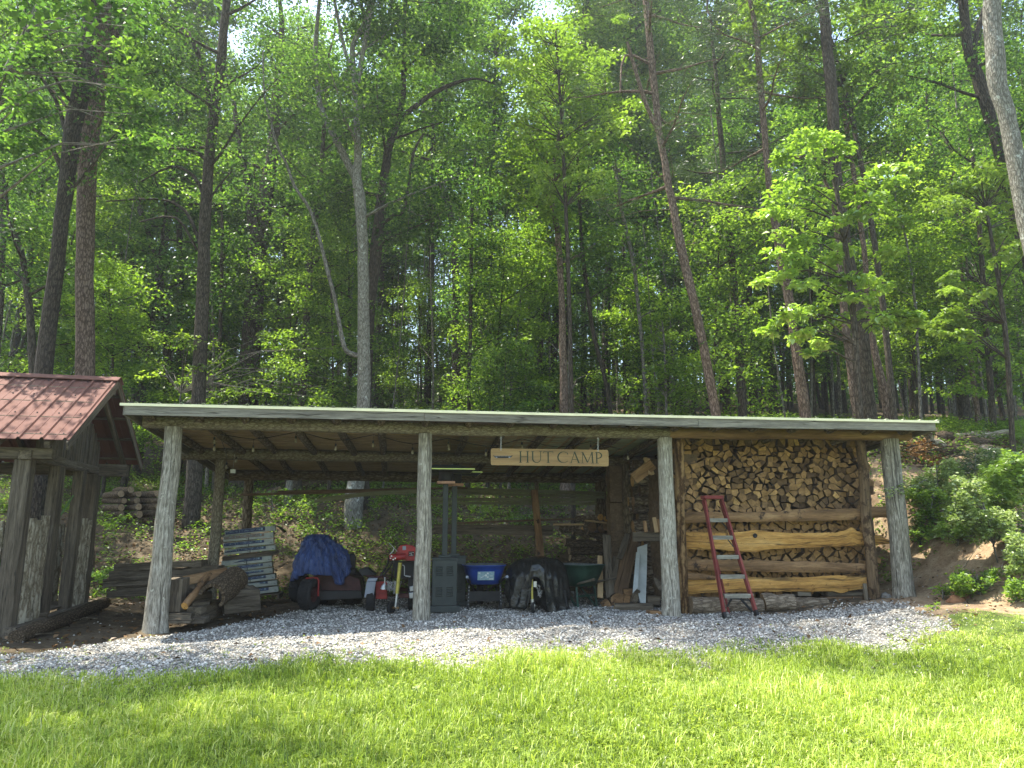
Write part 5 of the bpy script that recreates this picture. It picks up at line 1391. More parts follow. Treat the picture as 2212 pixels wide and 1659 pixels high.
flat_px('curved_plank', [(885, 1160), (940, 1190), (975, 1250), (975, 1320), (930, 1290), (900, 1230)], .9, .6, .05, M['oldwood'], 'curved grey slab end beside the thick log post base', 'plank', z7)
def chunk(name, x0, x1, y0, y1, t_, dep, mat, label, rot=0, cat='wood block', zf_=None, jit=.012):
    zf_ = zf_ or z7; a, b = att(*zf_(x0, y0), t_), att(*zf_(x1, y1), t_); c = (a + b) / 2
    mb = MB(); mb.boxm(Matrix.Translation(c + EY * dep / 2) @ Matrix.Rotation(ANG, 4, 'Z') @ Matrix.Rotation(rot, 4, 'Y'), (abs((b - a).dot(EX)), dep, abs(a.z - b.z)), 0, jit, 0)
    return tag(mb.build(name, mat, bevel=.008), label, cat)
chunk('wood_block', 325, 410, 1425, 1505, 1.3, .2, M['slabdark'], 'tilted split block at the left end of the short low log', -.5)
a = att(*z7(485, 1420), 1.5); tag(log('wood_block', a, a + EY * .3, .13, .13, [M['logbark'], M['slabdark']], None, 3, 3), 'short round block standing behind the tilted split one', 'wood block')
chunk('wood_block', 555, 645, 1295, 1350, 1.5, .25, M['slabdark'], 'flat split block on top of the small block heap')
chunk('wood_block', 560, 620, 1355, 1450, 1.4, .2, M['slabdark'], 'narrow split block under the flat one', .3)
chunk('wood_block', 660, 722, 1295, 1445, 1.2, .15, M['oldwood'], 'dark pointed block in front of the pale panels', .35)
chunk('wood_block', 820, 955, 1372, 1470, 1.1, .3, M['oldwood'], 'dark squared block right of the pale panels')
a, b = att(*z7(445, 1490), .95), att(*z7(860, 1488), .95); tag(log('low_log', a, b, .075, .07, [M['oldwood'], M['end']], None, 8), 'short weathered log lying on the gravel before the blocks', 'log')
chunk('root_chunk', 835, 965, 1535, 1575, .0, .2, M['slabdark'], 'flat bark chunk on the gravel at the foot of the split-based log post')
chunk('stack_board', 650, 955, 668, 768, 1.0, .04, M['oldwood'], 'broad dull board across the sideways stack beside the log post', cat='board', jit=.004)
for i, (a, b, w_, lb) in enumerate([((880, 505), (908, 668), 8, 'pale split stick standing in the sideways stack'), ((918, 525), (938, 668), 5, 'brown stick beside the pale split stick in the stack'), ((775, 545), (795, 665), 6, 'thin brown stick at the left inside the sideways stack')]):
    lumber('standing_stick', z7(*a), 1.0, z7(*b), .95, w_, .04, M['slabdark'] if i else M['newwood'], lb, 'stick', up=EX, edge=.006)
for i, (a, b, w_, lb) in enumerate([((1650, 510), (1790, 400), 24, 'broad slanting plank at the top of the sideways stack'), ((1730, 355), (1790, 480), 7, 'pale splintered stick leaning at the top of the stack'), ((1755, 360), (1765, 478), 6, 'second splintered stick at the top of the stack')]):
    lumber('splinter_plank', z4(*a), 1.25, z4(*b), 1.2, w_, .05, M['newwood'] if i else M['slabdark'], lb, 'plank', up=EX if i else None, edge=.01)

# timber heap by the left corner post --------------------------------------------
def c6(zx, zy, t_): return att(*z6(zx, zy), t_)
def z6box(name, x0, x1, y0, y1, t_, dep, mat, lb, yaw=0, rot=0, jit=.01, gl=0, grp=None, cat='timber'):
    a, b = c6(x0, y0, t_), c6(x1, y1, t_); c = (a + b) / 2
    mb = MB(); mb.boxm(Matrix.Translation(c + EY * dep / 2) @ Matrix.Rotation(ANG + yaw, 4, 'Z') @ Matrix.Rotation(rot, 4, 'Y'), (abs((b - a).dot(EX)), dep, abs(a.z - b.z)), 0, jit, gl)
    return tag(mb.build(name, mat, bevel=.01), lb, cat, grp)
GT = 'timber heap by the corner post'
z6box('timber_block', 790, 962, 785, 1175, .15, .35, M['oldwood'], 'upright squared block with rounded top beside the corner post', gl=2, grp=GT)
z6box('slab_offcut', 765, 1095, 1185, 1255, .05, .5, M['oldwood'], 'thick grey slab low on the timber heap by the corner post', grp=GT, jit=.02)
z6box('slab_offcut', 750, 1085, 1268, 1318, -.02, .5, M['oldwood'], 'lowest thin grey slab of the heap, touching the gravel', grp=GT, jit=.02)
z6box('slab_offcut', 1050, 1230, 1255, 1320, .1, .35, M['oldwood'], 'small dark slab end between the heap and the gravel', grp=GT, jit=.02)
for (a, ta), (b, tb), h, wd, lb in [(((1125, 1215), .25), ((1400, 1110), 1.3), .24, .2, 'heavy squared beam pointing out of the heap towards the gravel'), (((1000, 1020), .5), ((1290, 985), .9), .14, .16, 'squared beam across the middle of the timber heap'), (((985, 905), .5), ((1180, 1000), 1.2), .1, .14, 'grey plank sloping under the bark slab'), (((975, 960), .6), ((1080, 965), .9), .07, .14, 'short plank end in the heap beside the upright block'), (((1090, 1085), .45), ((1290, 1068), .6), .06, .12, 'thin plank below the middle beam of the heap')]:
    mb = MB(); mb.bar(c6(*a, ta), c6(*b, tb), h, wd, seg=4, jit=.008); tag(mb.build('timber', M['oldwood'], bevel=.006), lb, 'timber', GT)
z6box('timber_block', 1400, 1810, 915, 1185, .9, .6, M['oldwood'], 'big dark block at the right of the timber heap, beside the gravel', yaw=.35, grp=GT, jit=.03)
# half-round bark slabs
def halflog(name, p0, p1, r, th, a0, a1, mat, lb, seed=0, taper=1):
    d = (p1 - p0); a_, b_ = frame_of(d); mb = MB(); n, m = 14, 10; vs, gcs, fs = [], [], []
    for j in range(m + 1):
        f = j / m; rr_ = r * (1 + (taper - 1) * f)
        for lay in (0, 1):
            for i in range(n + 1):
                ang = R(a0 + (a1 - a0) * i / n); q_ = (rr_ - th * lay) * (1 + .05 * noise.noise(V3((i * .4, f * 3, seed))))
                vs.append(p0 + d * f + a_ * math.cos(ang) * q_ + b_ * math.sin(ang) * q_); gcs.append((math.cos(ang) * r, math.sin(ang) * r + seed, f * d.length))
    w_ = 2 * (n + 1)
    for j in range(m):
        for i in range(n):
            fs.append((j * w_ + i, j * w_ + i + 1, (j + 1) * w_ + i + 1, (j + 1) * w_ + i)); q_ = n + 1
            fs.append((j * w_ + q_ + i + 1, j * w_ + q_ + i, (j + 1) * w_ + q_ + i, (j + 1) * w_ + q_ + i + 1))
        for i in (0, n): fs.append((j * w_ + i, (j + 1) * w_ + i, (j + 1) * w_ + n + 1 + i, j * w_ + n + 1 + i))
    for j in (0, m):
        for i in range(n): fs.append((j * w_ + i, j * w_ + i + 1, j * w_ + n + 2 + i, j * w_ + n + 1 + i))
    mb.add(vs, gcs, fs, 0, False); return tag(mb.build(name, mat), lb, 'bark slab', GT)
halflog('bark_slab', c6(1330, 1000, .3), c6(1600, 800, 1.2), .2, .05, -50, 170, M['logbark'], 'large curved bark slab like half a barrel on the timber heap', 2, 1.1)
halflog('bark_slab', c6(1010, 865, .7), c6(1490, 775, 1.2), .14, .1, 10, 170, M['slabdark'], 'flatter bark slab with a sunlit patch on top of the heap', 5, 1.2)
tag(log('cut_pole', c6(1015, 1105, -.1), c6(1290, 740, .9), .055, .045, [M['slabdark'], M['slab']], None, 4, 10, .02, .1, 12), 'short peeled pole with an orange cut end lying on the timber heap', 'pole')
for a, b, w_, lb in [((1690, 850), (1860, 925), 5, 'thin plank scrap pointing right on the heap'), ((1650, 880), (1800, 930), 8, 'broad plank scrap lying on the big dark block'), ((1590, 870), (1700, 905), 6, 'short wedge scrap against the curved bark slab')]:
    lumber('plank_scrap', z6(*a), 1.2, z6(*b), 1.1, w_, .1, M['oldwood'], lb, 'plank', seg=3, jit=.008)
p = ground_at(*z6(1380, 1265)); mb = MB(); mb.boxm(Matrix.Translation(p + V3((0, 0, .02))) @ Matrix.Rotation(.4, 4, 'Z'), (.55, .3, .05), 0, .03); tag(mb.build('flat_board', M['oldwood'], bevel=.01), 'flat weathered board on the soil at the gravel edge', 'board')
# long sawn slabs behind
GG = 'long grey slabs stacked behind the corner post'
for i, (a, b, w_, dep, lb) in enumerate([((235, 648), (1250, 605), 14, .3, 'topmost long grey slab behind the corner post'), ((180, 745), (1440, 690), 19, .3, 'second long slab with ragged pale edge'), ((110, 830), (1250, 760), 15, .3, 'third long slab, just above the shaded gap'), ((880, 690), (1440, 650), 9, .2, 'short dark slab stacked at the right end of the long slabs'), ((300, 900), (1200, 830), 12, .4, 'dark slab just above the bottom one behind the corner post'), ((190, 965), (1210, 890), 15, .4, 'bottom dark slab pressed into the soil behind the corner post')]):
    lumber('long_slab', z6(*a), 2.6 + .05 * i, z6(*b), 2.4, w_, dep, M['oldwood'], lb, 'slab', seg=12, group=GG, edge=.02, jit=.008)
# small notice
n_ = att(503, 1018, 2.65); mb = MB(); mb.boxm(Matrix.Translation(n_) @ Matrix.Rotation(.3, 4, 'Z'), (.09, .004, .07)); 
mb.tube([n_ + V3((0, 0, .035)), n_ + V3((.01, 0, .32))], .002, 4); tag(mb.build('hanging_card', M['white']), 'small white card hanging beside the inner left log post', 'card')
# ------------------------------------------------------------------ timber hut at the left
HA = R(13); HX = V3((math.cos(HA), math.sin(HA), 0)); HY = V3((-math.sin(HA), math.cos(HA), 0)); HO = V3((-6.9, 10.6, 0))
def H(a, b, z): return HO + HX * a + HY * b + V3((0, 0, z))
hut = thing('timber_hut', H(-2, 1.5, 0), 'small rustic timber hut with a faded red metal roof and bark slab walls', 'hut')
def hroof(b): return 3.93 - (abs(b - 1.55) / 2.05) * 1.27
A0, A1 = -5.2, .68
for nm, b0, b1 in (('roof', -.5, 1.55), ('roof', 3.6, 1.55)):
    prof = []; a = A1
    prof.append((a, 0))
    while a > A0:
        prof += [(a - .03, .0), (a - .045, .028), (a - .07, .028), (a - .085, 0), (a - .19, .0), (a - .195, .006), (a - .205, .006), (a - .21, 0)]; a -= .29
    mb = MB(); vs, gcs, fs = [], [], []
    for lay in (0, -.01):
        for b in (b0, b1):
            for a, dz in prof: vs.append(H(a, b, hroof(b) + dz + lay)); gcs.append((a, 0, b * 1.2))
    n = len(prof)
    for i in range(n - 1): fs += [(i, i + 1, n + i + 1, n + i), (2 * n + i, 3 * n + i, 3 * n + i + 1, 2 * n + i + 1), (i, 2 * n + i, 2 * n + i + 1, i + 1)]
    fs += [(0, n, 3 * n, 2 * n)]
    mb.add(vs, gcs, fs); rf = mb.build('roof', M['redroof'], hut)
    if b0 < 0:
        mb = MB()
        for bb in (-.35, .25, .85, 1.35):
            a = A1 - .13
            while a > -3.2:
                mb.lathe(Matrix.Translation(H(a, bb, hroof(bb) + .0)), [(0, .02), (.009, .016), (.012, 0)], 6); a -= .29
        mb.build('roof_screws', M['black'], rf)
mb = MB(); mb.bar(H(A1 + .02, 1.45, 3.9), H(A0, 1.45, 3.9), .012, .2, up=V3((0, 0, 1)) + HY * -.5); mb.bar(H(A1 + .02, 1.66, 3.9), H(A0, 1.66, 3.9), .012, .2, up=V3((0, 0, 1)) + HY * .5)
mb.build('ridge_cap', M['redroof'], hut)
def hbar(name, p, q, w, th, mat, up=None, **k):
    mb = MB(); mb.bar(p, q, w, th, up=up or V3((0, 0, 1)), **k); return mb.build(name, mat, hut, bevel=.008)
hbar('barge_board', H(A1 - .02, -.5, hroof(-.5) - .09), H(A1 - .02, 1.53, 3.82), .12, .03, M['oldwood'], edge=.006, seg=6)
hbar('barge_board', H(A1 - .02, 3.6, hroof(3.6) - .09), H(A1 - .02, 1.57, 3.82), .12, .03, M['oldwood'], edge=.006, seg=6)
for a in (A1 - .3, -.25, -1.2, -2.2, -3.2, -4.2):
    hbar('rafter', H(a, -.42, hroof(-.42) - .12), H(a, 1.5, 3.79), .1, .07, M['oldwood']); hbar('rafter', H(a, 3.5, hroof(3.5) - .12), H(a, 1.6, 3.79), .1, .07, M['oldwood'])
for b in (-.3, .2, .7, 1.2, 1.9, 2.4, 2.9, 3.4):
    hbar('purlin', H(A1 - .05, b, hroof(b) - .045), H(A0, b, hroof(b) - .045), .03, .14, M['oldwood'])
hbar('ridge_beam', H(A1 - .05, 1.55, 3.72), H(A0, 1.55, 3.72), .16, .09, M['oldwood'])
# plates and tie beam
tb0 = 2.5
hbar('plate_beam', H(.35, .0, tb0), H(A0, .0, tb0), .16, .2, M['oldwood'], seg=8, edge=.01)
hbar('plate_beam', H(.55, 3.1, tb0), H(A0, 3.1, tb0), .2, .2, M['oldwood'], seg=8, edge=.01)
hbar('tie_beam', H(.02, -.15, tb0 - .02), H(.02, 3.25, tb0 - .02), .14, .16, M['oldwood'], seg=6, edge=.01)
hbar('tie_beam', H(-3, -.15, tb0), H(-3, 3.25, tb0), .16, .16, M['oldwood'])
# gable boards
mb = MB(); b = .12; i = 0
while b < 3.02:
    top = hroof(b + .05) - .1 - .14 + .02
    if top > tb0 + .08: mb.bar(H(.06 + (.014 if i % 2 else 0), b + .05, tb0 + .03), H(.06 + (.014 if i % 2 else 0), b + .05, top + .1), .1 + rnd.uniform(-.01, .012), .02, up=HY, jit=.002)
    b += .108; i += 1
mb.build('gable_boarding', M['oldwood'], hut)
def hpost(a, b, w, d, z0=.0, z1=tb0 - .08, mat='oldwood', name='post'):
    p = H(a, b, 0); z0 = g(p.x, p.y) + z0; mb = MB()
    mb.bar(H(a, b, z0), H(a + rnd.uniform(-.02, .02), b + rnd.uniform(-.02, .02), z1), w, d, up=HY, seg=8, edge=.012, jit=.003)
    return mb.build(name, M[mat], hut, bevel=.012)
hpost(-.02, .02, .22, .22); hpost(.02, 1.2, .26, .16); hpost(.02, 2.2, .2, .16); hpost(.0, 3.02, .24, .22)
hpost(-2.6, .0, .22, .2); hpost(-2.6, 3.05, .22, .2); hpost(-4.6, 0, .22, .2); hpost(-4.6, 3.05, .22, .2)
# slab walls
def hslab(a, b, w, z1, along=HY, off=.1, mat='slabbark'):
    p = H(a, b, 0); z0 = g(p.x, p.y) + .12
    c0, c1 = H(a, b, z0), H(a, b, z1 + rnd.uniform(-.06, .05)); mb = MB(); vs, gcs, fs = [], [], []
    nn = HX if along is HY else -HY
    n, m = 8, 12
    for j in range(m + 1):
        f = j / m
        for i in range(n + 1):
            u = i / n * 2 - 1; e = .02 * noise.noise(V3((f * 3 + a * 3, b * 9, u)))
            vs.append(c0 + (c1 - c0) * f + along * (u * w / 2 + e) + nn * (.055 * (1 - u * u) + .03 * noise.noise(V3((u * 3 + b * 7, f * 6, a * 5))))); gcs.append((u * w / 2 + b, .03 * (1 - u * u) + a, f * (z1 - z0)))
        vs.append(c0 + (c1 - c0) * f - nn * .02 + along * w / 2); gcs.append((w, 0, f)); vs.append(c0 + (c1 - c0) * f - nn * .02 - along * w / 2); gcs.append((0, 0, f))
    k = n + 3
    for j in range(m):
        for i in range(k): fs.append((j * k + i, j * k + (i + 1) % k, (j + 1) * k + (i + 1) % k, (j + 1) * k + i))
    fs.append(tuple(m * k + i for i in range(k)))
    mb.add(vs, gcs, fs, 0, False); return mb.build('bark_slab', M[mat], hut)
for b, w in ((.3, .26), (.56, .25), (.82, .26)): hslab(.05, b, w, 1.62)
for b, w in ((2.43, .2), (2.64, .22), (2.86, .2)): hslab(.05, b, w, 1.58)
for i in range(9): hslab(-.3 - i * .27, -.02, .26, 1.55, along=HX)
for i in range(6): hslab(-.2 - i * .3, 3.0, .28, 1.5, along=HX)
hbar('sill_beam', H(.12, -.2, .07), H(.1, 3.4, .12), .14, .16, M['oldwood'], seg=6, edge=.01)
mb = MB(); mb.tube(logpts(H(.35, -.6, .06), H(.28, 3.5, .13), 12, .02, 4), .1, 12, .05, 3, 1); mb.build('foot_log', M['logbark'], hut)
hbar('floor_joist', H(.2, .9, .16), H(-4, .9, .16), .12, .12, M['oldwood'])
mb = MB()
for i in range(9): mb.bar(H(.0, .2 + i * .33, .2), H(-5, .2 + i * .33, .2), .03, .3)
mb.build('floor_boards', M['oldwood'], hut)
# hammock
t = leaf_mat('green_fabric', [(0, (.05, .12, .03)), (1, (.1, .2, .05))], .2, .02)
mb = MB()
def ham(u, v):
    a = -2.2 + 2.1 * u; sag = -.75 * math.sin(math.pi * min(1, u)) ; w = .18 + .3 * math.sin(math.pi * u)
    return H(a, 1.75 + (v - .5) * w, 1.55 + sag + .2 * (v - .5) ** 2 - .6 * (1 - u) * 0 + .03 * math.sin(v * 20))
mb.grid(ham, 24, 10); mb.tube([H(-.1, 1.75, 1.55), H(.0, 2.1, 2.0)], .012, 6)
tag(mb.build('hammock', plain('hammock_cloth', (.1, .2, .06), .8)), 'green cloth hammock hanging inside the timber hut', 'hammock')
# ------------------------------------------------------------------ trees
RS = np.random.RandomState(21)
def crown_obj(tree, pts_sprays, radii, per, L, W, mat, flat=.35, tilt=.25, up=.75, droop=.25, name='crown', rs=None, tone=0, ln=None):
    rs = rs or RS
    P, idx = spray_points(pts_sprays, radii, per, rs, flat, tilt)
    V = leaf_arrays(P, L, W, rs, up, droop)
    tonec = rs.normal(.45 + tone, .17, len(pts_sprays))
    lc = np.clip(tonec[idx] + rs.normal(0, .15, len(P)), 0, 1)
    o_ = np.array(ORG[tree.name]) if tree is not None else 0
    me = leaf_mesh(name, V - o_, lc, mat)
    o = bpy.data.objects.new(name, me); COL.objects.link(o)
    if tree is not None: o.parent = tree
    return o
def px_path(pl, Y, dY=0):
    pts, rad = [], []
    n = len(pl)
    for i, q in enumerate(pl):
        Yi = Y + dY * i / max(1, n - 1); a = at(q[0], q[1], Yi); b = at(q[0] + q[2], q[1], Yi)
        pts.append(a); rad.append(max(.012, (b - a).length / 2))
    return pts, rad
def smooth(pts, rad, k=4, wob=.0, seed=0):
    P, Rr = [], []
    n = len(pts)
    for i in range(n - 1):
        p0, p1, p2, p3 = pts[max(i - 1, 0)], pts[i], pts[i + 1], pts[min(i + 2, n - 1)]
        for q in range(k):
            t_ = q / k; t2, t3 = t_ * t_, t_ ** 3
            P.append(.5 * ((2 * p1) + (p2 - p0) * t_ + (2 * p0 - 5 * p1 + 4 * p2 - p3) * t2 + (3 * p1 - p0 - 3 * p2 + p3) * t3)); Rr.append(rad[i] + (rad[i + 1] - rad[i]) * t_)
    P.append(pts[-1]); Rr.append(rad[-1])
    if wob: P = [p + V3((noise.noise(V3((i * .5, seed, 1))), noise.noise(V3((i * .5, seed, 9))), 0)) * wob for i, p in enumerate(P)]
    return P, Rr
def rand_limb(mb, p, az, L, el, r, rr, sprays, sr, nsp, sag=.0, side=True):
    """a curved limb with twigs; spray centres are appended"""
    pts = [p]; d = V3((math.cos(az) * math.cos(el), math.sin(az) * math.cos(el), math.sin(el))); n = 5
    for i in range(n):
        d = (d + V3((rr.uniform(-.22, .22), rr.uniform(-.22, .22), rr.uniform(-.08, .16) - sag))).normalized(); pts.append(pts[-1] + d * L / n)
    mb.tube(pts, [r * (1 - .8 * i / n) for i in range(n + 1)], 6, 0, 0, 0)
    for k in range(nsp):
        f = rr.uniform(.3, 1.05); i = min(n - 1, int(f * n)); q = pts[i] + (pts[i + 1] - pts[i]) * min(1, f * n - i)
        off = V3((rr.gauss(0, .28), rr.gauss(0, .28), rr.gauss(0, .12))) * L * .55
        c = q + off
        if side and k % 2 == 0: mb.tube([q, (q + c) / 2 + V3((0, 0, .05)), c], [r * .28, r * .18, .006], 4, 0, 0, 0)
        sprays.append(c); sr.append(rr.uniform(.6, 1.25))
def make_tree(name, label, path, Y, barkm='pbark', over=(), top=19, limbs=12, z0=8, leafm='leaf', L=.12, per=74, limbL=3.2, sr=.9, group=None, branches=(), px_sprays=(), dY=0, flare=.5, cat='tree', dead=0, pine=False, seed=1, nsp=9, limbr=.05, rough=.05, flat=.35, tone=0, wob=.03, crown=True):
    rr = random.Random(seed * 77 + 5)
    pts, rad = px_path(path, Y, dY)
    d = (pts[0] - pts[1]).normalized()
    p = pts[0].copy(); r0 = rad[0]
    low = []
    for _ in range(400):
        if p.z <= g(p.x, p.y) - .1: break
        p = p + (d * .5 + V3((0, 0, -.5))).normalized() * .1; low.append(p.copy())
    base = low[-1] if low else p
    full = [base] + [low[int(len(low) * f)] for f in (.7, .35)] if len(low) > 4 else [base]
    frad = [r0 * (1 + flare)] + [r0 * (1 + flare * .25), r0 * 1.06] if len(low) > 4 else [r0 * 1.1]
    full += pts; frad += rad
    if top and pts[-1].z < top:
        dd = (pts[-1] - pts[-2]).normalized(); dd = (dd + V3((0, 0, 1.2))).normalized(); k = 4; h = top - pts[-1].z
        for i in range(1, k + 1): full.append(pts[-1] + dd * h * i / k + V3((rr.uniform(-.2, .2), rr.uniform(-.2, .2), 0))); frad.append(max(.03, rad[-1] * (1 - .85 * i / k)))
    loc = V3((base.x, base.y, g(base.x, base.y)))
    tr = thing(name, loc, label, cat, group)
    P_, R_ = smooth(full, frad, 4, wob, seed)
    mb = MB(); mb.tube(P_, R_, 12, rough, seed, 1)
    mb.build('trunk', M[barkm], tr)
    sprays, srs = [], []
    mb = MB()
    for br in branches:
        bp, brd = px_path(br, Y, rr.uniform(-.6, .6)); bp[0].y = Y; B_, Q_ = smooth(bp, brd, 3); mb.tube(B_, Q_, 8, .05, seed, 1); mb.build('branch', M['pbark' if len(br) > 9 else barkm], tr); mb = MB()
    zs = [q.z for q in P_]
    for i in range(limbs):
        z = z0 + (top - z0) * ((i + rr.random()) / max(1, limbs)); j = min(range(len(zs)), key=lambda k_: abs(zs[k_] - z)); q = P_[j]
        az = i * 2.4 + rr.uniform(-.5, .5); L_ = limbL * rr.uniform(.6, 1.15) * (1 - .35 * (z - z0) / max(1, top - z0))
        rand_limb(mb, q, az, L_, rr.uniform(.1, .7) if not pine else rr.uniform(-.15, .3), min(R_[j] * .5, limbr), rr, sprays, srs, nsp)
        mb.build('limb', M[barkm], tr); mb = MB()
    for (oz, oaz, oL) in over:
        j = min(range(len(zs)), key=lambda k_: abs(zs[k_] - oz)); rand_limb(mb, P_[j], R(oaz), oL, .12, .07, rr, sprays, srs, 34); mb.build('limb', M[barkm], tr); mb = MB()
    for i in range(dead):
        j = rr.randrange(len(P_) // 3, len(P_)); az = rr.uniform(0, 6.28); sp_, s2 = [], []
        rand_limb(mb, P_[j], az, rr.uniform(.8, 2.4), rr.uniform(-.3, .3), .012, rr, sp_, s2, 3, .05); mb.build('dead_branch', M[barkm], tr); mb = MB()
    if mb.v: mb.build('dead_twigs', M[barkm], tr)
    if crown:
        if sprays:
            if pine: crown_obj(tr, sprays, [.38 * s_ for s_ in srs], per, .15, .016, M['needle'], .9, .3, .3, 0, rs=np.random.RandomState(seed))
            else: crown_obj(tr, sprays, [sr * s_ for s_ in srs], per, L, L * .62, M[leafm], flat, .25, rs=np.random.RandomState(seed), tone=tone)
    return tr

make_tree('tall_tree', 'straight grey-brown trunk rising right behind the timber hut ridge, the thicker of two', [(186, 1000, 40), (184, 800, 38), (184, 533, 35), (191, 320, 38), (208, 160, 39), (222, 0, 36)], 17.0, 'bbark', (), 22, 14, 10.5, L=.12, seed=1, branches=[[(228, 140, 26), (250, 70, 22), (290, 5, 18), (330, -60, 14)], [(186, 330, 8), (150, 240, 6), (90, 170, 4)]])
make_tree('tall_tree', 'dark trunk leaning right behind the red roof, left neighbour of the grey-brown one', [(86, 990, 36), (95, 795, 34), (127, 533, 29), (153, 320, 33), (179, 160, 35), (200, 20, 32)], 16.2, 'dbark', (), 21, 14, 9, L=.12, seed=2, branches=[[(132, 360, 12), (100, 300, 8), (60, 270, 5)], [(150, 320, 10), (120, 215, 8), (60, 130, 6)]])
make_tree('tall_tree', 'slim dark-barked trunk with bare drooping limbs, based between the hut and the inner left post', [(413, 1120, 36), (429, 870, 30), (441, 533, 25), (454, 320, 21), (474, 160, 20), (490, 0, 15)], 19.8, 'dbark', (), 21, 10, 11, L=.11, seed=3, branches=[[(443, 430, 9), (418, 380, 7), (370, 360, 5), (300, 395, 3)], [(450, 350, 9), (415, 325, 7), (350, 318, 5), (250, 300, 3)], [(430, 520, 9), (400, 455, 7), (340, 430, 5), (230, 435, 3)], [(455, 230, 12), (425, 110, 11), (400, 65, 10), (350, 50, 7)], [(440, 480, 6), (460, 420, 5), (500, 370, 3)], [(425, 540, 6), (380, 470, 5), (300, 480, 3)]], dead=8)
make_tree('tall_tree', 'very thick dark trunk left of the pale forked tree, fading into leaves above', [(536, 870, 44), (541, 760, 42), (558, 533, 40), (575, 420, 32), (590, 320, 26), (598, 200, 20)], 25, 'dbark', (), 23, 12, 9, L=.13, seed=4, branches=[[(548, 560, 18), (535, 400, 14), (520, 330, 12), (505, 220, 9)]])
make_tree('forked_tree', 'pale grey bark tree forking into two main stems above the middle left of the roof', [(768, 1050, 38), (785, 880, 29), (785, 690, 26), (784, 533, 23), (777, 427, 25), (771, 390, 22), (773, 320, 15), (765, 160, 12), (762, 100, 11), (790, 40, 9)], 20, 'wbark', flare=.15, over=[(17, -70, 8), (18.5, -110, 8), (19, -90, 9)], top=21, limbs=12, z0=10, per=130, L=.12, seed=5,
          branches=[[(776, 400, 18), (740, 330, 15), (696, 240, 12), (686, 180, 11), (681, 107, 10), (690, 0, 8)], [(765, 160, 9), (745, 110, 8), (722, 0, 7)], [(693, 200, 8), (730, 175, 7), (766, 130, 5)], [(772, 180, 12), (790, 80, 10), (808, 0, 8)], [(780, 770, 12), (762, 765, 11), (745, 752, 10), (733, 700, 9), (722, 640, 8), (706, 580, 8), (688, 507, 7), (668, 450, 7), (636, 402, 7), (618, 352, 6), (603, 325, 6), (580, 250, 5), (571, 205, 4), (568, 110, 3)]])
make_tree('tall_tree', 'dark curved trunk just right of the pale forked tree with a long arching limb', [(792, 880, 20), (797, 693, 24), (813, 533, 26), (824, 427, 20), (840, 320, 17), (860, 256, 16), (872, 180, 11)], 20.8, 'dbark', over=[(17.5, -85, 8), (19, -105, 9)], top=21, limbs=12, z0=9.5, per=130, L=.12, seed=6,
          branches=[[(866, 255, 12), (895, 232, 12), (930, 205, 11), (984, 179, 8), (1030, 170, 5), (1070, 182, 2)], [(824, 487, 8), (850, 465, 8), (872, 457, 7), (883, 400, 6), (893, 331, 6), (915, 288, 4)]])
make_tree('broken_snag', 'broken-topped dead trunk with stub limbs in the middle of the woods', [(990, 880, 28), (985, 640, 16), (980, 507, 14), (972, 455, 14), (963, 427, 15), (952, 395, 11), (947, 368, 8)], 27, 'dbark', (), 0, 0, crown=False, seed=7, branches=[[(955, 496, 8), (945, 470, 9), (936, 448, 9), (922, 425, 7), (909, 411, 6)], [(945, 492, 7), (915, 470, 6), (880, 455, 4)], [(985, 500, 8), (992, 480, 8), (1003, 460, 5)]])
make_tree('slim_tree', 'straight pencil-thin trunk just right of the broken-topped dead trunk', [(1013, 880, 8), (1017, 640, 8), (1019, 453, 7), (1027, 341, 5)], 24, 'dbark', (), 14, 10, 7, seed=8, limbL=1.8, per=40)
make_tree('tall_tree', 'dark reddish trunk beneath the bright green oak top in mid view', [(1218, 880, 19), (1215, 693, 14), (1207, 533, 13), (1192, 400, 12), (1212, 270, 8), (1216, 160, 7)], 22, 'bbark', (), 16.5, 16, 9.5, 'leafy', L=.14, seed=9, limbL=2.4, sr=.6, per=60, tone=.1)
make_tree('slim_tree', 'thin dark stem leaning left below the blue sky gap', [(1312, 843, 9), (1277, 693, 9), (1256, 507, 8), (1251, 395, 7), (1246, 330, 5)], 23, 'dbark', (), 14, 8, 8, seed=10, limbL=1.8, per=40, dead=3)
make_tree('slim_tree', 'thin mossy stem curving left of the leaning brown pine', [(1390, 789, 8), (1371, 587, 8), (1349, 480, 8), (1331, 373, 7)], 22.5, 'pbark', (), 13, 8, 8, seed=11, limbL=1.8, per=40, dead=3)
make_tree('slim_tree', 'very thin straight dark stem beside the mossy curving one', [(1349, 853, 6), (1347, 560, 6), (1343, 420, 5)], 26, 'dbark', (), 15, 9, 7, seed=12, limbL=1.8, per=40)
make_tree('tall_tree', 'dark trunk of medium width left of the reddish mid-view trunk', [(1165, 811, 14), (1172, 640, 12), (1176, 560, 11), (1180, 430, 8)], 29, 'dbark', (), 19, 12, 8, seed=13, L=.13, per=50)
make_tree('pine_tree', 'leaning brown pine, the one whose trunk slants most to the left', [(1544, 880, 21), (1508, 693, 19), (1471, 533, 20), (1450, 427, 17), (1430, 320, 14), (1410, 160, 16), (1395, 0, 14)], 18, 'bbark', (), 20, 16, 9.5, per=60, pine=True, dead=22, seed=14, limbL=2.6, branches=[[(1424, 290, 10), (1397, 229, 9), (1372, 150, 8), (1355, 90, 6)], [(1408, 140, 7), (1350, 120, 5), (1340, 200, 4)]])
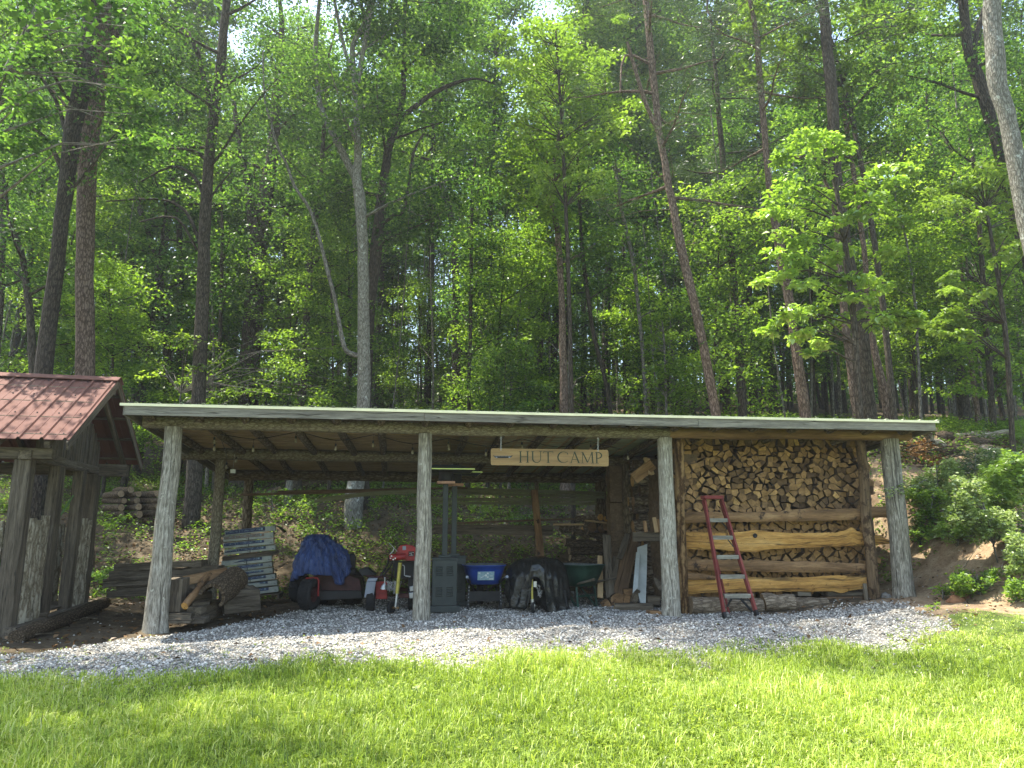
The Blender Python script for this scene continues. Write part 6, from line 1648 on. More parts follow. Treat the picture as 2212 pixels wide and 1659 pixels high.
make_tree('pine_tree', 'slender pine with bare lower twigs, right of the most slanting brown pine', [(1604, 880, 19), (1592, 693, 17), (1578, 533, 16), (1563, 373, 13), (1551, 213, 10), (1538, 80, 6)], 21, 'dbark', (), 19, 16, 9, per=60, pine=True, dead=20, seed=15, limbL=2.2)
make_tree('pine_tree', 'red-brown pine trunk partly behind the bright big-leaved boughs', [(1737, 880, 24), (1711, 693, 19), (1684, 533, 21), (1665, 427, 13), (1654, 320, 13), (1641, 160, 13), (1632, 60, 10)], 17.5, 'bbark', (), 19, 12, 10, per=60, pine=True, dead=9, seed=16, limbL=2.2)
make_tree('tall_tree', 'thick dark trunk running up behind the bright big-leaved boughs', [(1893, 1060, 42), (1876, 880, 30), (1858, 693, 31), (1829, 533, 22), (1807, 373, 21), (1798, 213, 24), (1785, 85, 22), (1778, 0, 20)], 17.2, 'dbark', (), 21, 7, 15, 'leaf', limbL=2.2, L=.13, seed=17)
make_tree('tall_tree', 'left slim brown trunk close beside the thick dark one', [(1848, 880, 16), (1827, 709, 17), (1812, 560, 12), (1800, 440, 9)], 20.5, 'bbark', (), 15, 8, 10, limbL=1.8, seed=18, per=50)
make_tree('tall_tree', 'brown trunk just right of the thick dark one, lit on its left side', [(1917, 880, 20), (1881, 709, 13), (1866, 533, 11), (1845, 380, 10), (1823, 240, 9)], 19, 'bbark', (), 15, 8, 11, limbL=1.6, seed=19, per=50)
make_tree('slim_tree', 'thin pale stem standing alone near the right end of the roof', [(1989, 900, 7), (1983, 760, 6), (1978, 667, 6), (1965, 560, 4)], 19.5, 'pbark', (), 12, 8, 6.5, seed=20, limbL=1.6, per=50, leafm='leafy')
make_tree('tall_tree', 'thick dark trunk behind the fallen logs on the far bank', [(2085, 900, 26), (2068, 760, 20), (2047, 640, 16), (2035, 500, 12)], 24, 'dbark', (), 18, 12, 7, seed=21)
make_tree('slim_tree', 'sun-spotted slim trunk right of the thick dark one behind the fallen logs', [(2112, 900, 11), (2098, 773, 9), (2087, 667, 8), (2075, 560, 6)], 22, 'bbark', (), 14, 8, 7, seed=22, per=50, limbL=2)
make_tree('tall_tree', 'big smooth grey trunk leaning in from the right edge of the view', [(2262, 700, 40), (2228, 520, 38), (2199, 373, 36), (2178, 267, 34), (2152, 160, 37), (2143, 0, 34)], 13.0, 'wbark', (), 15, 2, 13.5, L=.12, seed=23, limbL=3.2)
make_tree('tall_tree', 'dark forked trunk in shade left of the big grey leaning one', [(2240, 600, 40), (2190, 430, 34), (2150, 290, 24), (2120, 190, 26), (2090, 100, 20), (2080, 0, 18)], 18.5, 'dbark', (), 20, 12, 9, seed=24, branches=[[(2115, 190, 12), (2105, 100, 11), (2125, 20, 9)]])
make_tree('tall_tree', 'slim mottled trunk between the thickest dark trunk and the forked pale tree', [(650, 875, 20), (664, 667, 14), (677, 507, 14), (693, 373, 10), (705, 200, 8)], 23, 'dbark', (), 19, 12, 9, seed=25)
make_tree('slim_tree', 'thin dark stem between the drooping-limbed trunk and the very thick one', [(472, 864, 9), (476, 700, 8), (480, 533, 7), (478, 400, 5)], 23, 'dbark', (), 12, 8, 6, seed=26, limbL=1.8, per=50)
make_tree('slim_tree', 'crooked thin trunk near the left edge behind the hut roof', [(72, 800, 17), (60, 640, 14), (45, 540, 11), (20, 480, 7)], 19, 'dbark', (), 12, 8, 7, seed=27, per=50, limbL=2.4)
make_tree('tall_tree', 'thin upright trunk at the very left edge', [(4, 620, 12), (6, 480, 11), (7, 330, 8)], 21, 'dbark', (), 18, 12, 7.5, seed=28)
make_tree('tall_tree', 'crooked mid-depth trunk showing between the hut pines and the drooping-limbed trunk', [(355, 660, 16), (335, 560, 13), (320, 500, 12), (300, 440, 11), (285, 330, 8)], 26, 'dbark', (), 19, 14, 7, seed=29)

# small trees of the understorey: five models, copied
def model(seed, H_, limbs, L_, leafm, leaf, per, tr_r, tone=0, zlow=.18, nsp=8, sr=.6):
    rr = random.Random(seed); r = thing('understorey_tree', (0, 0, 0), None, None)
    pts = [V3((0, 0, -.2))]; d = V3((rr.uniform(-.06, .06), rr.uniform(-.06, .06), 1)); n = 10
    for i in range(n): d = (d + V3((rr.uniform(-.05, .05), rr.uniform(-.05, .05), 0))).normalized(); pts.append(pts[-1] + d * H_ / n)
    mb = MB(); mb.tube(pts, [tr_r * (1 - .85 * i / n) for i in range(n + 1)], 8, .05, seed)
    mb.build('trunk', M['dbark'], r)
    sp, srr = [], []; mb = MB()
    for i in range(limbs):
        f = zlow + (1 - zlow) * (i + rr.random()) / limbs; j = min(n - 1, int(f * n)); q = pts[j] + (pts[j + 1] - pts[j]) * (f * n - j)
        rand_limb(mb, q, i * 2.4 + rr.uniform(-.6, .6), L_ * rr.uniform(.6, 1.2) * (1.05 - .6 * f), rr.uniform(.0, .5), tr_r * .35, rr, sp, srr, nsp)
    mb.build('limb', M['dbark'], r)
    crown_obj(r, sp, [sr * s_ for s_ in srr], per, leaf, leaf * .62, M[leafm], .3, .22, rs=np.random.RandomState(seed), tone=tone)
    return r
MODELS = [(model(101, 9, 22, 2.6, 'leafy', .1, 66, .07, .05), 'yellow-green'), (model(102, 11, 24, 2.4, 'leaf', .1, 66, .085), 'mid-green'), (model(103, 7.5, 20, 2.6, 'leafy', .105, 66, .06, .1), 'bright'),
          (model(104, 13, 26, 2.5, 'leaf', .11, 66, .1, .05), 'tall green'), (model(105, 6, 18, 2.2, 'leaf', .095, 66, .05, .1), 'low green'), (model(106, 15, 26, 3.0, 'leaf', .13, 60, .12), 'high green'), (model(107, 22, 30, 3.6, 'leaf', .16, 60, .17, .05, .38, 9, .95), 'lofty'), (model(108, 27, 34, 4.2, 'leafy', .18, 60, .2, -.05, .45, 9, 1.1), 'loftiest')]
US = []
EXTRA = [(6, -9.5, 28.5), (7, -3.5, 31), (7, 1.6, 30), (7, -13.2, 29), (7, 21.5, 30), (6, 5.5, 32), (7, -15, 30), (6, -6.2, 33.5), (7, 11, 31), (6, -19, 27.5)]
rr = random.Random(5)
def _x(): pass
def place(mi, x, y, s_=1, rot=None):
    root, nm = MODELS[mi]
    first = not root.get('used')
    o = root if first else copy_tree(root)
    if first: root['used'] = 1
    o.location = (x, y, g(x, y)); o.rotation_euler = (0, 0, rr.uniform(0, 6.28) if rot is None else rot); o.scale = (s_, s_, s_ * rr.uniform(.9, 1.1)); US.append((o, mi)); return o
# rows receding into the wood
for (Y_, n_, kinds) in ((22.5, 7, (2, 4, 0)), (26, 14, (0, 1, 2, 3)), (30, 16, (1, 3, 0, 5)), (35, 18, (3, 5, 1, 0)), (41, 20, (5, 3, 1)), (48, 24, (5, 3, 5)), (34, 9, (6, 7)), (40, 11, (6, 7)), (47, 12, (7, 6)), (53, 12, (7,))):
    for i in range(n_):
        f = (i + rr.uniform(.1, .9)) / n_; x = (f * 2 - 1) * Y_ * .8; y = Y_ + rr.uniform(-1.8, 1.8)
        if Y_ < 24 and x > 12: y += 1
        o = place(rr.choice(kinds), x, y, rr.uniform(.85, 1.2))
for mi, x, y in EXTRA: place(mi, x, y, rr.uniform(.9, 1.1))
WORDS = {0: 'yellow-green leafy young tree', 1: 'mid-green leafy tree', 2: 'low bright green young tree', 3: 'tall green leafy tree', 4: 'low dense green young tree', 5: 'high-crowned green tree', 6: 'lofty tree with a high broad crown', 7: 'loftiest yellow-green crowned tree'}
for o, mi in US:
    d_ = o.location.y; x = o.location.x / d_
    where = 'left' if x < -.3 else ('right' if x > .3 else 'middle'); dep = 'front' if d_ < 28 else ('middle' if d_ < 38 else 'rear')
    if 'used' in o: del o['used']
    tag(o, f'{WORDS[mi]} in the {dep} rows of the wood, {where} part', 'tree', 'young and mid-sized trees filling the wood')
# thin bare stems
SG = 'thin bare stems among the trees'
proto = None
for i in range(84):
    y = rr.uniform(22, 40); x = rr.uniform(-.72, .72) * y
    if proto is None:
        mb = MB(); mb.tube([V3((math.sin(k * .5) * .08, math.cos(k * .7) * .06, k * 1.0 - .2)) for k in range(11)], [.045 * (1 - .07 * k) for k in range(11)], 6, .05, 3)
        mb.tube([V3((0, 0, 5)), V3((.5, .1, 6)), V3((1.1, .2, 6.6))], [.015, .012, .005], 4); mb.tube([V3((0, 0, 3.6)), V3((-.5, .1, 4.2)), V3((-1.0, -.2, 4.5))], [.015, .012, .005], 4)
        proto = mb.build('bare_sapling', M['pbark']); proto.location = (0, 0, 0)
        me = proto.data; 
        for v in me.vertices: v.co += ORG[proto.name]
        o = proto
    else: o = proto.copy(); COL.objects.link(o)
    o.location = (x, y, g(x, y)); o.rotation_euler = (rr.uniform(-.06, .06), rr.uniform(-.06, .06), rr.uniform(0, 6.28)); s_ = rr.uniform(.7, 1.6); o.scale = (s_, s_, rr.uniform(.8, 1.3))
    tag(o, 'thin bare grey stem standing in the shade of the wood, ' + ('left' if x < -7 else 'right' if x > 7 else 'middle') + ' part', 'sapling', SG)

# far wood as one mass
def far_woods():
    rs = np.random.RandomState(77); C_, Rr_ = [], []
    n = 9500
    y = rs.uniform(54, 86, n); x = rs.uniform(-1, 1, n) * y * .8; h = rs.uniform(0, 1, n) ** 1.4 * 27
    for i in range(n): C_.append((x[i], y[i], float(gz(x[i], y[i])) + .5 + h[i])); Rr_.append(rs.uniform(.9, 2.0))
    P, idx = spray_points(C_, Rr_, 34, rs, .45, .3)
    V = leaf_arrays(P, .32, .22, rs, .6, .2).reshape(-1, 4, 3); tone = rs.normal(.5, .22, n)
    lc = np.clip(tone[idx] + rs.normal(0, .12, len(P)), 0, 1)
    scatter_mesh('far_wood_foliage', V, [(0, 1, 2, 3)], lc, M['leaf'], 'distant mass of green leaves deep in the wood', 'woods')
    mb = MB()
    for i in range(150):
        y_ = rs.uniform(44, 84); x_ = rs.uniform(-1, 1) * y_ * .78; z_ = g(x_, y_); r_ = rs.uniform(.08, .22)
        mb.tube([V3((x_, y_, z_ - .2)), V3((x_ + rs.uniform(-.5, .5), y_, z_ + 9)), V3((x_ + rs.uniform(-1, 1), y_, z_ + 20))], [r_, r_ * .75, r_ * .4], 6, .03, i)
    tag(mb.build('far_wood_trunks', M['dbark']), 'distant dark trunks crowded deep in the wood', 'woods', kind='stuff')
far_woods()

# bright big-leaved boughs in front of the right-hand trunks
def px_tree(name, label, Y, stem, blobs, L, mat, per=60, dY=.8, barkm='pbark', cat='tree', seed=1, flat=.3, tilt=.3, up=.75, W=.6, tone=.1, twig=.012, droop=.25, group=None):
    rr_ = random.Random(seed); rs = np.random.RandomState(seed)
    sp_, rad = px_path(stem, Y); p = sp_[0].copy()
    gzv = g(p.x, p.y)
    if p.z > gzv: sp_.insert(0, V3((p.x, p.y, gzv - .05))); rad.insert(0, rad[0] * 1.15)
    else: gzv = p.z
    tr = thing(name, V3((p.x, p.y, gzv)), label, cat, group)
    P_, R_ = smooth(sp_, rad, 4); mb = MB(); mb.tube(P_, R_, 8, .05, seed)
    cs, rs_ = [], []
    for (bx_, by_, br_) in blobs:
        yy = Y + rr_.uniform(-dY, dY); c = at(bx_, by_, yy); cs.append(c); rs_.append(br_ / FOC * yy)
        j = min(range(len(P_)), key=lambda k_: (P_[k_] - c).length + max(0, P_[k_].z - c.z + .1) * 2); q = P_[j]
        mb.tube([q, (q + c) / 2 + V3((0, 0, .12 * (q - c).length)), c], [max(twig, R_[j] * .35), twig, twig * .4], 5, 0, 0, 0)
    mb.build('trunk' if cat == 'tree' else 'stem', M[barkm], tr)
    crown_obj(tr, cs, rs_, per, L, L * W, M[mat], flat, tilt, up, droop, 'crown' if cat == 'tree' else 'foliage', rs=rs, tone=tone)
    return tr
B19 = [(1745, 285, 34), (1785, 300, 34), (1720, 310, 30), (1690, 340, 26), (1760, 345, 36), (1820, 320, 30), (1705, 398, 34), (1740, 405, 30), (1680, 420, 30), (1790, 420, 32), (1840, 415, 34), (1880, 420, 36), (1905, 440, 32), (1660, 455, 24), (1700, 460, 30),
       (1750, 470, 34), (1800, 480, 34), (1850, 460, 30), (1690, 510, 30), (1730, 520, 32), (1680, 545, 30), (1720, 560, 34), (1690, 590, 30), (1655, 600, 22), (1640, 608, 14), (1740, 610, 34), (1790, 560, 30), (1830, 600, 34), (1870, 600, 34), (1800, 630, 32), (1850, 640, 34), (1900, 625, 30),
       (1680, 690, 24), (1655, 715, 20), (1715, 675, 30), (1760, 665, 32), (1800, 690, 34), (1850, 680, 30), (1900, 690, 30), (1940, 680, 26), (1975, 690, 22), (1730, 720, 26), (1770, 740, 20), (1745, 760, 12), (1920, 540, 28), (1950, 480, 26), (1890, 370, 28), (1930, 390, 26), (1960, 360, 24), (1820, 530, 30)]
px_tree('oak_tree', 'sunlit oak with large glossy bright leaves in front of the right-hand trunks', 14.6, [(1856, 890, 16), (1845, 700, 14), (1825, 520, 12), (1800, 380, 9), (1770, 290, 5)], B19, .14, 'leafbig', 120, .7, 'dbark', seed=31, flat=.32, tone=.25)  # leaf tone raised: sunlight on the boughs is put into the colour
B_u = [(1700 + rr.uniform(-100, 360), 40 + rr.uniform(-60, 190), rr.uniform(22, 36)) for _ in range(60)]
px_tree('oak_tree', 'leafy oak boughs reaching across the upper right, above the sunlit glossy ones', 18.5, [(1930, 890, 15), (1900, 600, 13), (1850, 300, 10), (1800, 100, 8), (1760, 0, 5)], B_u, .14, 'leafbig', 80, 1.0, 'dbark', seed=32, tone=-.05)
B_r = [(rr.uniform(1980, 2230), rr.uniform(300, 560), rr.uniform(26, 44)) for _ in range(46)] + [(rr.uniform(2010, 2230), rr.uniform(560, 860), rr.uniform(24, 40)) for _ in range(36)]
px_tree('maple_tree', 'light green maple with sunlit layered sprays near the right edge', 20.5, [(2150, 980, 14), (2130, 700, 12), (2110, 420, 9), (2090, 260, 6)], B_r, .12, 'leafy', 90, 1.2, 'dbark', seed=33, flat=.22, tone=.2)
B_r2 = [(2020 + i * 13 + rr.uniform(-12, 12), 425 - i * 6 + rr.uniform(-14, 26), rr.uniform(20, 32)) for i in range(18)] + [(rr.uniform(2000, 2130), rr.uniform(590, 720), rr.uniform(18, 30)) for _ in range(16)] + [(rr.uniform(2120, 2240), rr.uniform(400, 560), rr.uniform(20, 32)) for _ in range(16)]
px_tree('maple_tree', 'nearer maple whose pale sunlit top sprays rise toward the right edge', 15.8, [(2190, 1000, 12), (2170, 700, 10), (2130, 450, 6)], B_r2, .12, 'leafbig', 90, .8, 'dbark', seed=43, flat=.22, tone=.35)  # paler leaf tone stands in for sun on these sprays
B_c = [(rr.uniform(1380, 1500), rr.uniform(670, 830), rr.uniform(18, 30)) for _ in range(16)]
px_tree('dogwood_tree', 'small glowing yellow-green sapling between the two slender pines and the curving stem', 21.5, [(1440, 900, 6), (1436, 760, 5), (1430, 690, 3)], B_c, .11, 'leafy', 44, .8, seed=34, flat=.22, tone=.3)
B_o = [(rr.gauss(1190, 62), rr.uniform(30, 210), rr.uniform(22, 36)) for _ in range(44)] + [(rr.gauss(1230, 70), rr.uniform(150, 420), rr.uniform(20, 34)) for _ in range(36)]
px_tree('oak_tree', 'tall oak with a bright lit top left of the pines, in mid view', 19.5, [(1235, 900, 10), (1228, 600, 9), (1215, 300, 7), (1200, 60, 4)], B_o, .13, 'leafbig', 80, 1.2, 'dbark', seed=35, tone=.15)
B_l = [b_ for b_ in [(rr.uniform(-20, 330), rr.uniform(-20, 330), rr.uniform(30, 52)) for _ in range(70)] if not 95 < b_[0] < 250 or b_[1] < 40 * 0]
px_tree('maple_tree', 'dark-leaved maple hanging over the hut in the upper left corner', 13.5, [(-140, 1200, 34), (-100, 700, 30), (-40, 300, 22), (60, 60, 10)], B_l, .13, 'leaf', 85, 1.6, seed=36, tone=0)
B_m = [(rr.uniform(400, 760), rr.uniform(720, 880), rr.uniform(24, 40)) for _ in range(26)] + [(rr.uniform(290, 420), rr.uniform(740, 940), rr.uniform(24, 38)) for _ in range(16)]
px_tree('hazel_bush', 'bushy green undergrowth just above the left end of the shed roof', 21, [(380, 1000, 5), (390, 850, 4)], B_m, .11, 'leafy', 70, 1.8, seed=37, cat='bush')
# shade tree beyond the left edge of the view
def shade_tree(x, y, h, nlimb, seed, label, low=.5):
    r_ = random.Random(seed); z = g(x, y); tr = thing('shade_tree', V3((x, y, z)), label, 'tree')
    mb = MB(); pts = [V3((x, y, z - .2)), V3((x + .1, y, z + h * .4)), V3((x + .3, y + .1, z + h))]; mb.tube(pts, [.25, .2, .06], 10, .05, seed); mb.build('trunk', M['dbark'], tr)
    sp, sr_ = [], []; mb = MB()
    for i in range(nlimb): rand_limb(mb, V3((x, y, z + h * (low + (1 - low) * i / nlimb))), i * 2.4, r_.uniform(2.5, 4.2), r_.uniform(.1, .5), .06, r_, sp, sr_, 9)
    mb.build('limb', M['dbark'], tr); crown_obj(tr, sp, [.8 * q for q in sr_], 95, .14, .09, M['leaf'], rs=np.random.RandomState(seed))
shade_tree(-8.9, 7.7, 16, 22, 41, 'broad shade tree standing left of the timber hut, beyond the lawn edge')
# ------------------------------------------------------------------ bank: logs, shrubs, stones
def zr(zx, zy): return (1947 + .2668 * zx, 885 + .2668 * zy)
def glog(name, a, b, r_px, mats, label, seed, group=None, sink=.2, cat='log', n=10, rough=.09, lift=0):
    """log lying on the bank: a, b pixel points of its axis"""
    m_ = ((a[0] + b[0]) / 2, (a[1] + b[1]) / 2); q = ground_at(m_[0], m_[1] + r_px * .6 + lift); Y = q.y
    A_, B_ = at(*a, Y), at(*b, Y + .2); r = r_px / FOC * Y
    return tag(log(name, A_, B_, r, r * .92, mats, None, seed, n, .05, rough, 14), label, cat, group)
LB_ = [M['slabbark'], M['end']]; DK = [M['logbark'], M['end']]
GR_ = 'fallen logs and branches on the right bank'
glog('fallen_log', zr(395, 212), zr(932, 205), 10, LB_, 'long pale split-barked log lying level at the top of the right bank', 1, GR_)
glog('fallen_log', zr(470, 275), zr(1010, 262), 9, DK, 'dark log lying just below the long pale one on the right bank', 2, GR_)
glog('fallen_log', zr(590, 335), zr(960, 345), 9, LB_, 'lower pale log half hidden by the feathery shrubs on the bank', 3, GR_)
glog('fallen_log', zr(165, 185), zr(345, 300), 8, LB_, 'pale log slanting down from the roof corner to the brush pile', 4, GR_, lift=30)
glog('fallen_log', zr(280, 225), zr(400, 215), 11, DK, 'short dark stump end behind the slanting pale log', 5, GR_, lift=15)
glog('fallen_log', zr(320, 350), zr(465, 325), 11, DK, 'thick blackened log end right of the brush pile', 6, GR_)
glog('fallen_log', zr(60, 445), zr(200, 425), 6, DK, 'small dark log at the foot of the brush pile', 7, GR_)
glog('fallen_log', zr(250, 360), zr(110, 300), 4, LB_, 'thin forked branch lying over the brush pile', 8, GR_, lift=20)
# brush pile
mb = MB(); rb = random.Random(4); c0 = ground_at(*zr(150, 440))
for i in range(60):
    a = rb.uniform(0, 6.28); L_ = rb.uniform(.3, 1.1); p = c0 + V3((rb.uniform(-.9, .8), rb.uniform(-.5, .9), rb.uniform(.02, .5))); p.z = g(p.x, p.y) + rb.uniform(.02, .45)
    d_ = V3((math.cos(a), math.sin(a), rb.uniform(-.3, .3))) * L_
    mb.tube([p - d_ / 2, p + V3((0, 0, .04)), p + d_ / 2], [.018, .014, .006], 5, 0, 0, 0)
bp_ = thing('brush_pile', c0, 'heap of cut branches with withered orange leaves beside the roof corner', 'brush pile')
mb.build('branches', M['logbark'], bp_)
cs = [at(*zr(rb.uniform(10, 200), rb.uniform(245, 420)), c0.y + rb.uniform(-.3, .6)) for _ in range(26)] + [at(*zr(rb.uniform(240, 330), rb.uniform(370, 470)), c0.y) for _ in range(8)]
crown_obj(bp_, cs, [.16] * len(cs), 34, .075, .04, M['orange'], .6, .4, .5, .3, 'withered_leaves')
# log pile on the left bank
GLp = 'logs piled on the left bank'
k = 0
for r_, (y0, rowx) in enumerate([(1112, [(226, 262), (262, 302), (304, 342)]), (1097, [(224, 262), (266, 300), (302, 344)]), (1083, [(226, 268), (268, 296), (300, 346)]), (1070, [(228, 262), (262, 300), (304, 340)]), (1060, [(250, 282)])]):
    for (xa, xb) in rowx:
        q = ground_at(285, 1120); a = at(xa, y0 + rnd.uniform(-1, 1), q.y); b = at(xb, y0 - 2 + rnd.uniform(-2, 2), q.y - .45); r = rnd.uniform(6.2, 8) / FOC * q.y
        nm_ = ['bottom', 'second', 'third', 'fourth', 'topmost'][r_]; tag(log('bank_log', a, b, r, r * .95, DK, None, k * 1.7, 5, .01, .06, 12), f'short dark log in the {nm_} row of the pile between hut and corner post', 'log', GLp); k += 1
glog('fallen_log', (505, 1085), (606, 1062), 13, DK, 'big dark fallen trunk lying on the left bank behind the inner post', 11, n=14)
glog('fallen_log', (560, 1056), (742, 1040), 11, DK, 'long dark fallen trunk higher on the bank behind the wrapped bundles', 12, n=16)
glog('fallen_log', (345, 1098), (400, 1092), 8, DK, 'dark log end just left of the drooping-limbed trunk base', 13)
p = ground_at(622, 1090); tag(log('dead_stem', p - V3((0, 0, .1)), at(626, 1030, p.y), .11, .09, [M['wbark'], M['end']], None, 3), 'pale lichened dead stem standing on the bank behind the shed', 'stump')
# stones
p = ground_at(*zr(480, 1540)); rock('rock', p + V3((0, 0, .05)), (.13, .12, .15), M['redstone'], 'clay-stained rock at the foot of the right bank', seed=3)
p = ground_at(*zr(440, 1560)); rock('rock', p + V3((0, 0, .02)), (.12, .1, .08), M['redstone'], 'smaller clay-stained rock touching the larger one', seed=8)
# shrubs
def blobs(n, x0, x1, y0, y1, r0, r1, seed, fn=zr):
    r = random.Random(seed); return [(*fn(r.uniform(x0, x1), r.uniform(y0, y1)), r.uniform(r0, r1)) for _ in range(n)]
def shrub(name, label, foot, bl, L, mat, per, seed, dY=.35, **k):
    q = ground_at(*foot); top_ = min(b_[1] for b_ in bl); mx = sum(b_[0] for b_ in bl) / len(bl)
    return px_tree(name, label, q.y, [(foot[0], foot[1], 3), ((foot[0] + mx) / 2, (foot[1] + top_) / 2, 2.5), (mx, top_ + 6, 1.5)], bl, L, mat, per, dY, 'pbark', 'shrub', seed, .7, .4, .55, k.pop('W', .5), k.pop('tone', .1), .005, k.pop('droop', -.1))
shrub('leafy_shrub', 'silvery green shrub with oval leaves, closest to the corner post on the bank', zr(300, 760), blobs(34, 60, 420, 520, 690, 9, 16, 1) + blobs(14, 330, 460, 400, 540, 8, 14, 2), .07, 'bush', 80, 51)
shrub('leafy_shrub', 'taller grey-green oval-leaved shrub in the middle of the right bank', zr(780, 1240), blobs(36, 380, 640, 560, 900, 10, 17, 3) + blobs(30, 560, 900, 820, 1040, 10, 17, 4), .065, 'bush', 80, 52)
shrub('leafy_shrub', 'pale silver-leaved clump in front of the lower fallen log', zr(760, 560), blobs(24, 640, 860, 335, 470, 9, 15, 5), .075, 'bush', 80, 53, tone=.35)
shrub('feathery_shrub', 'feathery yellow-green sapling like a young pine near the right edge', zr(800, 1000), blobs(46, 650, 900, 480, 900, 10, 18, 6) + blobs(10, 780, 840, 400, 520, 8, 12, 16), .12, 'feather', 170, 54, W=.07)
shrub('feathery_shrub', 'smaller feathery green tuft at the right edge, level with the fallen logs', zr(990, 300), blobs(18, 930, 1020, 90, 330, 8, 14, 7), .12, 'feather', 90, 55, W=.07)
shrub('leafy_shrub', 'broad bright-leaved shrub at the right edge beside the feathery sapling', zr(950, 1000), blobs(40, 850, 1030, 380, 760, 10, 18, 8), .1, 'leafbig', 55, 56, tone=.2)
shrub('weed_clump', 'low bright weeds right beside the corner post', zr(150, 1110), blobs(26, 70, 250, 950, 1090, 6, 11, 9), .06, 'leafy', 36, 57, dY=.2, tone=.3)
shrub('weed_clump', 'light green grassy clump on the bank below the oval-leaved shrubs', zr(450, 1110), blobs(40, 320, 640, 930, 1090, 7, 12, 10), .09, 'feather', 44, 58, dY=.3, W=.16, tone=.1)
shrub('broad_leaved_plant', 'small plant with wide dark green leaves between the two weed clumps', zr(290, 1040), blobs(7, 240, 380, 945, 1010, 7, 11, 11), .17, 'leafbig', 10, 59, dY=.15)
shrub('weed_clump', 'spreading leafy weeds at the foot of the right bank beside the rock', zr(640, 1500), blobs(44, 420, 900, 1310, 1480, 8, 14, 12), .06, 'leafy', 60, 60, dY=.35, tone=.15)
shrub('weed_clump', 'green weeds low at the right edge above the lawn', zr(930, 1560), blobs(22, 860, 1020, 1380, 1540, 7, 12, 13), .06, 'leafy', 30, 61, dY=.3, tone=.25)
shrub('weed_clump', 'leafy weeds on the right edge of the bank above the bare clay', zr(940, 1330), blobs(40, 850, 1030, 1000, 1310, 8, 15, 23), .06, 'bush', 60, 67, dY=.4)
shrub('seedling', 'small bright seedling in the shaded hollow left of the rock', zr(340, 1540), blobs(7, 275, 390, 1425, 1510, 5, 9, 14), .08, 'leafy', 16, 62, dY=.1, tone=.4)
shrub('seedling', 'tiny bright seedling at the foot of the corner post', zr(250, 1620), blobs(3, 215, 300, 1580, 1600, 4, 7, 15), .07, 'leafy', 9, 63, dY=.05, tone=.4)
shrub('seedling', 'single upright leafy stem in the dark shade above the weed clump', zr(140, 960), blobs(4, 110, 180, 880, 930, 5, 8, 17), .07, 'bush', 9, 64, dY=.05, tone=.3)
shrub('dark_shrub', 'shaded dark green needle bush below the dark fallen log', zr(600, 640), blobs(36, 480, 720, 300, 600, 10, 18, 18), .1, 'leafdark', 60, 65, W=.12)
shrub('leafy_shrub', 'yellow-green spreading bush between the corner post and the oval-leaved shrubs', zr(230, 900), blobs(34, 60, 430, 640, 900, 9, 15, 31), .075, 'leafy', 60, 71, dY=.3, tone=.35)
shrub('leafy_shrub', 'fresh green bush filling the bank just under the pale silver-leaved clump', zr(640, 980), blobs(34, 470, 840, 760, 1000, 9, 15, 32), .08, 'leafbig', 50, 72, dY=.3, tone=.1)
def z5b(x, y): return z5(x, y)
tw = thing('leafy_twig', att(*z5(1960, 560), -.2), 'thin leafy twig reaching across the thick corner post', 'twig')
mb = MB(); tp_ = [att(*z5(2110, 470), .3), att(*z5(2000, 520), -.1), att(*z5(1900, 560), -.25), att(*z5(1800, 590), -.25), att(*z5(1755, 598), -.25)]; mb.tube(tp_, [.008, .006, .005, .003, .002], 5); mb.build('stem', M['pbark'], tw)
crown_obj(tw, [att(*z5(x, y), -.22) for x, y in ((1960, 505), (1930, 520), (1900, 545), (1870, 555), (1845, 560), (1820, 580), (1990, 540), (1945, 560), (2040, 500))], [.07] * 9, 13, .06, .03, M['bush'], .6, .4, .5, 0, 'foliage', tone=.3)
# plants on the bank seen through the shed
for i, (x, y, n_, w_, h_, lab) in enumerate([(635, 1105, 16, 60, 26, 'bright leafy seedlings on the bank above the blue tarpaulin'), (590, 1085, 12, 40, 24, 'sunlit leafy plant beside the big fallen trunk behind the shed'), (760, 1085, 14, 55, 22, 'green saplings on the bank left of the middle log post'), (1135, 1118, 16, 34, 20, 'fern-like green plant on the bank behind the leaning timber prop'), (1035, 1105, 12, 24, 22, 'small leafy plant on the bank right of the patio heaters'), (705, 1130, 12, 60, 20, 'low green plants on the shaded bank above the log splitter'),
        (1230, 1040, 22, 60, 14, 'leafy undergrowth showing between roof beam and stored rails'), (1090, 1042, 22, 60, 14, 'green undergrowth just right of the heater hood'), (255, 1130, 12, 40, 16, 'low weeds under the log pile on the left bank'), (225, 1250, 9, 26, 14, 'small weeds beside the hut foot log')]):
    r = random.Random(i); bl = [(x + r.uniform(-w_, w_), y + r.uniform(-h_, h_ * .4), r.uniform(7, 13)) for _ in range(n_)]
    shrub('bank_plant', lab, (x, y + h_ * .7), bl, .085, 'leafy' if i % 2 == 0 else 'leaf', 26, 80 + i, dY=.7, tone=.2)
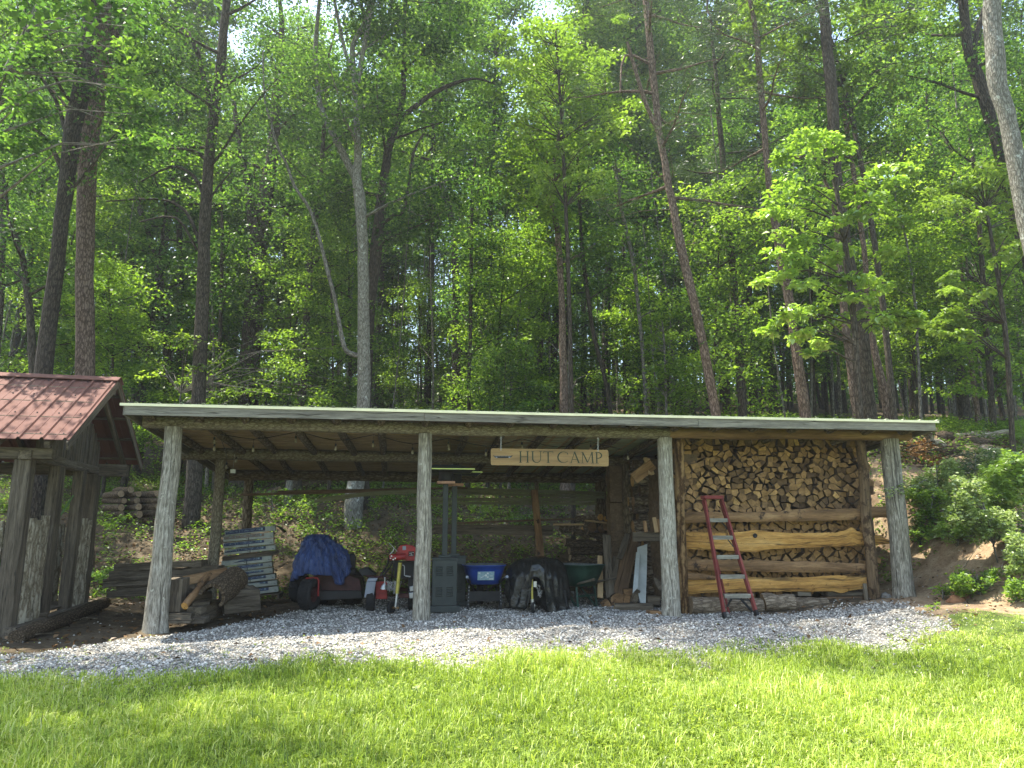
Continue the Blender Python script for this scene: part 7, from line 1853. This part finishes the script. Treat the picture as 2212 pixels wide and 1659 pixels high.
# ------------------------------------------------------------------ light, sky, camera
sc = bpy.context.scene
w = bpy.data.worlds.new('World'); sc.world = w; w.use_nodes = True
nt = w.node_tree; bg = nt.nodes['Background']
sky = nt.nodes.new('ShaderNodeTexSky'); sky.sky_type = 'NISHITA'; sky.sun_disc = False; sky.dust_density = 1.3; sky.air_density = 1.0; sky.ozone_density = .6
sd = Vector((.33, -.14, -1)).normalized()           # direction the light travels
el = math.asin(-sd.z); azv = Vector((-sd.x, -sd.y))
sky.sun_elevation = el; sky.sun_rotation = math.atan2(azv.x, azv.y)
wm = nt.nodes.new('ShaderNodeMix'); wm.data_type = 'RGBA'; wm.blend_type = 'MULTIPLY'; wm.inputs[0].default_value = 1; wm.inputs[7].default_value = (1.05, 1.0, .91, 1); nt.links.new(sky.outputs[0], wm.inputs[6]); nt.links.new(wm.outputs[2], bg.inputs[0]); bg.inputs[1].default_value = .15
sun = bpy.data.lights.new('sun', 'SUN'); sun.energy = 3.9; sun.angle = R(.53); sun.color = (1, .95, .83)
so = bpy.data.objects.new('sun', sun); COL.objects.link(so)
so.rotation_euler = sd.to_track_quat('-Z', 'Y').to_euler(); so.location = (0, 0, 30)
cam = bpy.data.cameras.new('camera'); cam.sensor_width = 36; cam.lens = 36 * FOC / 2212; cam.clip_end = 1000
co = bpy.data.objects.new('camera', cam); COL.objects.link(co); sc.camera = co
co.location = (0, 0, EYE); co.rotation_euler = (R(90) + PITCH, 0, 0)
sc.view_settings.view_transform = 'Standard'; sc.view_settings.look = 'None'
sc.view_settings.exposure = 1.95; sc.view_settings.gamma = 1; sc.view_settings.use_curve_mapping = False
sc.cycles.max_bounces = 6; sc.cycles.diffuse_bounces = 4; sc.cycles.transmission_bounces = 4; sc.cycles.transparent_max_bounces = 4
sc.cycles.sample_clamp_indirect = 6; sc.cycles.use_denoising = True

sc.cycles.volume_bounces = 0; sc.cycles.volume_step_rate = 10; sc.cycles.volume_max_steps = 64
hz = bpy.data.materials.new('haze'); hz.use_nodes = True; nt = hz.node_tree; nt.nodes.clear()
ho = nt.nodes.new('ShaderNodeOutputMaterial'); pv = nt.nodes.new('ShaderNodeVolumePrincipled')
pv.inputs['Color'].default_value = (.93, .97, 1, 1); pv.inputs['Density'].default_value = .001; pv.inputs['Anisotropy'].default_value = .5  # thin volume added to lift the darks like a lens veil
nt.links.new(pv.outputs[0], ho.inputs['Volume'])
mb = MB(); mb.boxm(Matrix.Translation((0, 115, 25)), (300, 310, 60)); hzo = mb.build('haze', hz); tag(hzo, 'thin even haze added over the wood to stand in for lens glare', 'haze', kind='stuff')
